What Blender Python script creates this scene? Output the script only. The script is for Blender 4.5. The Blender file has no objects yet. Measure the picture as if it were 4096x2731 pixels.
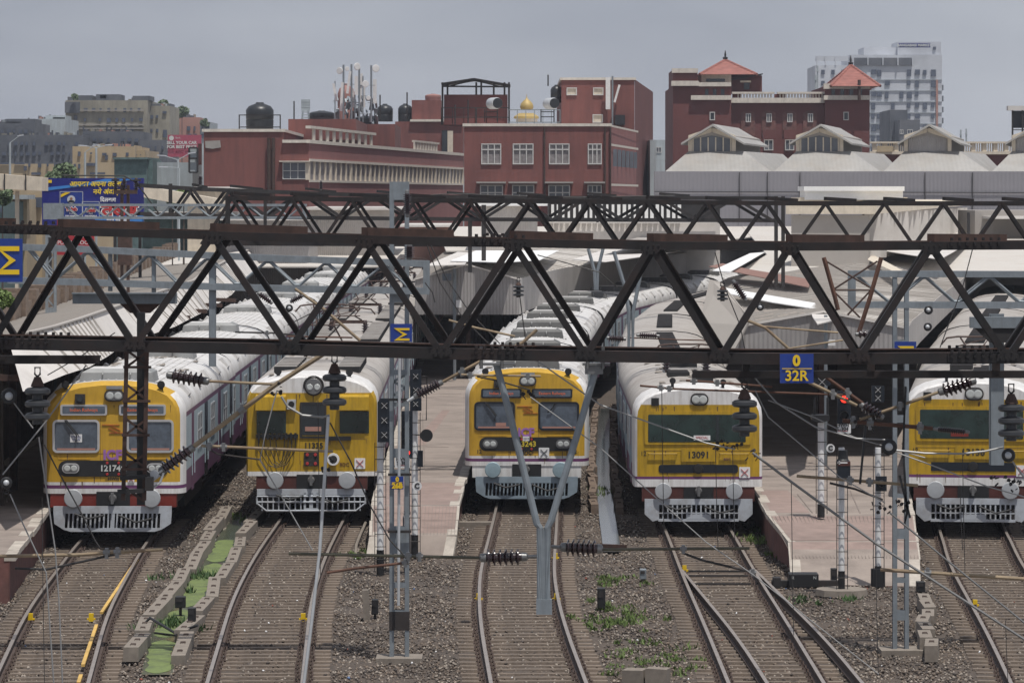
import bpy, math, random
import numpy as np
from mathutils import Vector, Matrix
random.seed(7); rng = np.random.default_rng(7)
S = bpy.context.scene; COL = S.collection
# ---------------- camera, sky, sun, exposure ----------------
F = 15300.0; H = 8.95; YH = 780.0          # focal length in photo pixels, eye height above rail, horizon row
cam = bpy.data.cameras.new('camera'); camo = bpy.data.objects.new('camera', cam); COL.objects.link(camo)
camo.location = (0, 0, H); camo.rotation_euler = (math.radians(90), 0, 0)
cam.sensor_width = 36; cam.lens = F/4096*36; cam.shift_y = -(1365.5-YH)/4096
cam.clip_start = 0.5; cam.clip_end = 9000; S.camera = camo
S.render.resolution_x = 1024; S.render.resolution_y = 682
SUN = Vector((0.16, -0.30, 1.0)).normalized()
w = bpy.data.worlds.new('World'); S.world = w; w.use_nodes = True
nt = w.node_tree; bg = nt.nodes['Background']; sky = nt.nodes.new('ShaderNodeTexSky'); sky.sky_type = 'NISHITA'
sky.sun_disc = False; sky.sun_elevation = math.asin(SUN.z); sky.sun_rotation = math.atan2(SUN.x, SUN.y)
sky.air_density = 1.0; sky.dust_density = 1.0; sky.ozone_density = 1.0; sky.altitude = 0
mx = nt.nodes.new('ShaderNodeMixRGB'); mx.inputs[0].default_value = .8; mx.inputs[2].default_value = (7.0, 7.4, 8.5, 1)   # thin veil of haze over the clear sky, with faint soft cloud
gc = nt.nodes.new('ShaderNodeTexCoord'); cn = nt.nodes.new('ShaderNodeTexNoise'); cmap = nt.nodes.new('ShaderNodeMapping'); cmap.inputs['Scale'].default_value = (3.5, 3.5, 11); nt.links.new(gc.outputs['Generated'], cmap.inputs[0]); nt.links.new(cmap.outputs[0], cn.inputs['Vector'])
cn.inputs['Scale'].default_value = 1.6; cn.inputs['Detail'].default_value = 5; cr_ = nt.nodes.new('ShaderNodeValToRGB'); cr_.color_ramp.elements[0].position = .36; cr_.color_ramp.elements[1].position = .68
cr_.color_ramp.elements[0].color = (7.5, 8.0, 9.5, 1); cr_.color_ramp.elements[1].color = (11.2, 11.7, 13.0, 1); nt.links.new(cn.outputs[0], cr_.inputs[0]); nt.links.new(cr_.outputs[0], mx.inputs[2])
nt.links.new(sky.outputs[0], mx.inputs[1]); nt.links.new(mx.outputs[0], bg.inputs[0]); bg.inputs[1].default_value = 0.055
sl = bpy.data.lights.new('sun', 'SUN'); sl.energy = 4.3; sl.angle = math.radians(0.6); sl.color = (1, .96, .9)
so = bpy.data.objects.new('sun', sl); COL.objects.link(so); so.rotation_euler = SUN.to_track_quat('Z', 'Y').to_euler()
so.location = (0, 0, 60)
S.view_settings.view_transform = 'Standard'; S.view_settings.look = 'None'; S.view_settings.exposure = -0.12; S.view_settings.gamma = 1
# ---------------- helpers ----------------
def P(px, py, Y): return Vector(((px-2048)*Y/F, Y, H-(py-YH)*Y/F))
def G(px, py, Z=0.0):
    Y = F*(H-Z)/(py-YH); return Vector(((px-2048)*Y/F, Y, Z))
def PX(px, Y): return (px-2048)*Y/F
def PZ(py, Y): return H-(py-YH)*Y/F
class MB:
    def __init__(s): s.v = []; s.f = []; s.m = []; s.c = 0
    def add(s, v, f):
        n = len(s.v); s.v += [tuple(p) for p in v]; s.f += [tuple(i+n for i in q) for q in f]; s.m += [s.c]*len(f); return s
    def box(s, x0, x1, y0, y1, z0, z1):
        return s.add([(x0,y0,z0),(x1,y0,z0),(x1,y1,z0),(x0,y1,z0),(x0,y0,z1),(x1,y0,z1),(x1,y1,z1),(x0,y1,z1)],
                     [(0,3,2,1),(4,5,6,7),(0,1,5,4),(1,2,6,5),(2,3,7,6),(3,0,4,7)])
    def beam(s, a, b, w, h, up=(0,0,1)):
        a = Vector(a); b = Vector(b); d = (b-a).normalized(); u = Vector(up)
        r = d.cross(u)
        if r.length < 1e-4: r = d.cross(Vector((0,1,0)))
        r.normalize(); u = r.cross(d); r *= w/2; u *= h/2
        return s.add([a-r-u,a+r-u,a+r+u,a-r+u,b-r-u,b+r-u,b+r+u,b-r+u], [(0,1,2,3),(7,6,5,4),(0,4,5,1),(1,5,6,2),(2,6,7,3),(3,7,4,0)])
    def sweep(s, prof, path, closed=True, caps=True):
        path = [Vector(p) for p in path]; n = len(prof); vs = []
        for i, p in enumerate(path):
            t = (path[min(i+1, len(path)-1)]-path[max(i-1, 0)]).normalized()
            r = t.cross(Vector((0,0,1)))
            if r.length < 1e-4: r = Vector((1,0,0))
            r.normalize(); u = r.cross(t)
            vs += [p+r*a+u*b for a, b in prof]
        fs = []
        for i in range(len(path)-1):
            for k in range(n if closed else n-1):
                k2 = (k+1) % n; fs.append((i*n+k, i*n+k2, (i+1)*n+k2, (i+1)*n+k))
        if caps and closed: fs += [tuple(range(n-1,-1,-1)), tuple(range((len(path)-1)*n, len(path)*n))]
        return s.add(vs, fs)
    def tube(s, path, r, n=8):
        return s.sweep([(r*math.cos(2*math.pi*k/n), r*math.sin(2*math.pi*k/n)) for k in range(n)], path)
    def lathe(s, o, d, prof, n=14):
        o = Vector(o); d = Vector(d).normalized(); a = d.orthogonal().normalized(); b = d.cross(a); vs = []; fs = []
        for t, r in prof:
            vs += [o+d*t+(a*math.cos(2*math.pi*k/n)+b*math.sin(2*math.pi*k/n))*max(r, 1e-4) for k in range(n)]
        for i in range(len(prof)-1):
            for k in range(n): fs.append((i*n+k, i*n+(k+1)%n, (i+1)*n+(k+1)%n, (i+1)*n+k))
        fs += [tuple(range(n-1,-1,-1)), tuple(range((len(prof)-1)*n, len(prof)*n))]
        return s.add(vs, fs)
    def prism(s, pts, vec):
        vec = Vector(vec); n = len(pts); a = [Vector(p) for p in pts]; b = [p+vec for p in a]
        return s.add(a+b, [tuple(range(n)), tuple(range(2*n-1, n-1, -1))]+[(i, i+n, (i+1)%n+n, (i+1)%n) for i in range(n)])
    def quad(s, *p): return s.add(p, [tuple(range(len(p)))])
    def build(s, name, mat, parent=None, smooth=False, bevel=0, loc=None):
        me = bpy.data.meshes.new(name); me.from_pydata(s.v, [], s.f)
        mats = mat if isinstance(mat, (list, tuple)) else [mat]
        for m in mats: me.materials.append(m)
        if len(mats) > 1: me.polygons.foreach_set('material_index', s.m)
        if smooth: me.shade_smooth(); me.set_sharp_from_angle(angle=math.radians(38))
        me.validate(); me.update()
        o = bpy.data.objects.new(name, me); COL.objects.link(o)
        if parent is not None:
            o.parent = parent
            if parent.name in OFF: o.location = -OFF[parent.name]
        if loc is not None: o.location = loc
        if bevel:
            b = o.modifiers.new('bevel', 'BEVEL'); b.width = bevel; b.segments = 2; b.limit_method = 'ANGLE'
        return o
OFF = {}
def tag(o, label=None, cat=None, group=None, kind=None):
    if label: o['label'] = label
    if cat: o['category'] = cat
    if group: o['group'] = group
    if kind or cat: o['kind'] = kind or 'thing'
    return o
def thing(name, label, cat, loc=(0,0,0), group=None, world=True, rz=0):
    o = bpy.data.objects.new(name, None); COL.objects.link(o); o.location = loc; o.rotation_euler = (0,0,rz)
    o.empty_display_size = .3
    if world: OFF[o.name] = Vector(loc)
    return tag(o, label, cat, group)
def kids(o): return [c for c in bpy.data.objects if c.parent == o]
def copy_tree(o, parent=None, off=None):
    c = o.copy(); COL.objects.link(c)
    if parent is not None: c.parent = parent
    for ch in o.children: copy_tree(ch, c)
    return c
MATS = {}
def mat(name, col, rough=.7, metal=0., var=.12, scale=2.5, bump=0., bscale=40., dirt=0., dcol=(.05,.045,.04), dscale=.6, streak=False, ys=False,
        emis=None, estr=0., wave=None, spec=.5, alpha=None):
    m = bpy.data.materials.new(name); m.use_nodes = True; t = m.node_tree; b = t.nodes['Principled BSDF']; N = t.nodes.new; L = t.links.new
    b.inputs['Roughness'].default_value = rough; b.inputs['Metallic'].default_value = metal; b.inputs['Specular IOR Level'].default_value = spec
    tc = N('ShaderNodeTexCoord'); out = None
    if var > 0:
        n = N('ShaderNodeTexNoise'); n.inputs['Scale'].default_value = scale; n.inputs['Detail'].default_value = 6; n.inputs['Roughness'].default_value = .65
        L(tc.outputs['Object'], n.inputs['Vector'])
        r = N('ShaderNodeValToRGB'); r.color_ramp.elements[0].position = .3; r.color_ramp.elements[1].position = .7
        r.color_ramp.elements[0].color = tuple(c*(1-var) for c in col)+(1,); r.color_ramp.elements[1].color = tuple(min(1, c*(1+var)) for c in col)+(1,)
        L(n.outputs[0], r.inputs[0]); out = r.outputs[0]
    if dirt > 0:
        n2 = N('ShaderNodeTexNoise'); n2.inputs['Scale'].default_value = dscale; n2.inputs['Detail'].default_value = 8; n2.inputs['Roughness'].default_value = .7
        if ys:
            mp = N('ShaderNodeMapping'); mp.inputs['Scale'].default_value = (1.6, .22, 1); L(tc.outputs['Object'], mp.inputs[0]); L(mp.outputs[0], n2.inputs['Vector'])
        elif streak:
            mp = N('ShaderNodeMapping'); mp.inputs['Scale'].default_value = (6, 6, .7); L(tc.outputs['Object'], mp.inputs[0]); L(mp.outputs[0], n2.inputs['Vector'])
        else: L(tc.outputs['Object'], n2.inputs['Vector'])
        r2 = N('ShaderNodeMapRange'); r2.inputs[1].default_value = .45; r2.inputs[2].default_value = .75; r2.inputs[4].default_value = dirt
        L(n2.outputs[0], r2.inputs[0]); mx = N('ShaderNodeMixRGB'); L(r2.outputs[0], mx.inputs[0])
        if out: L(out, mx.inputs[1])
        else: mx.inputs[1].default_value = tuple(col)+(1,)
        mx.inputs[2].default_value = tuple(dcol)+(1,); out = mx.outputs[0]
    if out: L(out, b.inputs['Base Color'])
    else: b.inputs['Base Color'].default_value = tuple(col)+(1,)
    if wave:
        wv = N('ShaderNodeTexWave'); wv.bands_direction = wave[0]; wv.inputs['Scale'].default_value = wave[1]; L(tc.outputs['Object'], wv.inputs['Vector'])
        bp = N('ShaderNodeBump'); bp.inputs['Strength'].default_value = wave[2]; bp.inputs['Distance'].default_value = .03
        L(wv.outputs[1], bp.inputs['Height']); L(bp.outputs[0], b.inputs['Normal'])
    elif bump > 0:
        n3 = N('ShaderNodeTexNoise'); n3.inputs['Scale'].default_value = bscale; n3.inputs['Detail'].default_value = 4; L(tc.outputs['Object'], n3.inputs['Vector'])
        bp = N('ShaderNodeBump'); bp.inputs['Strength'].default_value = bump; bp.inputs['Distance'].default_value = .02
        L(n3.outputs[0], bp.inputs['Height']); L(bp.outputs[0], b.inputs['Normal'])
    if emis: b.inputs['Emission Color'].default_value = tuple(emis)+(1,); b.inputs['Emission Strength'].default_value = estr
    MATS[name] = m; return m
def text(s, size, loc, m, parent=None, name='lettering', rot=(math.pi/2,0,0), bold=0., ext=.003, align='CENTER', sx=1., shear=0., world=False):
    c = bpy.data.curves.new(name, 'FONT'); c.body = s; c.size = size; c.extrude = ext; c.offset = bold; c.align_x = align; c.align_y = 'CENTER'; c.shear = shear
    c.resolution_u = 3; o = bpy.data.objects.new(name, c); COL.objects.link(o)
    dg = bpy.context.evaluated_depsgraph_get(); me = bpy.data.meshes.new_from_object(o.evaluated_get(dg))
    bpy.data.objects.remove(o); me.name = name; me.materials.clear(); me.materials.append(m)
    q = bpy.data.objects.new(name, me); COL.objects.link(q); q.rotation_euler = rot; q.scale = (sx, 1, 1)
    L = Vector(loc)
    if parent is not None:
        q.parent = parent
        if parent.name in OFF: L = L-OFF[parent.name]
    q.location = L; return q
# colours
m = mat
m('ballast', (.078,.060,.047), .95, var=.45, scale=9, bump=1., bscale=22, dirt=.55, dcol=(.05,.046,.045), dscale=.35)
m('stone', (.152,.118,.092), .95, var=.45, scale=14, dirt=.75, dcol=(.055,.046,.042), dscale=.5, ys=True)
m('concrete_sleeper', (.17,.133,.104), .9, var=.3, scale=5, dirt=.75, dcol=(.05,.042,.038), dscale=1.6)
m('rust_clip', (.055,.035,.028), .8)
m('rail_side', (.085,.06,.05), .75, .3); m('rail_top', (.40,.35,.31), .38, .6, var=.15)
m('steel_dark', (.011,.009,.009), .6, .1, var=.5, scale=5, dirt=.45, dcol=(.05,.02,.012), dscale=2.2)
m('steel_brown', (.06,.032,.024), .7, .1, var=.4, scale=6, dirt=.5, dcol=(.025,.018,.016), dscale=2)
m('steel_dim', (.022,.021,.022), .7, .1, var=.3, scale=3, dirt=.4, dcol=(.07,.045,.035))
m('galv', (.23,.26,.285), .55, .35, var=.16, scale=5, dirt=.35, dcol=(.11,.10,.09), dscale=2.5, streak=True)
m('galv_light', (.50,.52,.54), .5, .2, var=.12, scale=5, dirt=.3, dcol=(.2,.18,.16), dscale=2.5, streak=True)
m('porcelain', (.028,.014,.016), .22, var=.2, spec=.7); m('porcelain_grey', (.03,.032,.036), .4, var=.2)
m('tube_tan', (.26,.20,.13), .6, .2, var=.35, scale=3, dirt=.5, dcol=(.12,.05,.025), dscale=2.0)
m('tube_olive', (.085,.08,.055), .6, .2, var=.3); m('tube_rust', (.095,.045,.03), .8, var=.35)
m('wire_light', (.27,.27,.27), .5, .2, var=.1); m('wire_dark', (.03,.028,.028), .6)
m('fitting', (.20,.20,.20), .45, .6)
m('train_yellow', (.53,.315,.03), .5, var=.12, scale=1.5, dirt=.5, dcol=(.30,.17,.02), dscale=1.3, streak=True, spec=.4)
m('train_yellow_old', (.44,.27,.008), .5, var=.12, scale=1.5, dirt=.75, dcol=(.16,.10,.012), dscale=1.4, streak=True)
m('train_white', (.68,.67,.66), .45, var=.08, dirt=.65, dcol=(.30,.26,.22), dscale=1.2, streak=True)
m('train_purple', (.13,.035,.12), .5, var=.1, dirt=.2); m('train_maroon', (.075,.018,.013), .6, var=.25, dirt=.5, dcol=(.04,.02,.015), dscale=2)
m('train_red', (.17,.018,.01), .5, var=.2, dirt=.3)
m('side_blue', (.36,.44,.48), .5, var=.08, dirt=.3, dcol=(.16,.17,.18), streak=True); m('side_purple', (.12,.045,.10), .5, var=.12, dirt=.3)
m('roof_white', (.60,.59,.58), .5, var=.1, scale=1.2, dirt=.85, dcol=(.27,.24,.21), dscale=.9); m('roof_grey', (.38,.355,.33), .65, var=.12, scale=1, dirt=.9, dcol=(.19,.155,.13), dscale=1.1)
m('hood_grey', (.25,.255,.255), .55, var=.1, dirt=.6, dcol=(.12,.11,.10), dscale=1.5)
m('glass_cab', (.08,.10,.13), .10, var=.5, scale=2.2, spec=.8); m('glass_green', (.012,.028,.026), .10, var=.7, scale=1.3, spec=.7); m('glass_dark', (.02,.025,.03), .15, spec=.7)  # colour noise in the cab and green glass paints in reflections
m('black', (.012,.012,.013), .5, var=.2); m('rubber', (.02,.02,.022), .6); m('navy_black', (.007,.011,.018), .4, var=.2)
m('silver', (.60,.60,.60), .35, .6, var=.06); m('cow_blue', (.22,.28,.33), .6, var=.12, dirt=.4, dcol=(.10,.09,.08), dscale=2); m('cow_white', (.43,.46,.50), .55, var=.1, dirt=.75, dcol=(.20,.17,.15), dscale=2)
m('lamp_glass', (.45,.47,.46), .15, var=.1, spec=.8); m('buffer_disc', (.42,.44,.46), .5, .2, var=.1, dirt=.35, dcol=(.12,.10,.09), dscale=2.5); m('buffer_blue', (.28,.38,.43), .5, .2, var=.1, dirt=.3)
m('led', (.25,.05,.02), .5, var=0, emis=(1,.22,.08), estr=.35); m('signal_red', (.5,.01,.01), .4, var=0, emis=(1,.02,.01), estr=6)
m('white_paint', (.72,.72,.72), .5, var=.05, dirt=.15, dcol=(.3,.28,.26)); m('red_paint', (.40,.03,.03), .5, var=.05); m('letter_purple', (.30,.13,.40), .5, var=.05)
m('letter_black', (.02,.02,.02), .5, var=0); m('letter_grey', (.55,.57,.55), .5, var=0); m('letter_yellow', (.75,.55,.02), .5, var=0); m('letter_gold', (.55,.42,.03), .5, var=0)
m('sign_blue', (.01,.035,.22), .4, var=.1); m('sign_yellow', (.72,.48,.01), .45, var=.05)
m('platform_top', (.27,.225,.195), .9, var=.16, scale=1.2, dirt=.85, dcol=(.135,.11,.095), dscale=.55); m('platform_pink', (.265,.195,.17), .9, var=.15, dirt=.7, dcol=(.15,.115,.10), dscale=.7); m('platform_edge', (.42,.38,.33), .9, var=.2, dirt=.5, dcol=(.15,.11,.09), dscale=2); m('brick_wall', (.16,.07,.06), .9, var=.3, dirt=.6)
m('kerb', (.215,.185,.155), .9, var=.2, scale=6, dirt=.4, dcol=(.12,.10,.085), dscale=2.5); m('kerb_brick', (.17,.125,.095), .95, var=.3, scale=8, dirt=.6, dcol=(.07,.05,.04), dscale=3)
m('algae', (.14,.185,.055), .7, var=.25, scale=9, dirt=1.0, dcol=(.06,.075,.04), dscale=2.2); m('murky', (.045,.06,.03), .15, var=.4, scale=4, dirt=.5, dcol=(.10,.12,.06), dscale=2); m('drain_water', (.10,.105,.10), .10, var=.4, scale=3, dirt=.5, dcol=(.05,.05,.05), dscale=1.5)
m('leaf', (.10,.15,.035), .7, var=.4, scale=20); m('leaf_dark', (.04,.085,.02), .7, var=.4, scale=8); m('leaf_far', (.10,.14,.07), .8, var=.4, scale=3); m('bark', (.07,.055,.045), .9)
m('canopy_sheet', (.50,.47,.44), .6, .0, var=.12, scale=.8, dirt=.55, dcol=(.30,.25,.21), dscale=.5, wave=('X', 2.2, .5)); m('canopy_pale', (.62,.59,.56), .6, var=.1, scale=.6, dirt=.5, dcol=(.38,.34,.30), dscale=.4)
m('valance', (.33,.315,.31), .6, .1, var=.10, scale=.8, dirt=.35, dcol=(.16,.14,.13), wave=('X', 2.2, .7)); m('shed_wall', (.20,.195,.215), .7, var=.07, scale=.3, wave=('X', 1.0, .5)); m('shed_roof', (.33,.32,.305), .55, .1, var=.15, scale=.4, dirt=.4, dcol=(.30,.25,.2), wave=('X', .9, .5))
m('shed_bright', (.80,.80,.79), .5, var=.05); m('brown_sheet', (.22,.12,.095), .8, var=.15, scale=1); m('cream', (.60,.53,.43), .8, var=.12, dirt=.35, dcol=(.28,.24,.2), streak=True, dscale=.8)
m('red_wall', (.19,.068,.058), .85, var=.14, scale=.25, dirt=.75, dcol=(.095,.04,.038), dscale=.2, streak=True); m('sunlit_red_wall', (.26,.10,.092), .85, var=.12, scale=.3, dirt=.5, dcol=(.17,.09,.085), dscale=.3, streak=True)  # second wall is the same red, lightened to paint in sunlight
m('brick_red', (.135,.042,.038), .85, var=.14, scale=.3, dirt=.6, dcol=(.10,.03,.03), dscale=.25, streak=True); m('tile_roof', (.27,.105,.085), .8, var=.25, scale=1.2, wave=('Z', 1.6, 1.)); m('trim', (.62,.57,.50), .8, var=.12, dirt=.4, dcol=(.28,.25,.22), dscale=.5, streak=True)
m('window_far', (.10,.11,.13), .3, var=.3, scale=.6); m('curtain', (.22,.20,.20), .8, var=.35, scale=2.5); m('window_frame', (.55,.54,.52), .6, var=.1)
m('tank_black', (.015,.017,.02), .4, var=.2); m('gold', (.42,.31,.12), .6, .2, var=.1); m('antenna', (.66,.66,.65), .6, var=.1); m('pink_tank', (.28,.14,.12), .7)
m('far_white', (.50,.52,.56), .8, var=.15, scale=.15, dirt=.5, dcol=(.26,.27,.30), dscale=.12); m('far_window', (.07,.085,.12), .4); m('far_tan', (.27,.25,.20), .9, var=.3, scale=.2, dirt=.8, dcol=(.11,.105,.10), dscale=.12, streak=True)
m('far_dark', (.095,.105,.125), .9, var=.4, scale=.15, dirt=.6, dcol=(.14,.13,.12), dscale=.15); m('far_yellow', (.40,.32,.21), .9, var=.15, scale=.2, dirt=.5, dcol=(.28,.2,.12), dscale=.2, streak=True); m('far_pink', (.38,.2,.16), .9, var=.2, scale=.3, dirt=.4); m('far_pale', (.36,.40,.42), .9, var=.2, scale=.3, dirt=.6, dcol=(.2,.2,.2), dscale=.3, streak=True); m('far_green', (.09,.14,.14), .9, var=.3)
m('bill_blue', (.008,.012,.16), .4, var=.35, scale=.5); m('bill_lightblue', (.04,.20,.55), .4, var=.3, scale=.6); m('bill_red', (.35,.02,.03), .5, var=.1); m('bill_pink', (.34,.06,.10), .6, var=.1); m('ground_far', (.16,.145,.13), .95, var=.3, scale=.2)
m('grime', (.12,.07,.03), .8, var=.3); m('soot', (.24,.21,.18), .8, var=.4, scale=6); m('flat_grey', (.30,.28,.26), .8, var=.1); m('skin', (.25,.12,.07), .6, var=0); m('blue_shirt', (.10,.16,.38), .8)
m('foam_board', (.66,.66,.68), .6, var=.05)
M = MATS
# ---------------- ground, tracks ----------------
def smooth_x(pts):
    pts = sorted(pts); ys = np.array([p[0] for p in pts]); xs = np.array([p[1] for p in pts])
    g = np.arange(60., 420., 1.); x = np.interp(g, ys, xs)
    lo = g < ys[0]; x[lo] = xs[0]+(g[lo]-ys[0])*(xs[1]-xs[0])/(ys[1]-ys[0])
    hi = g > ys[-1]; x[hi] = xs[-1]+(g[hi]-ys[-1])*(xs[-1]-xs[-2])/(ys[-1]-ys[-2])
    k = np.ones(9)/9; xp = np.pad(x, 4, mode='reflect', reflect_type='odd'); x = np.convolve(xp, k, 'valid')
    return lambda y: float(np.interp(y, g, x))
def gp(*l): return [(lambda q: (q.y, q.x))(G(a, b)) for a, b in l]
TR = [smooth_x(gp((168,2713),(267,2446),(371,2283),(444,2173))+[(101,-10.4),(121,-10.6),(183,-11.2),(263,-11.2),(330,-10)]),
      smooth_x(gp((1022,2713),(1087,2394),(1158,2225),(1245,2080))+[(107,-5.52),(140,-5.9),(183,-6.3),(263,-6.3),(330,-5.5)]),
      smooth_x(gp((2155,2731),(2090,2500),(2070,2365),(2067,2277),(2083,2190),(2108,2028))+[(112,.45),(130,.75),(149,1.2),(171,2.25),(192,4.1),(205,5.9),(220,8.4),(230,10),(260,16)]),
      smooth_x(gp((3106,2731),(2988,2500),(2880,2300),(2793,2117))+[(104,4.98),(120,5.1),(141,5.6),(160,6.4),(187,8.4),(215,12.5),(240,17)]),
      smooth_x(gp((4236,2731),(4126,2538),(4031,2393),(3937,2248),(3895,2120))+[(104,12.4),(127,15.3),(150,18.6),(187,24)])]
TB = smooth_x(gp((3260,2731),(3135,2560),(3033,2450),(2880,2300))[:3]+gp((2885,2290),))   # diverging road of the turnout
g = MB(); g.quad((-1000,20,-.29),(1000,20,-.29),(1000,2400,-.29),(-1000,2400,-.29)); tag(g.build('ground', M['ground_far']), 'dusty ground under and beyond the railway yard', kind='structure')
# ballast bed: an uneven sheet
nx, ny = 180, 300; xs = np.linspace(-22, 22, nx); ys = np.linspace(62, 190, ny); XX, YY = np.meshgrid(xs, ys)
ZZ = -.238+.018*np.sin(XX*2.1+YY*.7)+.015*np.sin(YY*1.9-XX*1.3)+rng.normal(0, .008, XX.shape)
b = MB(); b.v = list(map(tuple, np.stack([XX.ravel(), YY.ravel(), ZZ.ravel()], 1).tolist()))
for i, px in ((0, 0),): pass
b.f = [(j*nx+i, j*nx+i+1, (j+1)*nx+i+1, (j+1)*nx+i) for j in range(ny-1) for i in range(nx-1)]; b.m = [0]*len(b.f)
tag(b.build('ballast_bed', M['ballast'], smooth=True), 'grey brown bed of crushed stone under the tracks', kind='structure')
# drain centre lines and platform outlines (world XY)
D1 = [G(*p) for p in ((975,2040),(930,2095),(888,2161),(859,2225),(795,2306),(749,2382),(690,2450),(656,2510),(640,2590),(628,2655))]
D2 = [G(*p) for p in ((2420,1616),(2414,1702),(2411,1800),(2413,1900),(2429,2045),(2443,2132),(2449,2178))]
def near_poly(X, Y, poly, d):
    r = np.zeros(X.shape, bool)
    for a, c in zip(poly[:-1], poly[1:]):
        ax, ay, cx, cy = a.x, a.y, c.x, c.y; L2 = (cx-ax)**2+(cy-ay)**2
        t = np.clip(((X-ax)*(cx-ax)+(Y-ay)*(cy-ay))/L2, 0, 1); r |= np.hypot(X-ax-t*(cx-ax), Y-ay-t*(cy-ay)) < d
    return r
def stones(name, n, x0, x1, y0, y1, smin, smax, m, label, skip=True, z=-.222):
    X = rng.uniform(x0, x1, n); Y = y0+(y1-y0)*rng.uniform(0, 1, n)**1.25
    k = np.abs(X/Y) < .150
    if skip:
        k &= ~near_poly(X, Y, D1, .27); k &= ~near_poly(X, Y, D2, .25)
        for t in TR:
            xc = np.array([t(v) for v in np.arange(60, 200, 1.)]); c = np.interp(Y, np.arange(60, 200, 1.), xc); dx = np.abs(X-c)
            k &= ~((dx < .85) & (rng.uniform(0, 1, n) < .55)) & ~((dx >= .85) & (dx < 1.42) & (rng.uniform(0, 1, n) < .86)) & ~(np.abs(dx-.875) < .12)
    X, Y = X[k], Y[k]; n = len(X); s = rng.uniform(smin, smax, n)
    base = np.array([(1,0,0),(0,1,0),(-1,0,0),(0,-1,0),(0,0,1),(0,0,-1)], float)
    V = base[None]*s[:, None, None]*rng.uniform(.5, 1.15, (n, 6, 1)); V[:, :, 2] *= .75
    a = rng.uniform(0, 6.28, n); ca, sa = np.cos(a)[:, None], np.sin(a)[:, None]
    x = V[:, :, 0]*ca-V[:, :, 1]*sa; y = V[:, :, 0]*sa+V[:, :, 1]*ca; tl = rng.normal(0, .5, n)[:, None]; V2 = V[:, :, 2]+x*tl
    W = np.stack([x+X[:, None], y+Y[:, None], V2+z+rng.uniform(-.01, .02, n)[:, None]], 2).reshape(-1, 3)
    fb = np.array([(0,1,4),(1,2,4),(2,3,4),(3,0,4),(1,0,5),(2,1,5),(3,2,5),(0,3,5)])
    Fc = (fb[None]+6*np.arange(n)[:, None, None]).reshape(-1)
    me = bpy.data.meshes.new(name); me.vertices.add(len(W)); me.vertices.foreach_set('co', W.ravel()); nf = n*8
    me.loops.add(nf*3); me.loops.foreach_set('vertex_index', Fc); me.polygons.add(nf); me.polygons.foreach_set('loop_start', np.arange(0, nf*3, 3))
    mm = m if isinstance(m, list) else [m]
    for q in mm: me.materials.append(q)
    me.polygons.foreach_set('material_index', np.repeat(rng.integers(0, len(mm), n), 8)); me.update(); me.validate()
    o = bpy.data.objects.new(name, me); COL.objects.link(o); return tag(o, label, kind='stuff')
mat('stone_dark', (.075,.062,.055), .95, var=.4, scale=10); mat('stone_light', (.29,.25,.21), .9, var=.3, scale=10, dirt=.6, dcol=(.08,.07,.06), dscale=.5, ys=True)
stones('ballast_stones', 150000, -18, 18, 66, 128, .025, .058, [M['stone'], M['stone_dark'], M['stone'], M['stone_light']], 'loose crushed stone between and beside the tracks')
mat('litter_white', (.75,.75,.75), .6, var=0); mat('litter_red', (.30,.08,.05), .6, var=0); mat('litter_blue', (.10,.16,.30), .6, var=0)
stones('litter', 520, -16, 16, 70, 122, .02, .05, [M['litter_white'], M['litter_white'], M['litter_white'], M['stone_light'], M['stone_light'], M['litter_red'], M['litter_blue'], M['stone_light']], 'scattered paper and plastic litter on the ballast', z=-.17)
RAILP = [(-.036,0),(.036,0),(.036,-.035),(.010,-.05),(.010,-.145),(.07,-.16),(.07,-.172),(-.07,-.172),(-.07,-.16),(-.010,-.145),(-.010,-.05),(-.036,-.035)]
def rail(path, parent, name='rail'):
    r = MB(); r.sweep(RAILP, path); n = len(RAILP)
    r.m = [1 if (i % n) == 0 and i < (len(path)-1)*n else 0 for i in range(len(r.f))]
    return r.build(name, [M['rail_side'], M['rail_top']], parent)
def sleeper_mesh(L=2.75):
    s = MB(); h = L/2
    s.prism([(-h,-.125,-.36),(-h,.125,-.36),(-h,.09,-.178),(-h,-.09,-.178)], (L,0,0)); s.c = 1
    for sx in (-1, 1):
        for d in (-.125, .125):
            x = sx*.875+d; s.tube([(x-.03,-.05,-.17),(x-.03,.03,-.115),(x+.03,.05,-.11),(x+.03,-.05,-.165)], .022, 5)
    return s
sl_o = None
TL = ['bare ballasted track running under the yellow train at the left platform', 'straight track in front of the small windowed old train', 'gently bent track between the central platform and the wet drain',
      'track with a turnout in front of the train beside the right platform', 'rightmost track leaving the train at the right edge']
def heading(t, y): return math.atan2(t(y-1)-t(y+1), 2.0)
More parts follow.
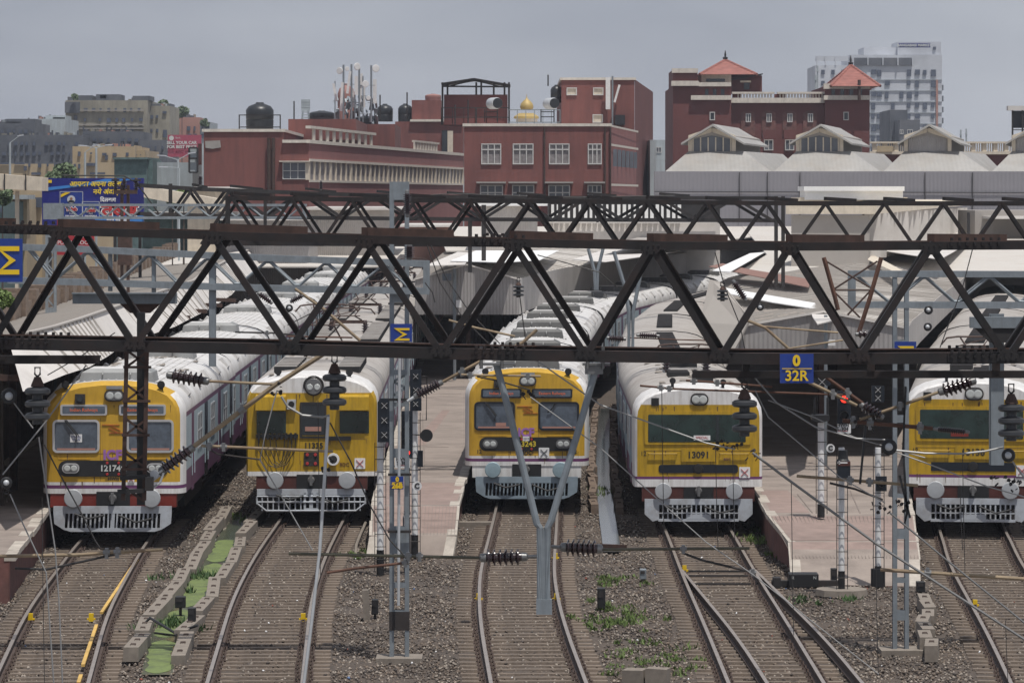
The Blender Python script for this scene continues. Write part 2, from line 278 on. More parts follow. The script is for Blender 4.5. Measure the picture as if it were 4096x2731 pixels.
for i, t in enumerate(TR):
    y0 = 69.0; y1 = [104, 111, 115, 108, 107][i]+4
    root = thing('railway_track', TL[i], 'railway track', (t(80), 80, -.2), 'railway tracks')
    for s in (-1, 1): rail([(t(y)+s*.875, y, 0) for y in np.arange(y0, 150, 1.5)], root)
    y = y0; k = 0
    while y < y1 and k < 98:
        if sl_o is None: o = sl_o = sleeper_mesh().build('sleeper', [M['concrete_sleeper'], M['rust_clip']], root)
        else: o = sl_o.copy(); COL.objects.link(o); o.parent = root
        z = -.008 if (i in (1, 2, 4)) else -.012
        o.location = Vector((t(y)+random.uniform(-.02,.02), y+random.uniform(-.02,.02), z+random.uniform(-.006,.004)))-OFF[root.name]
        o.rotation_euler = (0, 0, heading(t, y)+random.uniform(-.008,.008)); y += .6; k += 1
    if i == 3:
        for s in (-1, 1): rail([(TB(y)+s*.875+(0.0), y, .0015) for y in np.arange(69, 92.5, 1.5)], root, 'switch_rail')
        r = MB()
        for dy in (0, .55): r.beam((t(92.3)-.95, 92.6-dy*2, -.15), (t(92.3)+.95, 92.6-dy*2, -.15), .05, .04)
        r.beam((t(90)-.95, 89.6, -.15), (t(90)+.95, 89.6, -.15), .05, .04); r.build('stretcher_bar', M['steel_dim'], root)
    if i == 0:
        r = MB()
        for a, c in (((556,2235),(412,2450)), ((392,2500),(338,2660)), ((330,2700),(320,2731))):
            r.beam(G(a[0]-6,a[1],-.06), G(c[0]-6,c[1],-.06), .07, .05)
        mat('guard_yellow', (.60,.38,.10), .6, var=.15, dirt=.4); r.build('guard_rail', M['guard_yellow'], root)
# yellow markers on rails
for px, py, nm in ((365,2465,'left running rail of the leftmost track'),(122,2465,'outer rail of the leftmost track'),(1213,2465,'rail nearest the tall lattice mast'),(1915,2385,'left rail of the central track'),(2226,2385,'right rail of the central track'),(2222,2222,'right rail just behind the striped insulator'),(2738,2272,'left rail of the turnout'),(3900,2410,'left rail of the rightmost track')):
    q = MB(); p = G(px, py, -.08); q.box(p.x-.05, p.x+.05, p.y-.04, p.y+.04, p.z-.1, p.z+.07); q.beam(p+Vector((-.09,0,-.05)), p+Vector((.09,0,-.05)), .05, .04)
    tag(q.build('rail_marker', M['sign_yellow']), 'small yellow joint marker on the '+nm, 'track marker', 'yellow rail markers')
# ---------------- platforms ----------------
def platform(name, label, L, R, front, z=.84, ramp=None, joints=True):
    pl = thing(name, label, 'platform', (front[0].x, front[0].y, -.2), 'station platforms')
    b = MB(); n = len(L)
    for i in range(n-1): b.quad(L[i], R[i], R[i+1], L[i+1])
    b.build('paving', M['platform_top'], pl)
    w = MB()
    for E, sg in ((L, 1), (R, -1)):
        for a, c in zip(E[:-1], E[1:]):
            q = [Vector(a), Vector(c), Vector((c.x, c.y, -.25)), Vector((a.x, a.y, -.25))]
            dx = Vector((.12*sg, 0, 0)); w.quad(*(p+(dx if k < 2 else dx) for k, p in enumerate(q)))
    w.quad(L[0]+Vector((.1,.01,0)), R[0]+Vector((-.1,.01,0)), Vector((R[0].x-.1, R[0].y+.01, -.25)), Vector((L[0].x+.1, L[0].y+.01, -.25)))
    w.build('side_wall', M['brick_wall'], pl)
    c = MB()
    for E in (L, R):
        for k, (a, d) in enumerate(zip(E[:-1], E[1:])):
            L_ = (d-a).length; m_ = max(1, int(L_/1.2)); u = (d-a)/m_
            sg = 1 if E is L else -1
            for j in range(m_):
                p = a+u*j; q = a+u*(j+.97); o = Vector((sg*random.uniform(.08,.12), 0, -.055+random.uniform(-.01,.01)))
                c.beam(p+o, q+o, .26, .12)
    c.build('coping', M['platform_edge'], pl)
    return pl
def edge(t, off, ys, z=.84): return [Vector((t(y)+off, y, z)) for y in ys]
ysA = [101,106,112,120,130,145,165,190,220,260]
p0L = [Vector((-15-(y-100)*.03, y, .84)) for y in [86]+ysA]; p0R = [Vector((-11.2,86,.84))]+edge(TR[0], -1.72, ysA)
platform('station_platform', 'dark platform at the left edge beside the ICF train', p0L, p0R, [p0R[0]])
p1L = [G(1470,2225,-.2), G(1484,2140,.30), G(1488,2020,.84)]+edge(TR[1], 1.75, [108,113,120,130,145,165,190,220,260])
p1R = [G(1806,2225,-.2), G(1822,2140,.30), G(1832,2020,.84)]+[Vector((TR[2](p.y)-1.75, p.y, .84)) for p in p1L[3:]]
PL1 = platform('station_platform', 'narrow sunlit platform between the old train and the central train', p1L, p1R, [p1R[0]])
yq = [88.6,92,96,101,106,112,120,130,145,165,190,220]
p2L = [G(3172,2335,-.2), G(3164,2235,.22), G(3158,2165,.5), G(3075,2059,.84)]+edge(TR[3], 1.68, yq[4:]); p2R = [G(3680,2345,-.2), G(3676,2235,.22), G(3668,2165,.5), G(3655,2059,.84)]+edge(TR[4], -1.72, yq[4:])
PL2 = platform('station_platform', 'wide platform with signal posts between the two rightmost trains', p2L, p2R, [p2L[0]])
# paving joints and pinkish tiled fields
def strip(pl, quads, m_, name):
    s = MB()
    for q in quads: s.quad(*[p+Vector((0,0,.004)) for p in q])
    s.build(name, m_, pl)
def lp(a, b_, t): return a+(b_-a)*t
strip(PL1, [(G(1490,2135,.32),G(1818,2135,.32),G(1828,2024,.84),G(1494,2024,.84)), (G(1500,2018,.84),G(1825,2018,.84),G(1852,1930,.84),G(1540,1930,.84)), (G(1770,1640,.84),G(1800,1640,.84),G(1700,1780,.84),G(1640,1780,.84))], M['platform_pink'], 'tile_field')
strip(PL2, [(G(3172,2232,.225),G(3672,2232,.225),G(3664,2167,.495),G(3166,2167,.495)), (G(3166,2161,.515),G(3664,2161,.515),G(3650,2063,.83),G(3085,2063,.83)), (G(3040,1960,.84),G(3150,1960,.84),G(3240,2050,.84),G(3085,2050,.84))], M['platform_pink'], 'tile_field')
mat('joint', (.20,.165,.145), .95, var=.1)
for pl, (A, B, C_, D_), n in ((PL1, (G(1490,2135,.33),G(1818,2135,.33),G(1828,2024,.845),G(1494,2024,.845)), 24), (PL2, (G(3172,2232,.235),G(3672,2232,.235),G(3660,2063,.84),G(3085,2063,.84)), 36)):
    j = MB()
    for k in range(n+1): t_ = k/n; j.beam(A.lerp(B, t_)+Vector((0,0,.006)), D_.lerp(C_, t_)+Vector((0,0,.006)), .010, .006)
    for t_ in (.25,.5,.75): j.beam(A.lerp(D_, t_)+Vector((0,0,.006)), B.lerp(C_, t_)+Vector((0,0,.006)), .014, .006)
    j.build('paving_joint', M['joint'], pl)
j = MB()
for a, c in (((1690,1575),(1845,1575)),((1700,1785),(1795,1788)),((1700,1880),(1840,1875)),((1690,1660),(1700,1880))): j.beam(G(*a,.848), G(*c,.848), .025, .006)
for a, c in (((3030,1905),(3620,1905)),((3190,1975),(3250,2050)),((3400,1960),(3440,2050))): j.beam(G(*a,.848), G(*c,.848), .03, .006)
tag(j.build('expansion_joint', M['joint'], PL2))
# ---------------- drains ----------------
def drain(name, label, D, m_, w, z):
    root = thing(name, label, 'drain', (D[-1].x, D[-1].y, -.2))
    b = MB()
    for a, c in zip(D[:-1], D[1:]): b.quad((a.x-w,a.y,z),(a.x+w,a.y,z),(c.x+w,c.y,z),(c.x-w,c.y,z))
    b.build('water_surface', m_, root); return root
AD = drain('algae_drain', 'open drain of bright green algae between the two left tracks', D1, M['murky'], .30, -.20)
b = MB(); PTS = [D1[2].lerp(D1[1], .5)]+D1[2:]
ct = []
for a, c in zip(PTS[:-1], PTS[1:]): ct += [a.lerp(c, k/14) for k in range(14)]
wl_ = lambda q: .235+.03*math.sin(q*.35)+.02*math.sin(q*1.3+1)+random.uniform(-.015,.015)
for g0, g1 in ((0,26),(27,58),(60,84),(86,len(ct)-1)):
    E = [(ct[q].x-wl_(q)*min(1,(q-g0+.4)/2,(g1-q+.4)/2), ct[q].y, -.196) for q in range(g0, g1+1)]+[(ct[q].x+wl_(q+9)*min(1,(q-g0+.4)/2,(g1-q+.4)/2), ct[q].y, -.196) for q in range(g1, g0-1, -1)]
    n_ = g1-g0+1
    for i in range(n_-1): b.quad(E[i], E[2*n_-1-i], E[2*n_-2-i], E[i+1])
b.build('algae_film', M['algae'], AD)
drain('wet_drain', 'narrow drain of shallow grey water between the central and right tracks', D2, M['drain_water'], .23, -.178)
def block(w, l, h, loops=3, m_='kerb'):
    s = MB(); s.box(-w/2, w/2, -l/2, l/2, -.12, h); s.c = 1
    for k in range(loops):
        y = (k+.5)/loops*l-l/2
        for d in (-.045, 0, .045): s.tube([(-.05,y+d*2.2,h-.01),(-.045,y+d*2.2,h+.02),(.045,y+d*2.2,h+.02),(.05,y+d*2.2,h-.01)], .008, 4)
    return s
ORD = 'farthest|second farthest|third farthest|fourth farthest|fifth farthest|sixth farthest|seventh farthest|eighth farthest|ninth farthest|tenth farthest|eleventh farthest|twelfth farthest|thirteenth farthest|fourteenth farthest|fifteenth farthest|sixteenth farthest|seventeenth farthest|eighteenth farthest|nineteenth farthest|twentieth farthest'.split('|')
def kerbs(D, off, w, l, h, name, label, m_, proto=None, loops=3, jit=.03, lab=None):
    pts = [Vector(p) for p in D]; seg = [(b_-a).length for a, b_ in zip(pts[:-1], pts[1:])]; T = sum(seg); n = min(int(T/l), 20); out = []
    for k in range(n):
        s = (k+.5)*l; i = 0
        while i < len(seg)-1 and s > seg[i]: s -= seg[i]; i += 1
        d = (pts[i+1]-pts[i]).normalized(); p = pts[i]+d*s; nrm = Vector((-d.y, d.x, 0))
        if nrm.x < 0: nrm = -nrm
        if proto is None: o = proto = block(w, l*.96, h, loops).build(name, [m_, M['rust_clip']])
        else: o = proto.copy(); COL.objects.link(o)
        o.location = p+nrm*off+Vector((random.uniform(-jit,jit), 0, random.uniform(-.05,.03)-.1)); o.rotation_euler = (random.uniform(-.03,.03), random.uniform(-.04,.04), math.atan2(-d.x, d.y)+random.uniform(-.05,.05))
        tag(o, label if n > 34 or k >= len(ORD) else ORD[k]+' '+label, 'kerb block', lab or label)
        out.append(o)
    return proto
kerbs(D1, -.45, .30, 3.4, .16, 'kerb_block', 'looped concrete kerb block on left bank of the green drain', M['kerb'], lab='kerb blocks left of the green drain')
kerbs(D1, .45, .28, 3.8, .12, 'kerb_block', 'looped concrete kerb block on right bank of the green drain', M['kerb'], lab='kerb blocks right of the green drain')
kerbs(D2, -.37, .22, 2.7, .16, 'kerb_block', 'small brown kerb block on left bank of the wet grey drain', M['kerb_brick'], loops=1, lab='kerb blocks left of the wet drain')
kerbs(D2, .38, .22, 2.7, .16, 'kerb_block', 'small brown kerb block on right bank of the wet grey drain', M['kerb_brick'], loops=1, lab='kerb blocks right of the wet drain')
kerbs([G(*p) for p in ((3685,2385),(3712,2450),(3690,2500),(3712,2560),(3735,2640))], 0, .26, 1.5, .2, 'kerb_block', 'hollow concrete block lying in the crooked row beside the right track', M['kerb'], loops=1, jit=.06, lab='crooked row of concrete blocks')
kerbs([G(*p) for p in ((2500,2690),(2760,2700))], 0, .34, .42, .22, 'kerb_block', 'weathered block standing at the bottom edge between two tracks', M['kerb'], loops=0, jit=.03, lab='blocks at the bottom edge')
b = MB(); a, c = G(2405,2182,-.12), G(2505,2186,-.12); b.beam(a, c, .1, .1); tag(b.build('drain_end_bar', M['steel_brown']), 'rusty bar across the near end of the wet drain', 'steel bar')
# weeds
def tuft(name, label, cx, cy, rx, ry, n, h, m_, group=None, z=-.19, kind='stuff'):
    s = MB(); cl = [(cx+random.gauss(0,rx*.6), cy+random.gauss(0,ry*.7), random.uniform(.04,.2)) for _ in range(max(4, n//45))]
    for _ in range(int(n*.55)):
        c0 = random.choice(cl); x = random.gauss(c0[0], c0[2]*.8); y = random.gauss(c0[1], c0[2]*1.6); t = random.uniform(0,6.28); hh = h*random.uniform(.3,1); wd = random.uniform(.012,.035)
        dx, dy = math.cos(t)*wd, math.sin(t)*wd; lx, ly = random.uniform(-.5,.5)*hh, random.uniform(-.5,.5)*hh
        s.quad((x-dx,y-dy,z),(x+dx,y+dy,z),(x+lx+dx*.4,y+ly+dy*.4,z+hh*.7),(x+lx*1.4,y+ly*1.4,z+hh))
    return tag(s.build(name, m_), label, kind=kind)
for q in ((2450,2430,.75,2.0,1500,.12,'leaf','low green grass beside the central track'), (2440,2290,.5,1.2,500,.12,'leaf','thin grass at the end of the wet drain'), (3045,2130,.5,1.2,500,.2,'leaf','weeds against the right platform wall'), (3100,2190,.25,.5,150,.15,'leaf','small weed on the ballast by the platform'),
          (700,2300,.5,2.0,450,.2,'leaf_dark','weeds growing in the green drain'), (650,2470,.6,1.3,450,.2,'leaf_dark','dark weeds at the broken drain kerb'), (2650,2600,1.2,3,1300,.1,'leaf','sparse grass at the bottom of the yard'), (2395,1930,.12,3,200,.14,'leaf','weeds on the brown kerb beside the wet drain'), (1460,2185,.5,1.0,450,.12,'leaf','weeds at the foot of the central platform'), (3250,2370,.7,.8,300,.15,'leaf_dark','weeds beside the point machine'), (960,2040,.3,1.2,250,.16,'leaf','weeds at the head of the green drain'), (1060,2330,.05,.05,1,.01,'leaf_dark','')):
    if q[7]: p = G(q[0], q[1]); tuft('weeds', q[7], p.x, p.y, q[2], q[3], q[4], q[5], M[q[6]])
# ---------------- trains ----------------
# local space of a coach: x across, y backwards from its front, z up from rail top
ZL = [1.20,1.27,1.33,1.42,1.50,1.75,2.3,3.10,3.22,3.40,3.58,3.74,3.86,3.95,4.01]
def hwz(z):
    return float(np.interp(z, [.95,3.22,3.40,3.58,3.74,3.86,3.95,4.01], [1.80,1.80,1.775,1.69,1.53,1.28,.92,.35]))
def ring(y, s=1.0, ds=0.0, zt=1.0, dz=0.0):
    pts = []
    for z in ZL:
        zz = 1.2+(z-1.2)*zt; pts.append((-hwz(z)*s+ds, y, zz))
    return pts
def loft(b, secs, colour, cap0=None, cap1=True):
    R = []
    for s in secs:
        L = ring(*s); R.append(L+[(-x, y, z) for x, y, z in reversed(L)])
    n = len(R[0]); nl = len(ZL); v0 = len(b.v)
    for r in R: b.v += r
    for j in range(len(R)-1):
        for i in range(n-1):
            k = i if i < nl-1 else (n-2-i); b.f.append((v0+j*n+i, v0+j*n+i+1, v0+(j+1)*n+i+1, v0+(j+1)*n+i)); b.m.append(colour(k, j))
        b.f.append((v0+j*n+n-1, v0+j*n, v0+(j+1)*n, v0+(j+1)*n+n-1)); b.m.append(0)
    for j, on in ((0, cap0), (len(R)-1, cap1)):
        if on is None or on is False: continue
        for i in range(nl-1):
            a, c, d, e = v0+j*n+i, v0+j*n+n-1-i, v0+j*n+n-2-i, v0+j*n+i+1
            b.f.append((a, c, d, e) if j == 0 else (e, d, c, a)); b.m.append(on(i) if callable(on) else 0)
def rrect(cx, cz, w, h, r, y, n=5):
    p = []
    for k, (sx, sz) in enumerate(((1,1),(-1,1),(-1,-1),(1,-1))):
        for j in range(n+1):
            a = (k+j/n)*math.pi/2; p.append((cx+sx*(w/2-r)+r*math.cos(a), y, cz+sz*(h/2-r)+r*math.sin(a)))
    return p
def plate(parent, name, cx, cz, w, h, r, y, d, m_):
    b = MB(); b.prism(rrect(cx, cz, w, h, r, y-d), (0, d, 0)); return b.build(name, m_, parent)
def frame(parent, name, cx, cz, w, h, r, y, d, t, m_):
    b = MB(); o = rrect(cx, cz, w, h, r, y-d); i = rrect(cx, cz, w-2*t, h-2*t, max(r-t,.01), y-d); n = len(o)
    V = o+i+[(x, y, z) for x, _, z in o]+[(x, y, z) for x, _, z in i]
    Fc = []
    for k in range(n):
        k2 = (k+1) % n; Fc += [(k, k2, n+k2, n+k), (2*n+k, k, n*0+k, 2*n+k2) if 0 else (2*n+k, 2*n+k2, k2, k), (n+k, n+k2, 3*n+k2, 3*n+k)]
    b.add(V, Fc); return b.build(name, m_, parent)
def disc(b, x, y, z, r, d, n=20): b.lathe((x, y, z), (0,-1,0), [(0, r), (d*.7, r), (d, r*.93)], n)
mat('hood_dark', (.10,.10,.098), .6, var=.2, dirt=.5); LCO = 20.6; GAP = .75
def side_items(body, old, sides, near):
    """doors and windows of one coach, as children of its body"""
    doors = [2.3, 7.0, 12.4, 17.6]; wins = [(4.4, 2), (9.4, 2), (14.7, 2), (19.4, 1)]
    if old: doors = [2.4, 7.6, 13.0, 18.2]; wins = [(4.6, 3), (10.0, 3), (15.2, 3)]
    for sg in sides:
        for k, y in enumerate(doors):
            b = MB(); wd = 1.15 if k else .75; X = sg*1.806
            b.box(min(X, X-sg*.02), max(X, X-sg*.02), y, y+wd, 1.12, 3.1); b.c = 1
            for yy in (y-.05, y+wd+.05): b.beam((X+sg*.015, yy, 1.5), (X+sg*.015, yy, 2.2), .02, .02)
            b.build('side_door', [M['glass_dark'] if k % 2 else M['side_purple'], M['side_blue']], body)
        for y, nw in wins:
            for q in range(nw):
                yy = y+q*.82; b = MB(); X = sg*1.806; w_ = .66
                b.beam((X, yy, 2.05), (X, yy, 2.92), .03, .05); b.beam((X, yy+w_, 2.05), (X, yy+w_, 2.92), .03, .05)
                b.beam((X, yy, 2.05), (X, yy+w_, 2.05), .03, .05); b.beam((X, yy, 2.92), (X, yy+w_, 2.92), .03, .05); b.beam((X, yy, 2.5), (X, yy+w_, 2.5), .03, .03)
                b.c = 1; b.box(min(X-sg*.002, X+sg*.004), max(X-sg*.002, X+sg*.004), yy, yy+w_, 2.05, 2.92); b.build('side_window', [M['silver'], M['glass_cab'] if not old else M['glass_dark']], body)
def coach_body(parent, mats, front_secs, nosecol, name='coach', sidecol=None):
    b = MB(); scol = sidecol or (lambda k, j: (3 if k <= 4 else (3 if k == 7 else (2 if k < 8 else 1))))
    y0 = front_secs[-1][0] if front_secs else 0.0
    if front_secs:
        loft(b, front_secs, lambda k, j: nosecol(k, j), cap0=lambda i: nosecol(i, -1), cap1=None)
    secs = [(y0, 1.0), (10,), (LCO-.25, 1.0), (LCO, .985)] if front_secs else [(0, .985), (.25, 1.0), (10,), (LCO-.25, 1.0), (LCO, .985)]
    loft(b, secs, scol, cap0=None if front_secs else (lambda i: 4), cap1=True)
    return b
def hood(parent, y, w=1.9, l=1.5, h=.36, m_='hood_grey', x=0):
    b = MB(); z = 3.93
    V = [(x-w/2,y,z),(x+w/2,y,z),(x+w/2,y+l,z),(x-w/2,y+l,z),(x-w/2+.25,y+.12,z+h),(x+w/2-.25,y+.12,z+h),(x+w/2-.25,y+l-.12,z+h),(x-w/2+.25,y+l-.12,z+h),(x-w/2+.05,y+.03,z+h*.72),(x+w/2-.05,y+.03,z+h*.72),(x+w/2-.05,y+l-.03,z+h*.72),(x-w/2+.05,y+l-.03,z+h*.72)]
    b.add(V, [(0,1,9,8),(8,9,5,4),(1,2,10,9),(9,10,6,5),(2,3,11,10),(10,11,7,6),(3,0,8,11),(11,8,4,7)]); b.c = 1; b.add(V, [(4,5,6,7)]); b.c = 2
    b.box(x-w/2-.12, x+w/2+.12, y-.06, y-.02, z-.03, z+.03)
    for q in (-.35, .35): b.tube([(x+q, y+.02, z+h*.8), (x+q, y-.04, z+h*.6), (x+q, y+.01, z+h*.45)], .018, 5)
    b.build('roof_unit', [M[m_], M['roof_white'], M['hood_grey']], parent)
def ribs(parent, m_='roof_white', y0=.6, n=11):
    b = MB()
    for k in range(n):
        x = -1.0+2.0*k/(n-1); z = float(np.interp(abs(x), [.35,.92,1.28], [4.01,3.95,3.86]))
        b.box(x-.016, x+.016, y0, LCO-.4, z-.03, z+.018)
    b.build('roof_rib', M[m_], parent)
    b = MB()
    for sg in (-1, 1):
        for k in range(5):
            y = 2.2+k*3.9; b.add([(sg*1.45,y,3.80),(sg*1.70,y,3.52),(sg*1.72,y+.55,3.52),(sg*1.47,y+.55,3.80),(sg*1.56,y,3.86),(sg*1.76,y,3.60),(sg*1.76,y+.5,3.60),(sg*1.56,y+.5,3.86)], [(4,5,6,7),(0,1,5,4),(1,2,6,5),(3,0,4,7),(2,3,7,6)])
    b.build('roof_scoop', M[m_], parent)
def vents(parent, rows, y0, y1, step, w=.6, tall=.13, dark=False):
    for x in rows:
        for k, y in enumerate(np.arange(y0, y1, step)):
            b = MB(); z = 3.99 if abs(x) < .5 else 3.93; h = w/2; xx = x
            b.box(xx-h, xx+h, y+.03, y+step*.40, z+tall, z+tall+.02); b.c = 1
            b.box(xx-h*.94, xx+h*.94, y, y+step*.42, z-.03, z+tall-.001)
            for sx in (-1, 1): b.box(xx+sx*h-.015, xx+sx*h+.015, y, y+.03, z-.03, z+tall); b.box(xx+sx*h-.015, xx+sx*h+.015, y+step*.38, y+step*.42, z-.03, z+tall)
            b.build('roof_vent', [M['steel_dim'] if dark else M['roof_grey'], M['black']], parent)
def insulator(b, a, c, r, n, core=.4, capm=None):
    """ribbed insulator between a and c, n sheds; uses material slot 0 for sheds, 1 for caps"""
    a = Vector(a); c = Vector(c); L = (c-a).length; s = b.c; pr = [(0.12*L, r*core)]
    for k in range(n):
        t0 = (.14+.72*k/n)*L; st = .72*L/n; pr += [(t0, r*core), (t0+st*.35, r), (t0+st*.55, r*.98), (t0+st*.62, r*core*1.1)]
    pr += [(.88*L, r*core)]; b.c = 0; b.lathe(a, c-a, pr, 14); b.c = 1
    b.lathe(a, c-a, [(0, r*.25), (.03*L, r*.5), (.13*L, r*.55), (.14*L, r*.4)], 10); b.lathe(a, c-a, [(.86*L, r*.4), (.87*L, r*.55), (.97*L, r*.5), (L, r*.25)], 10); b.c = s
def pantograph(parent, y, up=.9):
    p = MB(); z = 4.0
    for sx in (-.6, .6):
        for dy in (0, 1.6): insulator(p, (sx, y+dy, z-.02), (sx, y+dy, z+.34), .11, 3)
    p.c = 1
    for sx in (-.6, .6): p.beam((sx, y-.1, z+.36), (sx, y+1.7, z+.36), .06, .06)
    p.beam((-.6, y, z+.36), (.6, y, z+.36), .06, .06); p.beam((-.6, y+1.6, z+.36), (.6, y+1.6, z+.36), .06, .06)
    for sx in (-.5, .5): p.tube([(sx*.9, y+1.5, z+.4), (sx*.5, y-.2, z+.4+up*.5), (sx*.8, y+.9, z+.4+up)], .028, 6)
    p.tube([(-.45, y-.2, z+.4+up*.5), (.45, y-.2, z+.4+up*.5)], .02, 6); p.tube([(-.45, y-.2, z+.4+up*.5), (.4, y+.9, z+.4+up)], .015, 5)
    for dy in (.8, 1.05): p.tube([(-.95, y+dy, z+.22+up), (-.8, y+dy, z+.40+up), (-.5, y+dy, z+.44+up), (.5, y+dy, z+.44+up), (.8, y+dy, z+.40+up), (.95, y+dy, z+.22+up)], .025, 6)
    p.build('pantograph', [M['porcelain'], M['steel_brown']], parent)
def horn(parent, x, y, z, s=.1, lab='horn'):
    b = MB(); b.lathe((x, y+.25, z), (0,-1,0), [(0,.04),(.12,.045),(.24,s*.8),(.28,s)], 14); b.box(x-.04, x+.04, y+.08, y+.2, z-.2, z-.05); b.c = 1; b.lathe((x, y-.032, z), (0,-1,0), [(0, s*.8), (.004, s*.78)], 14)
    b.build(lab, [M['steel_dim'], M['black']], parent)
def headlamp(parent, x, z, w, h, y, single=False, m1='steel_dim', name='headlight'):
    b = MB(); b.prism(rrect(x, z, w, h, h*.48, y-.07), (0, .07, 0)); b.c = 1
    b.prism(rrect(x, z, w*.86, h*.78, h*.36, y-.078), (0, .012, 0)); b.c = 2
    r = h*.33
    for q in ((0,) if single else (-w*.2, w*.2)): b.lathe((x+q, y-.078, z), (0,-1,0), [(0, r), (.012, r), (.02, r*.7)], 14)
    b.build(name, [M[m1], M['fitting'], M['lamp_glass']], parent)
def buffers(parent, m_, zb=1.1):
    for s in (-1, 1):
        b = MB(); b.lathe((s*.978, .3, zb), (0,-1,0), [(0,.13),(.52,.11),(.53,.225),(.565,.232),(.585,.215),(.592,.1)], 24); b.build('buffer', M[m_], parent)
def coupler(parent, zb=1.1):
    b = MB(); b.lathe((0, .3, zb), (0,-1,0), [(0,.06),(.35,.06),(.42,.10),(.5,.10),(.56,.07)], 14); b.box(-.035,.035,-.3,-.2,zb-.14,zb+.14); b.build('coupler', M['fitting'], parent)
def cowcatcher(parent, m_, hw=1.48, z0=.26, z1=.90, style=0, wb=1.05):
    b = MB(); y = -.18; d = .05; zm = z0+(z1-z0)*.62
    if style == 0:
        b.prism([(-hw,y,zm+.06),(hw,y,zm+.06),(hw,y,z1),(-hw,y,z1)], (0,d,0))
        for s in (-1, 1): b.prism([(s*hw,y,zm+.06),(s*(hw-.26),y,zm+.06),(s*(hw-.26),y,z0+.05),(s*(hw-.02),y,z0+.2)][::s], (0,d,0)); b.prism([(s*(hw-.02),y+.001,z0+.2),(s*(hw-.26),y+.001,z0+.05),(s*wb,y+.001,z0)][::s], (0,d,0))
        b.prism([(-hw+.26,y,z0+.05),(-wb,y,z0),(wb,y,z0),(hw-.26,y,z0+.05),(hw-.26,y,z0+.09),(-hw+.26,y,z0+.09)], (0,d,0))
        n = 22; W = hw-.27
        for k in range(n+1):
            x = -W+2*W*k/n; wd = .02 if k != n//2 else .05; b.prism([(x-wd-.01,y+.004,z0+.08),(x+wd-.01,y+.004,z0+.08),(x+wd+.01,y+.004,zm+.07),(x-wd+.01,y+.004,zm+.07)], (0,d-.01,0))
    else:
        b.prism([(-hw,y,z1-.16),(hw,y,z1-.16),(hw,y,z1),(-hw,y,z1)], (0,d,0))
        if style == 1:
            for s in (-1, 1): b.prism([(s*hw,y,z1-.16),(s*(hw-.38),y,z1-.16),(s*(hw-.38),y,z0+.04),(s*(hw-.22),y,z0),(s*hw,y,z0+.2)][::s], (0,d,0))
            b.prism([(-hw+.38,y,z0-.0),(hw-.38,y,z0),(hw-.38,y,z0+.07),(-hw+.38,y,z0+.07)], (0,d,0)); b.box(-hw+.38, hw-.38, y+.003, y+d-.005, (z0+z1-.16)/2-.015, (z0+z1-.16)/2+.015)
            b.box(-.33,.33,y-.003,y+d,z0+.06,z0+.2); n = 17; W = hw-.38
            for k in range(n+1): x = -W+2*W*k/n; b.box(x-.02,x+.02,y+.005,y+d-.01,z0+.04,z1-.15)
        else:
            for zz in (z1-.2, (z0+z1)/2-.05): b.tube([(-hw,y,zz),(hw,y,zz)], .025, 8)
            b.tube([(-hw,y,z1-.2),(-hw,y,z0+.22),(-hw+.25,y,z0+.02),(hw-.25,y,z0+.02),(hw,y,z0+.22),(hw,y,z1-.2)], .028, 8)
            for k in range(9):
                for s in (-1, 1): x = s*(.28+k*.15); b.tube([(x,y,z1-.2),(x,y,z0+.02+(.18 if k == 8 else 0))], .02, 6)
            b.box(-.2,-.14,y,y+d,z0,z1-.1); b.box(.14,.2,y,y+d,z0,z1-.1); b.box(-.05,.05,y,y+d,z0,z1-.1); b.box(-.2,.2,y-.003,y+d,z0,z0+.09)
    o = b.build('cowcatcher', M[m_], parent)
    h = MB(); h.tube([(-.95,y-.06,z0+.46),(-.6,y-.08,z0+.33),(-.2,y-.06,z0+.42)], .028, 6); h.tube([(.15,y-.06,z0+.42),(.6,y-.08,z0+.24),(1.0,y-.06,z0+.34)], .028, 6); h.build('hose', M['rubber'], o)
def xplate(parent, x, z, s=.29, red=True):
    p = plate(parent, 'cross_plate', x, z, s, s, .02, -.005, .02, M['white_paint']); b = MB()
    for k in (-1, 1): b.beam((x-s*.33, -.032, z-k*s*.33), (x+s*.33, -.032, z+k*s*.33), .012, s*.09, up=(0,-1,0.001))
    b.build('cross_mark', M['red_paint'] if red else M['letter_black'], p)
def underframe(parent, front=False):
    b = MB(); b.box(-1.45, 1.45, .5 if front else .2, LCO-.2, .82, 1.21)
    for y in (3.2, 16.4):
        b.box(-1.1, 1.1, y-1.4, y+1.4, .45, .7)
        for dy in (-1.3, 1.3):
            for s in (-1, 1): b.lathe((s*.83, y+dy, .46), (s,0,0), [(0,.46),(.12,.46)], 16)
    b.box(-1.3, 1.3, 6.5, 12.5, .35, .8); b.build('underframe', M['black'], parent)
